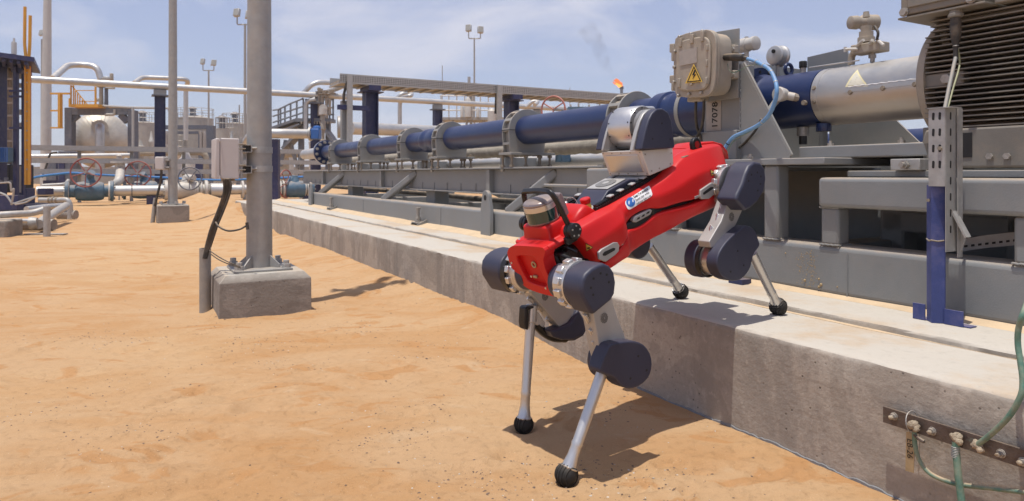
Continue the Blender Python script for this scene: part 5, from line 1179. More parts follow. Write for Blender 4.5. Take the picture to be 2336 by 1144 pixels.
bpz = thing('blue_angle_post', 'scuffed blue steel angle post with a flat foot standing on the plinth', 'post', K.p(.335, .56, .376))
def vee(name, z0, z1, m):
    return MB().prism(K, [(.283, .575), (.314, .548), (.344, .572), (.344, .578), (.314, .5545), (.283, .581)], 2, z0, z1).build(name, m, bpz, sharp=20)
vee('angle_iron', .377, .842, 'post_blue')
MB().tube([K.p(.284, .574, .657), K.p(.298, .561, .652), K.p(.314, .547, .656), K.p(.329, .559, .653), K.p(.343, .571, .656)], .003, 6).build('splice_weld', 'rusty_bolt', bpz)
MB().box(K, .240, .282, .566, .571, .377, .432).build('foot_plate', 'post_blue', bpz, bevel=.001)
MB().box(K, .345, .405, .566, .571, .377, .428).build('foot_plate', 'post_blue', bpz, bevel=.001)
MB().box(K, .240, .425, .571, .61, .377, .381).build('foot_flange', 'post_blue', bpz, bevel=.001)
h = K.hit(2127, 468, 1, .57); MB().hexn(K.p(.300, .558, .79), -K.ax[1], .006, .006).build('bolt', 'rusty_bolt', bpz)
wire = MB().box(K, -.63, -.55, .60, .66, .377, .40).build('shim', 'steel_blue', None, loc=K.p(-.6, .63, .377)); tag(wire, 'small blue steel shim lying on the pad behind the hind knee', 'steel block')
# earth bar on the plinth face
eb = thing('earth_bar', 'dark copper earthing bar bolted to the concrete plinth face', 'earthing bar', K.p(.8, -.03, .20))
MB().box(K, .51, 1.45, -.034, -.028, .207, .250).build('bar', 'copper_bar', eb, bevel=.001)
def blob(c, r, sc=(1, 1, 1), name='mud_lump', seed=0):
    mb = MB(); mb.ball(c, r, 14, 9, sc); rs = random.Random(seed + 3)
    for v in mb.v: 
        d = v - Vector(c); v += d * (vnoise(np.array([v.x * 180.]), np.array([v.y * 180. + v.z * 233.]), seed)[0] - .5) * .75
    return mb.build(name, 'mud', eb, sharp=180)
for u, v in ((2040, 950), (2127, 984), (2284, 1035), (2334, 1054)):
    h = K.hit(u, v, 1, -.034); p = K.p(h[0], -.034, h[2]); s_ = MB().lathe(p, -K.ax[1], [(0, .0105), (.002, .0105)], 16); s_.hexn(p - K.ax[1] * .002, -K.ax[1], .0085, .007); s_.cyl(p - K.ax[1] * .009, p - K.ax[1] * .019, .0045, 10); s_.build('bar_bolt', 'steel_bolt', eb, bevel=.0005)
    blob(p - K.ax[1] * .016, .0055, seed=u)
for i, (u, v) in enumerate(((2083, 970), (2180, 1000), (2228, 1017))):
    h = K.hit(u, v, 1, -.05); blob(K.p(h[0], -.048, h[2]), .0125, (1.1, 1, .95), seed=u); blob(K.p(h[0] + .008, -.052, h[2] - .006), .008, seed=u + 1)
h = K.hit(2088, 960, 1, -.03); MB().torus(K.p(h[0] - .006, -.032, h[2] - .006), K.ax[0] + K.ax[2] * .2, .028, .0014, 24, 5).build('wire_loop', 'galv', eb)
tgp = thing('cable_tag', 'narrow tan identification tag hanging from the earthing bar', 'tag', K3(2077, 1080, -.045))
MB().prism(K, K.flat([(2068, 985), (2086, 988), (2085, 1079), (2066, 1074)], 1, -.046), 1, -.0475, -.0455).build('tag_strip', 'tag_tan', tgp)
q0 = K.hit(2070, 1003, 1, -.048); text_mesh('EB-26', .0215, W, K.p(q0[0] - .0005, -.0482, q0[2] + .004), (0, 0, -1), K.ax[0], name='lettering', m='black', parent=tgp)
MB().tube(smooth_path([K3(2085, 992, -.05), K3(2095, 1000, -.055), K3(2110, 1010, -.055)]), [.0035] * 6 + [.005] * 6 + [.001], 8).build('twisted_wire', 'copper_bar', tgp)
wire_thing([(2086, 985, -.048), (2087, 1012, -.045), (2095, 1045, -.042), (2115, 1075, -.04), (2145, 1093, -.035), (2190, 1106, -.03), (2260, 1114, -.03), (2345, 1124, -.03), (2420, 1130, -.03)], .0058, 'green_earth_cable', 'cable_green', 'green and tan earth cable curving low along the plinth face', 'cable', 12)
wire_thing([(2180, 1008, -.05), (2182, 1040, -.05), (2186, 1085, -.055), (2194, 1150, -.06), (2200, 1230, -.06)], .0085, 'green_earth_cable', 'cable_green', 'thick green earth cable hanging straight down from the bar', 'cable', 12)
wire_thing([(2228, 1016, -.05), (2262, 990, -.055), (2302, 950, -.06), (2328, 905, -.06), (2333, 870, -.05), (2328, 828, -.04), (2322, 785, -.03), (2324, 748, -.03), (2338, 706, -.02), (2352, 672, .10), (2385, 640, .40), (2410, 600, .69)], .0064, 'green_earth_cable', 'cable_green', 'thick green earth cable rising from the bar along the right edge', 'cable', 12)
p0 = K3(2180, 1016, -.05); mb = MB()
for i in range(7): mb.torus(p0 - Vector((0, 0, .004 + i * .004)), (0, 0, 1), .0088, .0012, 16, 5)
mb.build('wire_binding', 'galv', eb)
# things behind the pump
bk = thing('return_pipes', 'pair of silver insulated pipes running behind the blue pump', 'pipes', K.p(-5, 1.9, .9))
mb = MB(); P = [K.p(-12 + i * .05, 1.85, 1.135) for i in range(205)]; mb.tube(P, [.072 + .003 * math.sin(i * 1.9) + .003 * math.sin(i * .7) for i in range(205)], 20); mb.build('insulated_pipe', 'insulation', bk)
MB().cyl(K.p(-12, 2.25, 1.02), K.p(-2.9, 2.25, 1.02), .06, 18).build('silver_pipe', 'cladding', bk)
for a in (-2.9, -3.02): MB().lathe(K.p(a, 2.25, 1.02), K.ax[0], [(0, .11), (.03, .11)], 24).build('flange', 'pump_blue' if a > -3 else 'galv', bk)
for a in (-10.5, -7.5, -5, -2.4, -1.6): MB().box(K, a - .05, a + .05, 1.78, 2.32, .59, 1.06).build('pipe_stand', 'skid_grey', bk, bevel=.004)
MB().box(K, -3.2, 2.5, 1.75, 2.35, .94, .96).build('shelf', 'skid_grey', bk)
b2 = thing('second_pump', 'further blue pump partly hidden behind the first pump', 'pump', K.p(-1, 3.1, .9))
MB().cyl(K.p(-4.5, 3.05, 1.08), K.p(2.5, 3.05, 1.08), .12, 28).build('casing', 'pump_blue', b2)
for a in (-2.6, -1.0, .15): 
    MB().lathe(K.p(a, 3.05, 1.08), K.ax[0], [(0, .17), (.10, .17)], 28).build('saddle_clamp', 'clamp_grey', b2, bevel=.004); MB().box(K, a, a + .1, 2.88, 3.22, .80, 1.03).build('saddle_foot', 'clamp_grey', b2, bevel=.004)
MB().box(K, -4.6, 2.5, 2.85, 3.25, .72, .79).build('support_beam', 'steel_blue', b2, bevel=.004)
rc = random.Random(5)
for i, a in enumerate((-4.2, -2.2, -1.2, -.2, .5)): MB().box(K, a - .05, a + .05, 2.9, 3.2, .36, .719).build('stand', 'skid_grey', b2)
px_ = K3(1262, 250, 2.0); vw = thing('handwheel_valve', 'pink-red handwheel showing above the blue pump', 'valve', px_ - Vector((0, 0, .45)))
hw = MB().torus(px_, K.ax[0] * .5 + K.ax[1] * -.85, .135, .010, 32, 8).build('handwheel', 'faded_red', vw)
for q in (0.5, 2.6, 4.7): MB().tube([px_, px_ + (K.ax[1] * .5 + K.ax[0] * .85) * .13 * math.cos(q) + Vector((0, 0, .13 * math.sin(q)))], .007, 8).build('spoke', 'faded_red', hw)
MB().tube([px_, px_ + K.ax[1] * .12, px_ + K.ax[1] * .12 - Vector((0, 0, .35))], .02, 12).build('stem', 'steel_bolt', vw); MB().box(K, *[f(x) for x, f in ((0, lambda _: K.hit(1262, 250, 1, 2.0)[0] - .06), (0, lambda _: K.hit(1262, 250, 1, 2.0)[0] + .06))], 2.06, 2.18, 1.0, 1.15).build('valve_body', 'valve_blue', vw, bevel=.01)
# sensor cable and hoses on the skid floor, dark with pale flecks
hs = wire_thing([(760, 427, 1.5), (900, 437, 1.5), (1000, 445, 1.5), (1100, 455, 1.5), (1200, 462, 1.5)], .03, 'drain_hose', 'cable_black', 'dark dusty hose lying along the skid floor', 'hose', 12)

# dried sand flecks and mud splashed on the bottom rail
rs = random.Random(8); mb = MB()
for i in range(230):
    u = rs.gauss(1830, 7) if rs.random() < .5 else rs.gauss(1852, 6); v = rs.uniform(572, 665); h = K.hit(u, v, 1, .70)
    if not (.40 < h[2] < .565): continue
    r_ = rs.uniform(.0008, .0022); p = K.p(h[0], .6996, h[2]); n = 6; ring = [p + K.ax[0] * r_ * math.cos(q * 1.047) * rs.uniform(.6, 1.2) + Vector((0, 0, r_ * 1.5 * math.sin(q * 1.047) * rs.uniform(.6, 1.3))) for q in range(n)]; mb.add(ring + [p - K.ax[1] * r_ * .5], [(q, (q + 1) % n, n) for q in range(n)])
kind(mb.build('sand_flecks', 'tag_tan', sk, smooth=False), 'stuff')
for k, (u, v, r_) in enumerate(((1836, 640, .005), (1868, 637, .004), (1873, 650, .006), (1868, 655, .005), (1910, 655, .003), (1792, 578, .003))):
    h = K.hit(u, v, 1, .699); MB().ball(K.p(h[0], .699, h[2]), r_, 8, 6, (1, 1, 1.2)).build('mud_lump', 'tag_tan', sk)
# ================================================================== POLES IN THE YARD
def W3(u, v, Y): return at(u, v, Y)
PX, PY = -1.627, 4.395
ft = thing('concrete_footing', 'stained grey concrete block under the thick near pole', 'footing', (PX, PY, 0))
an = math.atan2(K.ax[1].y, K.ax[1].x); PF = Fr((PX, PY, 0), K.ax[1], -K.ax[0], (0, 0, 1))
rings = []
for z, s_ in ((-.2, .270), (.03, .270), (.222, .268), (.229, .267), (.268, .232), (.270, .228)): rings.append([PF.p(sx * s_, sy * s_, z) for sx, sy in ((-1, -1), (1, -1), (1, 1), (-1, 1))])
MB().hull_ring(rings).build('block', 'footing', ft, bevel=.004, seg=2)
lp = thing('lamp_pole', 'thick galvanised lamp pole with clamped bands in the left middle', 'pole', (PX, PY, .27)); PB = .0125
MB().box(PF, -.175, .175, -.175, .175, .2705, .2845).build('base_plate', 'galv_pole', lp, bevel=.003)
Pc = PF.p(0, 0, 0)
MB().cyl(Vector((Pc.x, Pc.y, .2845)), Vector((Pc.x, Pc.y, 4.9)), .080, 40, .060).build('pole_tube', 'galv_pole', lp)
for q in range(4):
    ang = an + rad(45) + q * math.pi / 2; d = Vector((math.cos(ang), math.sin(ang), 0)); s_ = d.cross(Vector((0, 0, 1)))
    b_ = Vector((Pc.x, Pc.y, .285)); MB().hull_ring([[b_ + d * .07 + s_ * w_, b_ + d * .155 + s_ * w_, b_ + d * .15 + s_ * w_ + Vector((0, 0, .02)), b_ + d * .07 + s_ * w_ + Vector((0, 0, .085))] for w_ in (-.005, .005)]).build('gusset', 'galv_pole', lp, bevel=.001)
for sx, sy in ((-1, -1), (1, -1), (1, 1), (-1, 1)):
    p = PF.p(sx * .14, sy * .14, .2845); mb = MB(); mb.lathe(p, (0, 0, 1), [(0, .030), (.004, .030)], 16); mb.hexn(p + Vector((0, 0, .004)), (0, 0, 1), .028, .022); mb.hexn(p + Vector((0, 0, .026)), (0, 0, 1), .019, .022); mb.build('anchor_nut', 'galv', lp, bevel=.001)
for v in (343, 386):
    z = CAM_H - (v - 397) * 4.39 / FPX; MB().lathe((Pc.x, Pc.y, z - .020), (0, 0, 1), [(0, .080), (0, .0815), (.04, .0815), (.04, .078)], 40, caps=False).build('pole_band', 'galv', lp)
    MB().box(PF, -.075, -.05, -.075, -.06, z - .012, z + .012).build('band_bolt', 'steel_bolt', lp, bevel=.002)
# lamp head (above the frame; its shadow falls on the sand)
hd = Vector((Pc.x, Pc.y, 4.9))
MB().lathe(hd - Vector((0, 0, .08)), (0, 0, 1), [(0, .07), (.1, .12), (.14, .10)], 16).build('head_hub', 'galv', lp)
for ang in (0.0, 1.25, 3.3, 4.4):
    d = Vector((math.cos(ang), math.sin(ang), 0)); MB().beam(hd + Vector((0, 0, -.03)), hd + d * .20 + Vector((0, 0, -.02)), .05, .05).build('head_arm', 'galv', lp)
    MB().beam(hd + d * .16 + Vector((0, 0, .0)), hd + d * .27 + Vector((0, 0, -.08)), .11, .06).build('floodlight', 'offwhite', lp, bevel=.01)
# junction box on the near pole
jb = thing('junction_box', 'white junction box strapped to the thick near pole with cables below', 'junction box', at(515, 405, 4.25))
jc = at(491, 409, 4.17); JF = Fr((jc.x, jc.y, 0), K.ax[1], -K.ax[0], (0, 0, 1)); jz0, jz1 = jc.z, at(491, 315, 4.17).z
def jbx(nm, x0, x1, y0, y1, z0, z1, m, bv=.003, par=jb): return MB().box(JF, x0, x1, y0, y1, z0, z1).build(nm, m, par, bevel=bv, seg=3)
jbx('lid', 0, .026, -.003, .228, jz0 + .002, jz1 - .002, 'white_box', .007); jbx('body', .0275, .138, 0, .225, jz0, jz1, 'white_box', .007)
for z in (jz0 + .012, jz1 - .012): MB().cyl(JF.p(.026, -.006, z - .01), JF.p(.026, -.006, z + .01), .006, 12).build('hinge_pin', 'white_box', jb)
jbx('cable_entry', .05, .12, .05, .17, jz0 - .012, jz0 - .0005, 'rusty_bolt', .003)
for x in (.146,): jbx('mounting_rail', x, x + .012, .01, .018, jz0 + .0, jz1 + .01, 'galv', .001)
for v in (338, 387):
    zc = CAM_H - (v - 397) * 4.17 / FPX; x0, x1 = .160, .212; h_ = .024; mb = MB()
    mb.box(JF, x0, x1, .005, .215, zc + h_ - .004, zc + h_); mb.box(JF, x0, x1, .005, .215, zc - h_, zc - h_ + .004); mb.box(JF, x1 - .004, x1, .005, .215, zc - h_ + .0045, zc + h_ - .0045); mb.box(JF, x0, x0 + .014, .005, .215, zc - h_ + .0045, zc + h_ - .0045) if False else None
    mb.build('strut_channel', 'galv', jb); jbx('channel_inside', x0 + .02, x1 - .0045, .02, .2, zc - h_ + .0045, zc + h_ - .0045, 'black', 0)
    for dz in (-.014, .014): MB().cyl(JF.p(.135, -.002, zc + dz + .012), JF.p(.175, -.002, zc + dz + .012), .004, 8).build('channel_bolt', 'rusty_bolt', jb)
    MB().cyl(JF.p(.212, .03, zc + .004), JF.p(.245, .03, zc + .004), .008, 8).build('band_bolt', 'steel_bolt', jb)
# conduit, cables
cp_ = gnd(468, 716); co_ = MB().lathe((cp_.x, cp_.y, -.05), (0, 0, 1), [(0, .034), (.05 + .412, .034), (.462, .029), (.36, .029)], 28, caps=False).build('conduit', 'conduit', None, loc=(cp_.x, cp_.y, 0)); tag(co_, 'grey plastic conduit pipe standing in sand beside the near pole', 'conduit')
def wcab(pts, r, name, m, label, cat='cable', n=8, k=6):
    P = smooth_path([at(*q) for q in pts], k); z = min(P, key=lambda q: q.z); return tag(MB().tube(P, r, n).build(name, m, None, loc=z), label, cat)
CB = [('thick black cable in the bundle below the white junction box, leftmost', 0, -2), ('middle black cable in the bundle below the white junction box', 5, 0), ('rightmost black cable in the bundle below the white junction box', 9, 2)]
for i, (lb, dx, dd) in enumerate(CB):
    wcab([(513 + dx * 1.2, 408, 4.2), (513 + dx * 1.1, 440, 4.22), (500 + dx, 480, 4.24), (484 + dx * .9, 520, 4.25 + .01 * i), (474 + dx * .6, 555, 4.27), (466 + dx * .4, 590, 4.27)], .013 - .0015 * i, 'black_cable', 'cable_black', lb)
wcab([(524, 408, 4.16), (527, 430, 4.16), (514, 470, 4.18), (500, 505, 4.18), (490, 535, 4.2), (480, 565, 4.22)], .005, 'thin_cable', 'cable_black', 'thin loose cable beside the black bundle', n=6)
wcab([(492, 508, 4.2), (500, 518, 4.15), (520, 527, 4.12), (545, 524, 4.12), (563, 515, 4.14)], .006, 'thin_cable', 'cable_black', 'black cable sagging from the bundle to the near pole hole')
wcab([(563, 508, 4.135), (565, 524, 4.135)], .010, 'grommet', 'cable_black', 'black grommet in the side of the near pole', 'grommet')
wcab([(478, 572, 4.22), (500, 587, 4.15), (525, 600, 4.12), (548, 610, 4.15)], .0035, 'thin_cable', 'cable_black', 'upper thin cable running from the conduit to the pole foot', n=6)
wcab([(478, 578, 4.22), (498, 592, 4.15), (522, 603, 4.12), (550, 612, 4.14)], .0035, 'thin_cable', 'cable_black', 'lower thin cable running from the conduit to the pole foot', n=6)
# second pole
q2 = gnd(358, 511); P2 = q2 + K.ax[1] * .26 - K.ax[0] * .26
f2 = thing('concrete_footing', 'smaller looking concrete block under the slim middle-distance pole', 'footing', (P2.x, P2.y, 0))
F2 = Fr((P2.x, P2.y, 0), K.ax[1], -K.ax[0], (0, 0, 1))
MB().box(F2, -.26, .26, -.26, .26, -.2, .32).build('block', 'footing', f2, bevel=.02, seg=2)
l2 = thing('lamp_pole', 'slim galvanised pole on a concrete block left of the thick pole', 'pole', (P2.x, P2.y, .32))
MB().box(F2, -.18, .18, -.18, .18, .321, .336).build('base_plate', 'galv_pole', l2)
MB().cyl((P2.x + .005, P2.y, .336), (P2.x + .005, P2.y, 5.5), .080, 28, .062).build('pole_tube', 'galv_pole', l2)
for sx, sy in ((-1, -1), (1, -1), (1, 1), (-1, 1)): MB().hexn((P2.x + sx * .14, P2.y + sy * .14, .336), (0, 0, 1), .03, .05).build('anchor_nut', 'galv', l2)
j2 = thing('junction_box', 'small white junction box on the slim middle-distance pole', 'junction box', at(368, 388, P2.y - .1))
Yb = P2.y - .12; MB().box(W, at(356, 0, Yb).x, at(376, 0, Yb).x, Yb - .05, Yb + .15, at(0, 388, Yb).z, at(0, 358, Yb).z).build('body', 'white_box', j2, bevel=.02, seg=3)
MB().box(W, at(376.5, 0, Yb).x, at(386, 0, Yb).x, Yb, Yb + .08, at(0, 384, Yb).z, at(0, 380, Yb).z).build('strut_channel', 'galv', j2); MB().box(W, at(376.5, 0, Yb).x, at(386, 0, Yb).x, Yb, Yb + .08, at(0, 367, Yb).z, at(0, 362, Yb).z).build('strut_channel', 'galv', j2)
wcab([(368, 388, Yb), (368, 400, Yb), (364, 425, Yb), (358, 450, Yb), (353, 470, Yb)], .022, 'black_cable', 'cable_black', 'black cable below the small white box on the slim pole')
wcab([(355, 452, Yb + .05), (348, 510, Yb)], .036, 'conduit', 'conduit', 'leaning grey conduit pipe beside the slim pole footing', 'conduit', n=14, k=2)
# ================================================================== OVERHEAD PIPE, TRAYS, VALVE LINE (all run along the direction n)
NV = K.ax[1].copy(); DV = -K.ax[0]
def along(u, z, X0, Y0):           # point on the line through (X0, Y0) along n seen at photo column u
    q = (u - 1168) / FPX; k = (q * Y0 - X0) / (NV.x - q * NV.y); return Vector((X0 + NV.x * k, Y0 + NV.y * k, z))
OP = lambda u, dz=0: along(u, 3.95 + dz, -12.38, 24)
oh = thing('overhead_pipe', 'long silver overhead pipe crossing the whole yard on blue columns', 'pipe', OP(365, -3.95))
MB().cyl(OP(66), OP(1290), .115, 20).build('pipe', 'cladding', oh)
for u in (365, 720, 998, 1225):
    p = OP(u); F = Fr((p.x, p.y, 0), NV, DV, (0, 0, 1))
    mb = MB().box(F, -.17, .17, -.010, .010, 0, 3.6); mb.box(F, -.17, -.15, -.14, .14, 0, 3.6); mb.box(F, .15, .17, -.14, .14, 0, 3.6); mb.build('column', 'steel_blue', oh)
    MB().box(F, -.26, .26, -.26, .26, 3.6, 3.64).build('cap_plate', 'frame_slate', oh); MB().box(F, -.2, .2, -.1, .1, 3.64, 3.83).build('pipe_shoe', 'clamp_grey', oh, bevel=.01)
# three long cable-tray rails
ct = thing('tray_rack', 'rack of three long horizontal galvanised trays crossing behind the valves', 'cable rack', along(300, 0, -11.3, 22))
for z in (1.66, 1.28, .95):
    a, b = along(60, z, -11.3, 22), along(760, z, -11.3, 22); MB().beam(a, b, .35, .025).build('tray_bed', 'galv', ct)
    for s_ in (-.17, .17): MB().beam(a + DV * s_ - Vector((0, 0, 0)), b + DV * s_, .012, .15).build('tray_side', 'galv', ct)
for u in (60, 180, 300, 420, 560, 690): p = along(u, 0, -11.3, 22) + DV * .22; MB().box(Fr(p, NV, DV, (0, 0, 1)), -.05, .05, -.04, .04, 0, 1.75).build('rack_post', 'galv', ct)
# flanged valve line
VL = lambda u, dz=0, dd=0: along(u, .40 + dz, -11.72, 18.85) - DV * dd
pl_ = thing('valve_pipeline', 'low silver pipeline with pale flanges running behind the yard poles', 'pipeline', VL(300, -.4))
for u0, u1 in ((84, 152), (252, 300), (302, 392), (478, 555), (556, 640)): MB().cyl(VL(u0), VL(u1), .15, 28).build('pipe', 'cladding', pl_)
MB().cyl(VL(392), VL(478), .17, 28).build('check_valve', 'offwhite', pl_, bevel=.02)
for u in (155, 250, 391, 397, 449, 458, 553, 638, 646): MB().lathe(VL(u), NV, [(-.03, .27), (.03, .27)], 32).build('flange', 'offwhite', pl_, bevel=.01)
p = VL(520, -.05); MB().cyl(VL(478, -.02), VL(521, -.02), .22, 24).build('strainer', 'cladding', pl_, bevel=.04)
for u in (345, 700, 100, 500): p = VL(u, -.40); MB().box(Fr((p.x, p.y, 0), NV, DV, (0, 0, 1)), -.12, .12, -.1, .1, 0, .25).build('pipe_stand', 'steel_blue', pl_, bevel=.005)
MB().cyl(VL(646), VL(700), .15, 24).build('pipe', 'cladding', pl_)
for u in (683, 689, 695, 701, 707): MB().lathe(VL(u), NV, [(-.03, .24), (.02, .24)], 28).build('flange', 'valve_blue' if u < 690 else 'offwhite', pl_, bevel=.01)
def valve(u, wc, wr, body, wheel, label, nrm=None, dd=0):
    c = VL(u, 0, dd); v = thing('gate_valve', label, 'valve', c - Vector((0, 0, .4)), 'handwheel valves on the low pipeline')
    MB().lathe(c, NV, [(-.57, .29), (-.49, .29), (-.485, .17), (-.34, .17), (-.335, .22), (-.28, .25), (-.15, .27), (.15, .27), (.28, .25), (.335, .22), (.34, .17), (.485, .17), (.49, .29), (.57, .29)], 32).build('valve_body', body, v, bevel=.008)
    bl = MB()
    for s_ in (-.57, .57):
        for q in range(12): an_ = q * math.pi / 6; e_ = (DV * math.cos(an_) + Vector((0, 0, math.sin(an_)))) * .225; bl.cyl(c + NV * (s_ - .035) + e_, c + NV * (s_ + .035) + e_, .022, 6)
    bl.build('flange_bolts', 'steel_bolt', v)
    w_ = at(wc[0], wc[1], c.y - .35); MB().lathe(c + Vector((0, 0, .15)), (0, 0, 1), [(0, .17), (.12, .15), (.16, .12), (.28, .10)], 20).build('bonnet', body, v, bevel=.01)
    g_ = MB().tube([c + Vector((0, 0, .38)), Vector((w_.x, c.y - .1, w_.z))], .10, 12).build('gearbox', body, v)
    n_ = Vector(nrm) if nrm else (Vector((.15, -1, .1))); n_.normalize(); R_ = wr * c.y / FPX
    ww = MB().torus(w_, n_, R_, .021, 40, 8).build('handwheel', wheel, v); u_, v_ = perp(n_)
    for q in range(5): t_ = q * 1.2566 + .3; MB().tube([w_, w_ + (u_ * math.cos(t_) + v_ * math.sin(t_)) * R_], .014, 6).build('spoke', wheel, ww)
    MB().tube([w_ + n_ * .05, w_ - n_ * .35], .035, 10).build('stem', 'steel_bolt', v)
valve(205, (196, 394), 32, 'valve_blue', 'red_paint', 'blue gate valve with red handwheel, leftmost on the low pipeline')
valve(332, (314, 397), 28, 'valve_blue', 'red_paint', 'blue valve with red handwheel just left of the slim pole', dd=-1.2)
valve(425, (433, 408), 25, 'offwhite', 'frame_slate', 'pale valve with dark handwheel between the slim and thick poles')
valve(672, (652, 420), 31, 'valve_blue', 'red_paint', 'valve with red handwheel seen edge-on right of the thick pole', nrm=(1, -.18, 0))
# short branches near the valves
br2 = thing('branch_pipes', 'white elbow branch pipe rising behind the second valve', 'pipe', at(275, 440, 19.6))
MB().tube(round_path([at(250, 432, 19.6), at(272, 414, 19.6), at(275, 385, 20.2), at(275, 372, 20.2)], .3), .12, 16).build('elbow', 'offwhite', br2); MB().lathe(at(275, 373, 20.2), (0, 0, 1), [(0, .26), (.06, .26)], 20).build('flange', 'offwhite', br2)
wcab([(60, 412, 20.2), (85, 404, 20.2), (130, 398, 20.3), (165, 395, 20.4), (205, 398, 20.5), (260, 401, 20.8), (360, 405, 21), (480, 411, 21.4), (600, 408, 21.8), (730, 402, 22)], .036, 'blue_hose', 'hose_blue', 'long bright blue hose running behind the handwheels', 'hose')
# ================================================================== OVERHEAD PERFORATED TRAY WITH BLUE COLUMNS
TL = lambda u, z: along(u, z, -2.94, 14.6)
to = thing('overhead_cable_tray', 'grey perforated cable tray carried high on blue columns behind the pump', 'cable tray', TL(855, 0))
z0, z1 = 2.775, 2.975
a, b = TL(775, z0), TL(1440, z0)
nd = 0
for s_ in (0, .80):
    o = MB().beam(a + DV * s_ + Vector((0, 0, .10)), b + DV * s_ + Vector((0, 0, .10)), .008, .20).build('tray_side', 'galv', to)
    if s_ == 0:
        mb = MB(); L_ = (b - a).length; n = int(L_ / .052)
        for i in range(n):
            for r_ in range(4): p = a + (b - a) * ((i + .5) / n) - DV * .006 + Vector((0, 0, .045 + r_ * .036)); mb.add([p + NV * x + Vector((0, 0, z)) for x, z in ((-.015, -.007), (.015, -.007), (.015, .007), (-.015, .007))], [(0, 1, 2, 3)])
        kind(mb.build('perforations', 'black', o, smooth=False), 'stuff')
k = 0.0
while k < (b - a).length: p = a + NV * k; MB().beam(p + DV * .01, p + DV * .79, .05, .03).build('rung', 'galv', to); k += .3
MB().box(Fr(a, NV, DV, (0, 0, 1)), 0, (b - a).length, .06, .74, .03, .07).build('cables', 'insulation', to)
for u in (855, 1181):
    p = TL(u, 0) + DV * .31; F = Fr((p.x, p.y, 0), NV, DV, (0, 0, 1))
    mb = MB().box(F, -.14, .14, -.008, .008, 0, 2.64); mb.box(F, -.14, -.12, -.14, .14, 0, 2.64); mb.box(F, .12, .14, -.14, .14, 0, 2.64); mb.build('column', 'steel_blue', to)
    MB().box(F, -.24, .24, -.2, .2, 2.642, 2.662).build('cap_plate', 'steel_blue', to); MB().box(F, -.13, .13, -.33, .33, 2.664, 2.775).build('cross_beam', 'steel_blue', to)
for u in (796, 1137):
    p = TL(u, 0) - DV * .05; F = Fr((p.x, p.y, 0), NV, DV, (0, 0, 1)); MB().box(F, -.055, .055, -.04, .04, .9, 2.96).build('riser', 'galv', to)
p = TL(785, 0) - DV * .0; F = Fr((p.x, p.y, 0), NV, DV, (0, 0, 1)); MB().box(F, -.03, .17, .05, .2, .6, 2.42).build('duct', 'clamp_grey', to, bevel=.01)
MB().beam(TL(770, 2.27), TL(842, 2.27), .08, .10).build('bracket_arm', 'steel_blue', to)
wcab([(796, 180, 14.3), (790, 195, 14.3), (785, 215, 14.3), (784, 235, 14.3)], .03, 'black_cable', 'cable_black', 'cable dropping from the left end of the overhead tray', n=6)
wcab([(1137, 205, 16.4), (1133, 220, 16.3), (1131, 260, 16.3)], .04, 'black_cable', 'cable_black', 'cable dropping from the middle of the overhead tray', n=6)
# silver pipe with blue actuator right of the thick pole
sp = thing('actuated_pipe', 'silver pipe ending in a blue actuator right of the thick pole', 'pipe', at(632, 420, 15.8))
MB().tube(round_path([at(560, 330, 17), at(575, 306, 16.5), at(620, 305, 16), at(708, 306, 16.5)], .25), .115, 20).build('pipe', 'cladding', sp)
MB().lathe(at(706, 306, 16.5), (1, 0, 0), [(0, .17), (.05, .17)], 20).build('flange', 'galv', sp); MB().box(Fr(at(721, 306, 16.5), (1, 0, 0), (0, 1, 0), (0, 0, 1)), -.10, .10, -.12, .12, -.13, .12).build('actuator', mat('act_blue', (.03, .12, .38), .5), sp, bevel=.02)
MB().lathe(at(723, 294, 16.5), (0, 0, 1), [(0, .10), (.05, .09), (.07, .04)], 16).build('actuator_cap', 'act_blue', sp)
F = Fr(at(628, 0, 16.2) * Vector((1, 1, 0)) if False else Vector((at(628, 0, 16.2).x, 16.2, 0)), (1, 0, 0), (0, 1, 0), (0, 0, 1)); MB().box(F, -.06, .09, -.08, .08, 0, 1.70).build('column', 'steel_blue', sp)
# relief valve and gauge in front of the stairs
rv = thing('relief_valve', 'tall rusty relief valve with a pale gauge beside the stair tower', 'valve', at(738, 345, 17))
MB().lathe(at(737, 325, 17), (0, 0, 1), [(0, .08), (.06, .08), (.07, .04), (.3, .04), (.32, .07), (.5, .06), (.55, .04), (.9, .04)], 16).build('body', 'tan_box', rv)
MB().lathe(at(737, 248, 17), (.3, -1, 0), [(0, .10), (.06, .10)], 20).build('gauge_face', 'offwhite', rv); MB().lathe(at(737, 262, 17), (0, 0, 1), [(0, .10), (.15, .10)], 14).build('gauge_case', 'offwhite', rv)
# ================================================================== PLANT IN THE BACKGROUND
def bb(name, u0, u1, v0, v1, Y, d, m, par, bv=0): a, b = at(u0, v1, Y), at(u1, v0, Y); return MB().box(W, a.x, b.x, Y, Y + d, a.z, b.z).build(name, m, par, bevel=bv)
def bt_(name, pts, r, m, par, rr=.3, n=10): return MB().tube(round_path([at(*p) for p in pts], rr), r, n).build(name, m, par)
def stand(u, Y): return Vector((at(u, 0, Y).x, Y, 0))
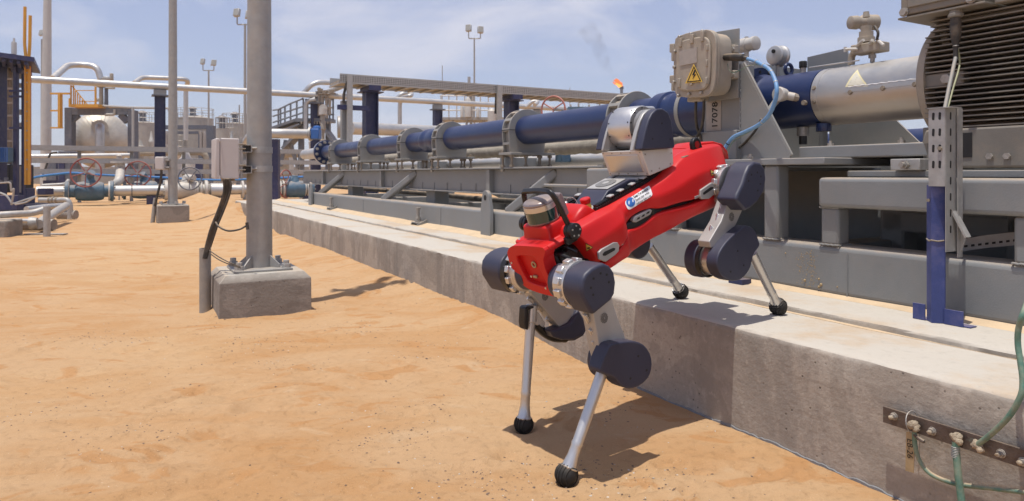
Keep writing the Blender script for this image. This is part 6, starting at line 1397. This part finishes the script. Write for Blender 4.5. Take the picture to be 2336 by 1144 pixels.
# big horizontal vessel in a slate frame
Y = 34
ve = thing('horizontal_vessel', 'large round silver vessel with radial seams inside a slate frame', 'vessel', stand(225, Y))
c = at(228, 320, Y + .9); r = 1.42; vd = Vector((-.6, 1, 0)).normalized(); vu, vv = perp(vd)
hd = MB().lathe(c, vd, [(-.62, .05), (-.60, .35), (-.50, .75), (-.32, 1.1), (-.1, 1.33), (.1, 1.41), (.15, r), (5, r)], 48).build('shell', 'vessel', ve)
for q in range(44):
    a_ = q * math.pi / 22 + .05; MB().tube([c + vd * y + (vu * math.cos(a_) + vv * math.sin(a_)) * x for x, y in ((.42, -.60), (.78, -.51), (1.12, -.33), (1.34, -.12))], .006, 5).build('seam_rib', 'cladding', hd)
nz_ = c - vd * .45 + Vector((0, 0, .62))
MB().lathe(nz_, -vd, [(-.2, .26), (.12, .26), (.13, .36), (.2, .36)], 24).build('nozzle', 'offwhite', hd)
MB().tube(round_path([nz_, nz_ - vd * .75, nz_ - vd * .75 - Vector((0, 0, 2.4))], .4), .21, 16).build('outlet_pipe', 'cladding', ve)
fr = thing('vessel_frame', 'dark slate steel portal frame around the large silver vessel', 'steel frame', stand(227, Y))
bb('left_leg', 147, 163, 246, 420, Y - .6, .35, 'frame_slate', fr); bb('right_leg', 291, 307, 252, 420, Y - .6, .35, 'frame_slate', fr); bb('top_beam', 163.5, 290.5, 247, 262, Y - .6, .35, 'frame_slate', fr)
bb('left_leg', 150, 160, 250, 420, Y + 3.5, .3, 'frame_slate', fr); bb('right_leg', 292, 304, 254, 420, Y + 3.5, .3, 'frame_slate', fr)
for (x0, y0, x1, y1) in ((163, 275, 178, 262), (291, 278, 276, 262)): MB().beam(at(x0, y0, Y - .4), at(x1, y1, Y - .4), .2, .3).build('knee_brace', 'frame_slate', fr)
bb('pipe_bundle', 300, 304, 245, 340, Y - .9, .1, 'galv', fr)
MB().tube(round_path([at(205, 240, Y - .8), at(230, 242, Y - .8), at(300, 246, Y - .8), at(385, 247, Y - .8), at(387, 258, Y - .8)], .2), .06, 8).build('vent_line', 'galv', fr)
# yellow access platform
yp = thing('yellow_platform', 'yellow access platform and stair rails on top of the vessel frame', 'platform', at(200, 295, 33))
for (a_, b_, w_) in (((116, 214), (160, 214), 7), ((116, 253), (140, 253), 6), ((116, 292), (143, 292), 6), ((137, 214), (137, 292), 10), ((141, 216), (141, 292), 4), ((162, 195), (162, 243), 4), ((168, 195), (168, 243), 3), ((160, 225), (160, 245), 7), ((164, 196), (200, 240), 3), ((172, 208), (172, 243), 3), ((177, 214), (177, 243), 3), ((182, 220), (182, 243), 3), ((188, 228), (188, 243), 3), ((193, 233), (193, 243), 3), ((175, 207), (218, 207), 3), ((180, 232), (222, 232), 3), ((218, 198), (218, 243), 5)):
    A_, B_ = at(*a_, 33), at(*b_, 33); MB().beam(A_, B_, w_ * 33 / FPX * .55, w_ * 33 / FPX * .8, up=(0, 1, 0)).build('rail', 'yellow_paint', yp)
bb('deck', 160, 224, 238, 245, 32.8, 1.5, 'yellow_paint', yp)
# relief piping above the vessel
rp_ = thing('relief_piping', 'looping silver relief pipe and valve cluster above the vessel', 'piping', at(235, 250, 33.5))
bt_('loop_pipe', [(120, 180, 31), (155, 149, 33), (190, 148, 33.5), (222, 153, 33.5), (230, 182, 33.5)], .15, 'cladding', rp_, .5, 12)
for (u0, u1, v0, v1, m) in ((222, 238, 184, 200, 'tan_box'), (226, 236, 200, 248, 'tan_box'), (238, 247, 195, 250, 'frame_slate'), (234, 256, 176, 182, 'galv'), (250, 259, 168, 186, 'tan_box'), (240, 262, 198, 203, 'galv'), (219, 230, 225, 232, 'galv'), (222, 240, 240, 247, 'rusty_bolt')): MB().lathe(at((u0 + u1) / 2, v1, 33.5), (0, 0, 1), [(0, (u1 - u0) / 2 * 33.5 / FPX), ((v1 - v0) * 33.5 / FPX, (u1 - u0) / 2.3 * 33.5 / FPX)], 10).build('valve', m, rp_, bevel=.02)
l3 = thing('vent_loop', 'thin silver pipe loop rising above the overhead pipe beside the slim pole', 'piping', stand(424, 30))
bt_('loop_pipe', [(306, 190, 28), (324, 177, 29), (380, 179, 29.5), (431, 182, 30), (424, 200, 30.3), (424, 320, 30.3)], .10, 'cladding', l3, .3, 10)
MB().lathe(stand(424, 30.3), (0, 0, 1), [(0, .38), (.9, .38), (1.3, .38), (1.5, .32), (1.62, .2), (1.9, .12)], 20).build('pot', 'offwhite', l3)
# stack and slender masts
sk_ = thing('vent_stack', 'tall pale tapering vent stack rising out of frame at far left', 'stack', stand(104, 40))
p = stand(104, 40); MB().tube([p, p + Vector((.06, 0, 6)), p + Vector((.14, 0, 14))], [.28, .25, .17], 28).build('shaft', 'stack_grey', sk_)
for z in (1.8, 3.4, 5.0, 6.6, 8.2, 9.8): rr = .283 - .0080 * z + (.0 if z < 6 else .0); MB().lathe(p + Vector((.01 * z, 0, z)), (0, 0, 1), [(0, rr + .006), (.03, rr + .006)], 28).build('joint_ring', 'galv', sk_)
def flood(c, tilt, s, par):
    F = Fr(c, (math.cos(tilt), -math.sin(tilt), 0), (math.sin(tilt) * .9, math.cos(tilt) * .9, -.35), (0, .3, .95)); o = MB().box(F, -.26 * s, .26 * s, -.12 * s, .12 * s, -.3 * s, .3 * s).build('floodlight', 'galv', par, bevel=.03 * s)
    MB().box(F, -.21 * s, .21 * s, -.125 * s, -.121 * s, -.25 * s, .25 * s).build('lamp_glass', 'lamp_glass', o)
def mast(u, vtop, Y, label, heads, r=.09, s=1.0):
    m_ = thing('floodlight_mast', label, 'light mast', stand(u, Y), 'floodlight masts over the plant'); t_ = at(u, vtop, Y)
    MB().cyl(stand(u, Y), t_, r, 10, r * .7).build('mast', 'galv_pole', m_)
    for (du, dv, tl) in heads:
        e_ = at(u + du, vtop + dv, Y); MB().tube(round_path([t_ + Vector((0, 0, -.05)), Vector((e_.x, Y, t_.z - .05)), Vector((e_.x, Y, e_.z - .3 * s))], .1), .05 * s, 6).build('arm', 'galv_pole', m_); flood(Vector((e_.x, Y - .05, e_.z)), tl, s, m_)
    return m_
mast(476, 160, 60, 'light mast with two floodlights just right of the slim pole', ((-13, -19, .5), (12, -16, -.6)), .10, .85)
mast(559, 55, 50, 'tall light mast half hidden behind the thick pole', ((-18, -25, .4), (10, -20, -.5)), .12, 1.0)
mast(1082, 87, 55, 'light mast with two floodlights above the blue pump', ((-13, -22, .5), (14, -18, -.6)), .09, .95)
mast(96, 90, 55, 'light mast behind the pale vent stack', ((0, -14, .3),), .12, .8)
# tanks
def tank(u, v0, v1, w_, Y, label, m='tank_grey'):
    p = stand(u, Y); R_ = w_ / 2 * Y / FPX; z1 = CAM_H - (v0 - 397) * Y / FPX
    t_ = thing('storage_tank', label, 'tank', p, 'storage tanks on the skyline')
    MB().lathe(p, (0, 0, 1), [(0, R_), (z1, R_), (z1 + .02 * R_, R_ * 1.02), (z1 + .25 * R_, .1)], 40).build('tank_wall', m, t_)
    mb = MB()
    for zz in (.55, 1.1): mb.torus(p + Vector((0, 0, z1 + zz)), (0, 0, 1), R_, .03, 40, 4)
    for q in range(16): a_ = q * math.pi / 8; e_ = Vector((math.cos(a_), math.sin(a_), 0)) * R_; mb.cyl(p + e_ + Vector((0, 0, z1)), p + e_ + Vector((0, 0, z1 + 1.1)), .03, 4)
    mb.build('roof_railing', 'galv', t_)
    MB().lathe(p + Vector((0, -R_ * .3, z1)), (0, 0, 1), [(0, .3), (1.0, .3), (1.05, .5), (1.3, .2)], 12).build('roof_vent', 'frame_slate', t_)
tank(330, 283, 0, 62, 70, 'grey storage tank between the vessel frame and the blue column')
tank(445, 272, 0, 78, 75, 'grey storage tank behind the slate frame right of the slim pole')
tank(540, 285, 0, 62, 72, 'grey storage tank just left of the thick pole')
tank(508, 295, 0, 30, 66, 'narrow grey tank left of the tank at the thick pole')
# slate portal right of the slim pole
f3 = thing('pipe_portal', 'dark slate portal frame with pipes behind the slim pole', 'steel frame', stand(420, 44))
for n_, u0, u1, v0, v1 in (('left_leg', 353, 366, 286, 420), ('top_beam', 366.5, 470, 286, 295), ('right_leg', 470.5, 486, 287, 420), ('inner_leg', 452, 460, 300, 420), ('cross_beam', 368, 451.5, 300, 306)): bb(n_, u0, u1, v0, v1, 44, .4, 'frame_slate', f3)
for u, m in ((459, 'yellow_paint'), (467, 'tan_box'), (381, 'tan_box')): bt_('riser', [(u - 3, 300, 43), (u, 308, 43), (u, 345, 43)], .10, 'plate_pale', f3, .1, 8)
# stair tower
st = thing('stair_tower', 'blue-grey steel stair and railings right of the thick pole', 'stairs', stand(690, 27))
Y = 27
for p, q, w_ in (((622, 296), (680, 276), 6), ((680, 276), (760, 276), 8), ((622, 310), (690, 285), 4), ((650, 340), (690, 300), 6), ((768, 330), (740, 290), 6)): MB().beam(at(*p, Y), at(*q, Y), .8, w_ * Y / FPX, up=(0, 0, 1)).build('stringer', 'stair_grey', st)
for u0, v0, u1, v1 in ((622, 252, 636, 250), (636, 250, 662, 237), (662, 237, 692, 225), (622, 266, 692, 243), (622, 280, 690, 258)): MB().tube([at(u0, v0, Y), at(u1, v1, Y)], .035, 6).build('handrail', 'stair_grey', st)
for u, v0, v1 in ((635, 250, 296), (640, 246, 292), (650, 243, 288), (663, 236, 282), (677, 230, 278), (692, 225, 276), (698, 226, 275), (712, 226, 275), (726, 228, 275), (752, 228, 275), (760, 230, 275)): MB().tube([at(u, v0, Y), at(u, v1, Y)], .035, 6).build('baluster', 'stair_grey', st)
for v in (228, 246, 262): MB().tube([at(697, v, Y), at(762, v, Y)], .035, 6).build('handrail', 'stair_grey', st)
bt_('stair_pipe', [(698, 300, 26.5), (698, 232, 26.5), (720, 227, 26.5)], .09, 'cladding', st, .25)
for u0, u1 in ((680, 691), (742, 752)): bb('column', u0, u1, 277, 430, Y, .2, 'stair_grey', st)
MB().beam(at(660, 320, Y), at(680, 385, Y), .12, .12).build('brace', 'clamp_grey', st); MB().beam(at(640, 380, Y), at(652, 320, Y), .12, .12).build('brace', 'stair_grey', st)
for i in range(12): bb('grating_bar', 686 + i * 6, 689 + i * 6, 277, 283, Y - .42, .02, 'tan_box', st)
fc_ = thing('piping_cluster', 'cluster of dusty valves on top of the stair tower', 'valves', at(735, 276, 26.6))
for (u, v, rr, hh) in ((735, 275, .09, 1.0), (745, 270, .07, .8), (728, 265, .06, 1.1), (752, 262, .07, .6), (740, 222, .16, .25), (730, 215, .12, .2), (757, 218, .10, .2)): MB().lathe(at(u, v, 26.6), (0, 0, 1), [(0, rr), (hh * .4, rr * .8), (hh * .42, rr * 1.5), (hh * .5, rr * 1.5), (hh * .52, rr * .7), (hh, rr)], 10).build('valve', 'tan_box', fc_)
MB().lathe(at(770, 290, 26), (1, .3, 0), [(0, .42), (.12, .42)], 20).build('flange', 'galv', fc_)
# pipe loops above the overhead pipe
def loop(pts, r, label):
    o = MB().tube(round_path([at(*p) for p in pts], .35), r, 12); P = at(*pts[0]); return tag(o.build('expansion_loop', 'cladding', None, loc=P), label, 'pipe loop', 'expansion loops on the overhead pipe')
loop([(690, 215, 27), (716, 188, 27), (785, 190, 28), (782, 197, 26.5), (738, 214, 27.5)], .10, 'silver pipe loop above the overhead pipe beside the tray end')
loop([(905, 225, 29.5), (918, 213, 29.5), (940, 214, 30), (938, 219, 29), (912, 224, 29.5), (912, 290, 29.5)], .09, 'small silver pipe loop right of the first blue tray column')
loop([(1200, 245, 31), (1216, 231, 31), (1228, 232, 31), (1220, 240, 30.5)], .09, 'tiny silver pipe loop left of the red handwheel')
bigp = thing('large_pipe', 'large dusty silver pipe behind the first blue tray column', 'pipe', stand(930, 24))
MB().cyl(at(800, 293, 22.5), at(1075, 303, 27), .21, 20).build('pipe', 'cladding', bigp)
for u in (830, 900, 1000): pq = at(u, 300, 24); MB().box(Fr((pq.x, 24.2, 0), (1, 0, 0), (0, 1, 0), (0, 0, 1)), -.15, .15, -.1, .1, 0, 2.1).build('support', 'tan_box', bigp)
# light grey platform under the mast
pf = thing('equipment_platform', 'pale grey equipment platform with railings below the light mast', 'platform', stand(1070, 36))
Y = 36
bb('deck', 1006, 1150, 268, 274, Y, 2, 'tank_grey', pf)
for u in (1010, 1030, 1062, 1072, 1100, 1145): bb('leg', u, u + 5, 274.3, 420, Y + .2, .15, 'tank_grey', pf)
for v in (219, 236, 252): MB().tube([at(1004, v, Y), at(1165, v, Y)], .035, 6).build('rail', 'offwhite', pf)
for u in range(1006, 1165, 18): MB().tube([at(u, 217, Y), at(u, 268, Y)], .035, 6).build('baluster', 'offwhite', pf)
for (u, v0, v1, w_) in ((1068, 222, 268, 16), (1054, 240, 268, 8), (1122, 248, 280, 20), (1090, 245, 268, 8)): MB().lathe(at(u, v1, Y), (0, 0, 1), [(0, w_ / 2 * Y / FPX), ((v1 - v0) * Y / FPX * .8, w_ / 2 * Y / FPX), ((v1 - v0) * Y / FPX, w_ / 5 * Y / FPX)], 14).build('equipment', 'offwhite', pf)
bb('tower', 1066, 1080, 196, 268, Y, .3, 'tank_grey', pf)
MB().cyl(at(1070, 268, Y), at(1070, 176, Y), .08, 8).build('vent_pipe', 'galv', pf)
for i, (u, v) in enumerate(((1009, 150), (460, 210), (1297, 238), (1386, 232))):
    if i in (0,): MB().cyl(stand(u, 60), at(u, v, 60), .03, 5).build('aerial', 'galv', pf) if False else None
# small far roof line right of the handwheel
fs = thing('distant_skid', 'distant green-blue equipment top showing above the blue pump', 'equipment', stand(1340, 40))
bb('canopy', 1296, 1402, 244, 250, 40, 2, 'act_blue' if False else 'valve_blue', fs)
for u in (1300, 1318, 1342, 1366, 1385): bb('vent', u, u + 4, 234 + (u % 7), 243.7, 40, .1, 'galv', fs)
for u in (1300, 1396): bb('leg', u, u + 4, 250.3, 430, 40.2, .1, 'valve_blue', fs)
# flare
Y = 190
fl_ = thing('flare_stack', 'far dark flare stack burning with an orange flame', 'flare stack', stand(1418, Y))
MB().cyl(stand(1418, Y), at(1418, 199, Y), .42, 12).build('stack', 'frame_slate', fl_); MB().lathe(at(1418, 204, Y), (0, 0, 1), [(0, .55), (.7, .6)], 12).build('flare_tip', 'black', fl_)
emat('flame', (1.0, .21, .02), 1.25); emat('flame_core', (1.0, .42, .07), 1.7)
def flame(pts, rr, m, nm):
    P = smooth_path([at(*p) for p in pts], 5); n = len(P); mb = MB(); mb.tube(P, [rr * max(.02, (math.sin(math.pi * min(1, (i + 1) / n * .93 + .07)) ** .7) * (1 + .25 * math.sin(i * 1.7))) for i in range(n)], 10); return mb.build(nm, m, fl_)
flame([(1419, 200, Y), (1415, 192, Y), (1407, 186, Y), (1399, 183, Y)], .55, 'flame', 'flame'); flame([(1408, 190, Y), (1403, 191, Y), (1397, 187, Y)], .28, 'flame', 'flame'); flame([(1412, 188, Y), (1409, 183, Y), (1404, 180, Y)], .25, 'flame', 'flame'); flame([(1418, 198, Y), (1412, 196, Y - .5), (1404, 190, Y - .5)], .45, 'flame_core', 'flame_core')
sm_ = bpy.data.materials.new('smoke'); sm_.use_nodes = True; t = sm_.node_tree; t.nodes.clear()
o = N(t, 'ShaderNodeOutputMaterial'); v = N(t, 'ShaderNodeVolumePrincipled'); v.inputs['Color'].default_value = (.25, .22, .22, 1)
g = N(t, 'ShaderNodeTexCoord'); nz = N(t, 'ShaderNodeTexNoise'); nz.inputs['Scale'].default_value = .35; nz.inputs['Detail'].default_value = 5; nz.inputs['Roughness'].default_value = .65
mr = N(t, 'ShaderNodeMapRange'); mr.inputs['From Min'].default_value = .42; mr.inputs['From Max'].default_value = .74; mr.inputs['To Max'].default_value = .12
t.links.new(g.outputs['Object'], nz.inputs['Vector']); t.links.new(nz.outputs['Fac'], mr.inputs['Value']); t.links.new(mr.outputs[0], v.inputs['Density']); t.links.new(v.outputs[0], o.inputs['Volume']); M['smoke'] = sm_
P = smooth_path([at(*p) for p in ((1402, 182, Y), (1392, 168, Y), (1382, 150, Y), (1372, 125, Y), (1355, 90, Y), (1335, 60, Y))], 4)
smo = MB().tube(P, [.5 + 2.6 * (i / len(P)) ** .8 for i in range(len(P))], 12).build('smoke_plume', 'smoke', None, loc=at(1402, 182, Y)); kind(smo, 'stuff', label='thin dark smoke drifting up from the flare flame', category='smoke')
# ================================================================== LEFT EDGE: BLUE EQUIPMENT SKID
Y = 15.5
ls = thing('equipment_skid', 'tall blue framed equipment skid with sloping roof at the left edge', 'equipment skid', stand(20, Y))
def lb(name, u0, u1, v0, v1, y0, d, m, bv=.01): return bb(name, u0, u1, v0, v1, y0, d, m, ls, bv)
def roofq(u, k, d): a_ = at(u - 14 * (u / 92), 131 - (92 - u) * .12, 14.4); b_ = at(u, 163 - (92 - u) * .12, 16.6); return a_ * (1 - k) + b_ * k - Vector((0, 0, d))
MB().hull_ring([[roofq(u, 0, 0), roofq(u, 1, 0), roofq(u, 1, .06), roofq(u, 0, .10)] for u in (-60, 92)]).build('roof', 'steel_blue', ls)
for u in (10, 30, 50, 70): MB().beam(roofq(u, .02, .14), roofq(u, .98, .12), .06, .07).build('roof_rib', 'steel_blue', ls)
lb('column', 29, 37, 150, 470, Y - .3, .10, 'steel_blue'); lb('column', 48, 53, 158, 470, Y - .1, .08, 'steel_blue'); lb('column', -8, -2, 138, 470, Y - .3, .25, 'steel_blue')
MB().beam(at(38, 150, Y - .2), at(52, 165, Y - .2), .1, .12).build('roof_brace', 'steel_blue', ls)
lb('panel', -60, 8, 155, 375, Y + .5, .1, 'panel_brown'); lb('panel', 9, 20, 155, 375, Y + .5, .1, 'panel_brown'); lb('panel', 21, 28.5, 160, 440, Y + .6, .1, 'tank_grey')
for v in (178, 200, 233, 262, 292, 320): lb('rail', -40, 28, v, v + 4, Y + .2, .08, 'plate_pale', .004)
for v in (205, 218, 290): lb('clamp', 20, 47, v, v + 5, Y - .36, .05, 'steel_blue', .004)
for u0, u1, v0, v1 in ((40, 48, 165, 180), (40, 48, 190, 200), (40, 48, 250, 262), (40, 48, 280, 290), (56.5, 60, 200, 230)): lb('bracket', u0, u1, v0, v1, Y + .3, .1, 'clamp_grey', .005)
lb('motor', -20, 13, 336, 371, Y - .6, .25, 'valve_blue', .03)
for i in range(9): lb('motor_fin', -20 + i * 4.3, -18.8 + i * 4.3, 337, 370, Y - .64, .03, 'act_blue', 0)
lb('machine_base', -60, 22, 376, 440, Y + .2, .8, 'black', .02)
lb('base_frame', -60, 40, 446, 480, Y - .7, .2, 'steel_blue'); lb('base_frame', 41, 60, 430, 478, Y + .3, .3, 'steel_blue'); lb('base_frame', -60, 60, 468, 484, Y - .4, 1.4, 'steel_blue')
lb('pipe_box', 85, 105, 430, 445, Y + 2, .3, 'steel_blue'); lb('column', 42, 48, 380, 440, Y + .2, .1, 'plate_pale')
for i, (u, w_, h_) in enumerate(((2, 12, 9), (14, 8, 14), (24, 6, 8))): MB().lathe(at(u, 420, Y - .5), (0, 0, 1), [(0, w_ * Y / FPX * .5), (h_ * Y / FPX, w_ * Y / FPX * .5)], 12).build('pump_part', 'frame_slate', ls)
bt_('drain_tube', [(0, 418, Y - .9), (24, 416, Y - .9), (26, 440, Y - .9), (32, 428, Y - .9), (30, 448, Y - .9), (26, 468, Y - .9)], .02, 'plate_pale', ls, .06, 6)
bt_('drain_tube', [(0, 440, Y - .9), (15, 446, Y - .9), (28, 466, Y - .9), (82, 448, Y - .8)], .02, 'galv', ls, .06, 6); bt_('drain_tube', [(35, 467, Y - 1), (60, 462, Y - 1), (80, 450, Y - 1)], .02, 'galv', ls, .06, 6)
# yellow ladder
ld = thing('yellow_ladder', 'yellow caged ladder rails beside the blue equipment skid', 'ladder', stand(62, 16.8))
for u, vt in ((57, 16), (69, 36)):
    bt_('rail', [(u, vt, 15.2), (u - 1, 100, 15.2), (u + 2 if u < 60 else u - 3, 132, 15.2), (u + 2 if u < 60 else u - 3, 422, 15.2)], .032, 'yellow_paint', ld, .05, 6)
bb('stile', 57, 66, 150, 415, 15.2, .05, 'yellow_paint', ld)
for i in range(11): bb('rung', 59, 63, 165 + i * 22, 168 + i * 22, 15.16, .03, 'plate_pale', ld)
bb('backing', 66.5, 68, 150, 415, 15.2, .05, 'red_paint', ld)
vt = thing('roof_vent', 'small silver vent pipe on the blue skid roof', 'vent', at(32, 121, 14.6)); MB().lathe(at(32, 124, 14.6), (0, 0, 1), [(0, .05), (.25, .05), (.26, .02), (.34, .02)], 12).build('pipe', 'cladding', vt); MB().beam(at(29, 96, 14.6), at(35, 98, 14.6), .02, .03).build('handle', 'steel_bolt', vt)
# foreground left pipework
pw = thing('ground_pipework', 'grey pipes and elbows on the sand at the left edge', 'pipework', gnd(110, 540))
bt_('header_pipe', [(-40, 493, 9.4), (30, 489, 9.6), (75, 487, 9.8), (106, 476, 9.9)], .048, 'galv', pw, .1, 14)
MB().tube([gnd(107, 541), gnd(107, 541) + Vector((0, 0, .43))], .045, 16).build('stand_pipe', 'galv', pw)
MB().box(Fr(gnd(105, 537), (1, 0, 0), (0, 1, 0), (0, 0, 1)), -.28, .28, -.06, .06, .01, .025).build('base_plate', 'galv', pw)
bt_('sloping_pipe', [(88, 512, 10.0), (100, 503, 10.4), (150, 470, 12.3)], .068, 'galv', pw, .1, 16); MB().lathe(at(86, 508, 10), (-1, -.3, -.1), [(0, .07), (.06, .09), (.10, .09), (.11, .04)], 16).build('end_cap', 'galv', pw)
bt_('low_pipe', [(38, 504, 10.3), (78, 505, 10.3)], .035, 'cladding', pw, .1, 12); bt_('rear_pipe', [(60, 478, 11.5), (110, 472, 12), (145, 470, 12.6)], .05, 'cladding', pw, .1, 12)
bt_('rear_header', [(90, 457, 13), (130, 457, 13), (155, 456, 13), (160, 470, 13), (160, 500, 13)], .05, 'galv', pw, .12, 12)
for (u, v) in ((128, 457), (112, 457), (120, 456)): MB().lathe(at(u, v, 13), (1, 0, 0), [(0, .062), (.03, .062)], 12).build('collar', 'rusty_bolt', pw)
for (u, v, Yq, l_) in ((92, 518, 9.9, .35), (158, 492, 12.6, .22)): q = gnd(u, v + 10); MB().tube([q + Vector((-l_, 0, .10)), q + Vector((l_ * .6, 0, .10))], .085, 14).build('sleeper', 'footing', pw)
cb_ = MB().box(Fr(gnd(8, 540), (1, .25, 0), (-.25, 1, 0), (0, 0, 1)), -.6, .14, -.25, .25, -.05, .24).build('concrete_block', 'footing', None, loc=gnd(8, 540), bevel=.03); tag(cb_, 'chamfered concrete block at the left edge of the sand', 'concrete block')
# low clutter seen between the trays
cl = thing('low_wall', 'long low tan wall far behind the tray rack', 'wall', stand(500, 52)); bb('wall', -200, 1150, 381, 420, 52, .3, 'conduit', cl)
bs_ = thing('blue_cabinet', 'dark blue cabinet left of the large vessel', 'cabinet', stand(155, 28)); bb('body', 132, 160, 345, 425, 28, .6, 'frame_slate', bs_, .02); bb('door', 134, 147, 350, 420, 27.97, .029, 'steel_blue', bs_)
bs2 = thing('blue_skid', 'low blue skid frame behind the leftmost valve', 'steel frame', stand(125, 20.5)); bb('beam', 98, 150, 412, 421, 20.5, .15, 'steel_blue', bs2); bb('leg', 98, 105, 421.3, 440, 20.5, .15, 'steel_blue', bs2); bb('leg', 122, 129, 421.3, 440, 20.5, .15, 'steel_blue', bs2)
wcab([(96, 405, 20.8), (108, 372, 21), (115, 352, 21), (130, 348, 21)], .03, 'black_cable', 'cable_black', 'black cable arching left of the first handwheel', n=6)

# ---- denser plant behind the tray rack: small named pieces between the big ones
def pipe_run(pts, r, m, label, name='pipe_run', rr=.3):
    P = [at(*p) for p in pts]; q = min(P, key=lambda p: p.z); o = MB().tube(round_path(P, rr), r, 12).build(name, m, None, loc=q); return tag(o, label, 'pipe', 'pipe runs in the background plant')
pipe_run([(60, 358, 26), (140, 357, 26.5), (300, 355, 28)], .10, 'cladding', 'thin silver pipe between the two upper tray rails, left of the big vessel')
pipe_run([(320, 350, 30), (470, 348, 31), (470, 420, 31)], .13, 'insulation', 'tan insulated pipe turning down behind the dark handwheel')
pipe_run([(380, 330, 40), (380, 378, 40), (520, 376, 42)], .16, 'offwhite', 'white elbowed pipe beside the slim pole')
pipe_run([(565, 352, 30), (640, 352, 31), (700, 354, 32)], .14, 'insulation', 'dusty pipe just right of the thick pole')
pipe_run([(640, 300, 33), (665, 300, 33), (665, 400, 33)], .12, 'cladding', 'silver pipe dropping under the stair tower')
pipe_run([(96, 424, 19.5), (150, 421, 19.8), (156, 412, 20)], .05, 'galv', 'small bent pipe above the leftmost flange', rr=.15)
pipe_run([(800, 338, 20), (870, 336, 21), (900, 345, 21.5)], .09, 'offwhite', 'white pipe under the first blue tray column')
pipe_run([(1005, 330, 24), (1005, 290, 24), (1060, 288, 24.5)], .07, 'cladding', 'thin pipe under the pale equipment platform')
pipe_run([(240, 262, 33.4), (262, 262, 33.4), (262, 250, 33.4)], .07, 'galv', 'short bent pipe in front of the vessel frame top', rr=.15)
def gear(u, v0, v1, w_, Y, m, label, cat='equipment', shape='lathe'):
    t_ = thing('process_unit', label, cat, stand(u, Y), 'process units in the background plant'); R_ = w_ / 2 * Y / FPX; zt = CAM_H - (v0 - 397) * Y / FPX; zb = max(0, CAM_H - (v1 - 397) * Y / FPX); p = stand(u, Y); h = zt - zb
    if shape == 'lathe':
        MB().lathe(p + Vector((0, 0, zb)), (0, 0, 1), [(0, R_), (h * .75, R_), (h * .78, R_ * 1.12), (h * .82, R_ * 1.12), (h * .84, R_ * .8), (h, R_ * .25)], 18).build('shell', m, t_)
        if zb > .05: MB().cyl(p, p + Vector((0, 0, zb - .002)), R_ * .35, 10).build('pedestal', 'tank_grey', t_)
    else:
        MB().box(W, p.x - R_, p.x + R_, Y, Y + R_ * 1.2, zb, zt).build('cabinet', m, t_, bevel=.03)
        MB().box(W, p.x - R_ * .8, p.x + R_ * .8, Y - .03, Y - .001, zb + h * .1, zt - h * .12).build('door', 'frame_slate' if m != 'frame_slate' else 'steel_blue', t_)
for a_ in ((320, 320, 400, 16, 36, 'tank_grey', 'narrow grey drum right of the vessel frame'), (345, 300, 420, 10, 38, 'offwhite', 'slim white column left of the blue pipe column'), (402, 330, 430, 20, 34, 'vessel', 'silver drum half behind the slim pole'), (500, 322, 430, 24, 40, 'tank_grey', 'squat grey drum beside the slate portal'), (528, 300, 430, 10, 42, 'galv', 'slim grey column beside the slate portal'), (585, 290, 430, 26, 42, 'tank_grey', 'grey drum behind the thick pole'), (650, 330, 430, 22, 36, 'insulation', 'tan drum under the stair tower'), (712, 300, 430, 14, 34, 'offwhite', 'white drum between the stair columns'), (272, 352, 372, 12, 22.8, 'offwhite', 'small white strainer above the second valve'), (1075, 282, 430, 30, 38, 'tank_grey', 'grey drum under the pale equipment platform')): gear(*a_)
for a_ in ((118, 350, 430, 26, 30, 'steel_blue', 'dark blue cabinet behind the yellow ladder', 'cabinet', 'box'), (335, 372, 430, 30, 30, 'tan_box', 'low tan cabinet between vessel and blue column', 'cabinet', 'box'), (455, 362, 430, 40, 36, 'frame_slate', 'slate cabinet behind the dark handwheel', 'cabinet', 'box'), (550, 366, 430, 26, 34, 'tank_grey', 'grey cabinet left of the thick pole', 'cabinet', 'box'), (1110, 290, 430, 22, 40, 'offwhite', 'white cabinet right of the platform drum', 'cabinet', 'box')): gear(*a_)
for i, (u, vt, Y_, lb_) in enumerate(((263, 280, 50, 'thin aerial mast right of the vessel stack'), (546, 240, 48, 'thin aerial mast just left of the thick pole'), (1009, 150, 70, 'thin aerial rod left of the central light mast'), (460, 300, 60, 'thin rod over the slate portal'), (1300, 200, 90, 'thin far rod behind the red handwheel'))):
    p = stand(u, Y_); tag(MB().tube([p, at(u, vt, Y_)], .045, 6).build('aerial', 'galv_pole', None, loc=p), lb_, 'aerial', 'thin aerials on the skyline')
# caged ladders on two tanks
for (u, v0, Y_, lb_) in ((524, 285, 70, 'caged ladder on the grey tank left of the thick pole'), (412, 272, 73, 'caged ladder on the tank behind the slate frame')):
    l_ = thing('tank_ladder', lb_, 'ladder', stand(u, Y_)); p = stand(u, Y_)
    for dx in (-.3, .3): MB().tube([p + Vector((dx, 0, 0)), Vector((p.x + dx, Y_, at(u, v0 - 14, Y_).z))], .05, 5).build('stile', 'galv', l_)
    for k in range(9): z = .8 + k * .6; MB().torus(Vector((p.x, Y_, z)), (0, 0, 1), .42, .03, 14, 4).build('cage_hoop', 'galv', l_)

# air: thin dusty haze over the whole yard
hm = bpy.data.materials.new('haze'); hm.use_nodes = True; t = hm.node_tree; t.nodes.clear()
o = N(t, 'ShaderNodeOutputMaterial'); v = N(t, 'ShaderNodeVolumePrincipled'); v.inputs['Color'].default_value = (.92, .92, .95, 1); v.inputs['Density'].default_value = .0009; t.links.new(v.outputs[0], o.inputs['Volume']); M['haze'] = hm
hz_ = MB().box(W, -330, 330, -70, 420, -1.5, 46).build('haze', 'haze', smooth=False); kind(hz_, 'stuff', label='thin pale dusty haze in the air over the whole yard', category='haze')
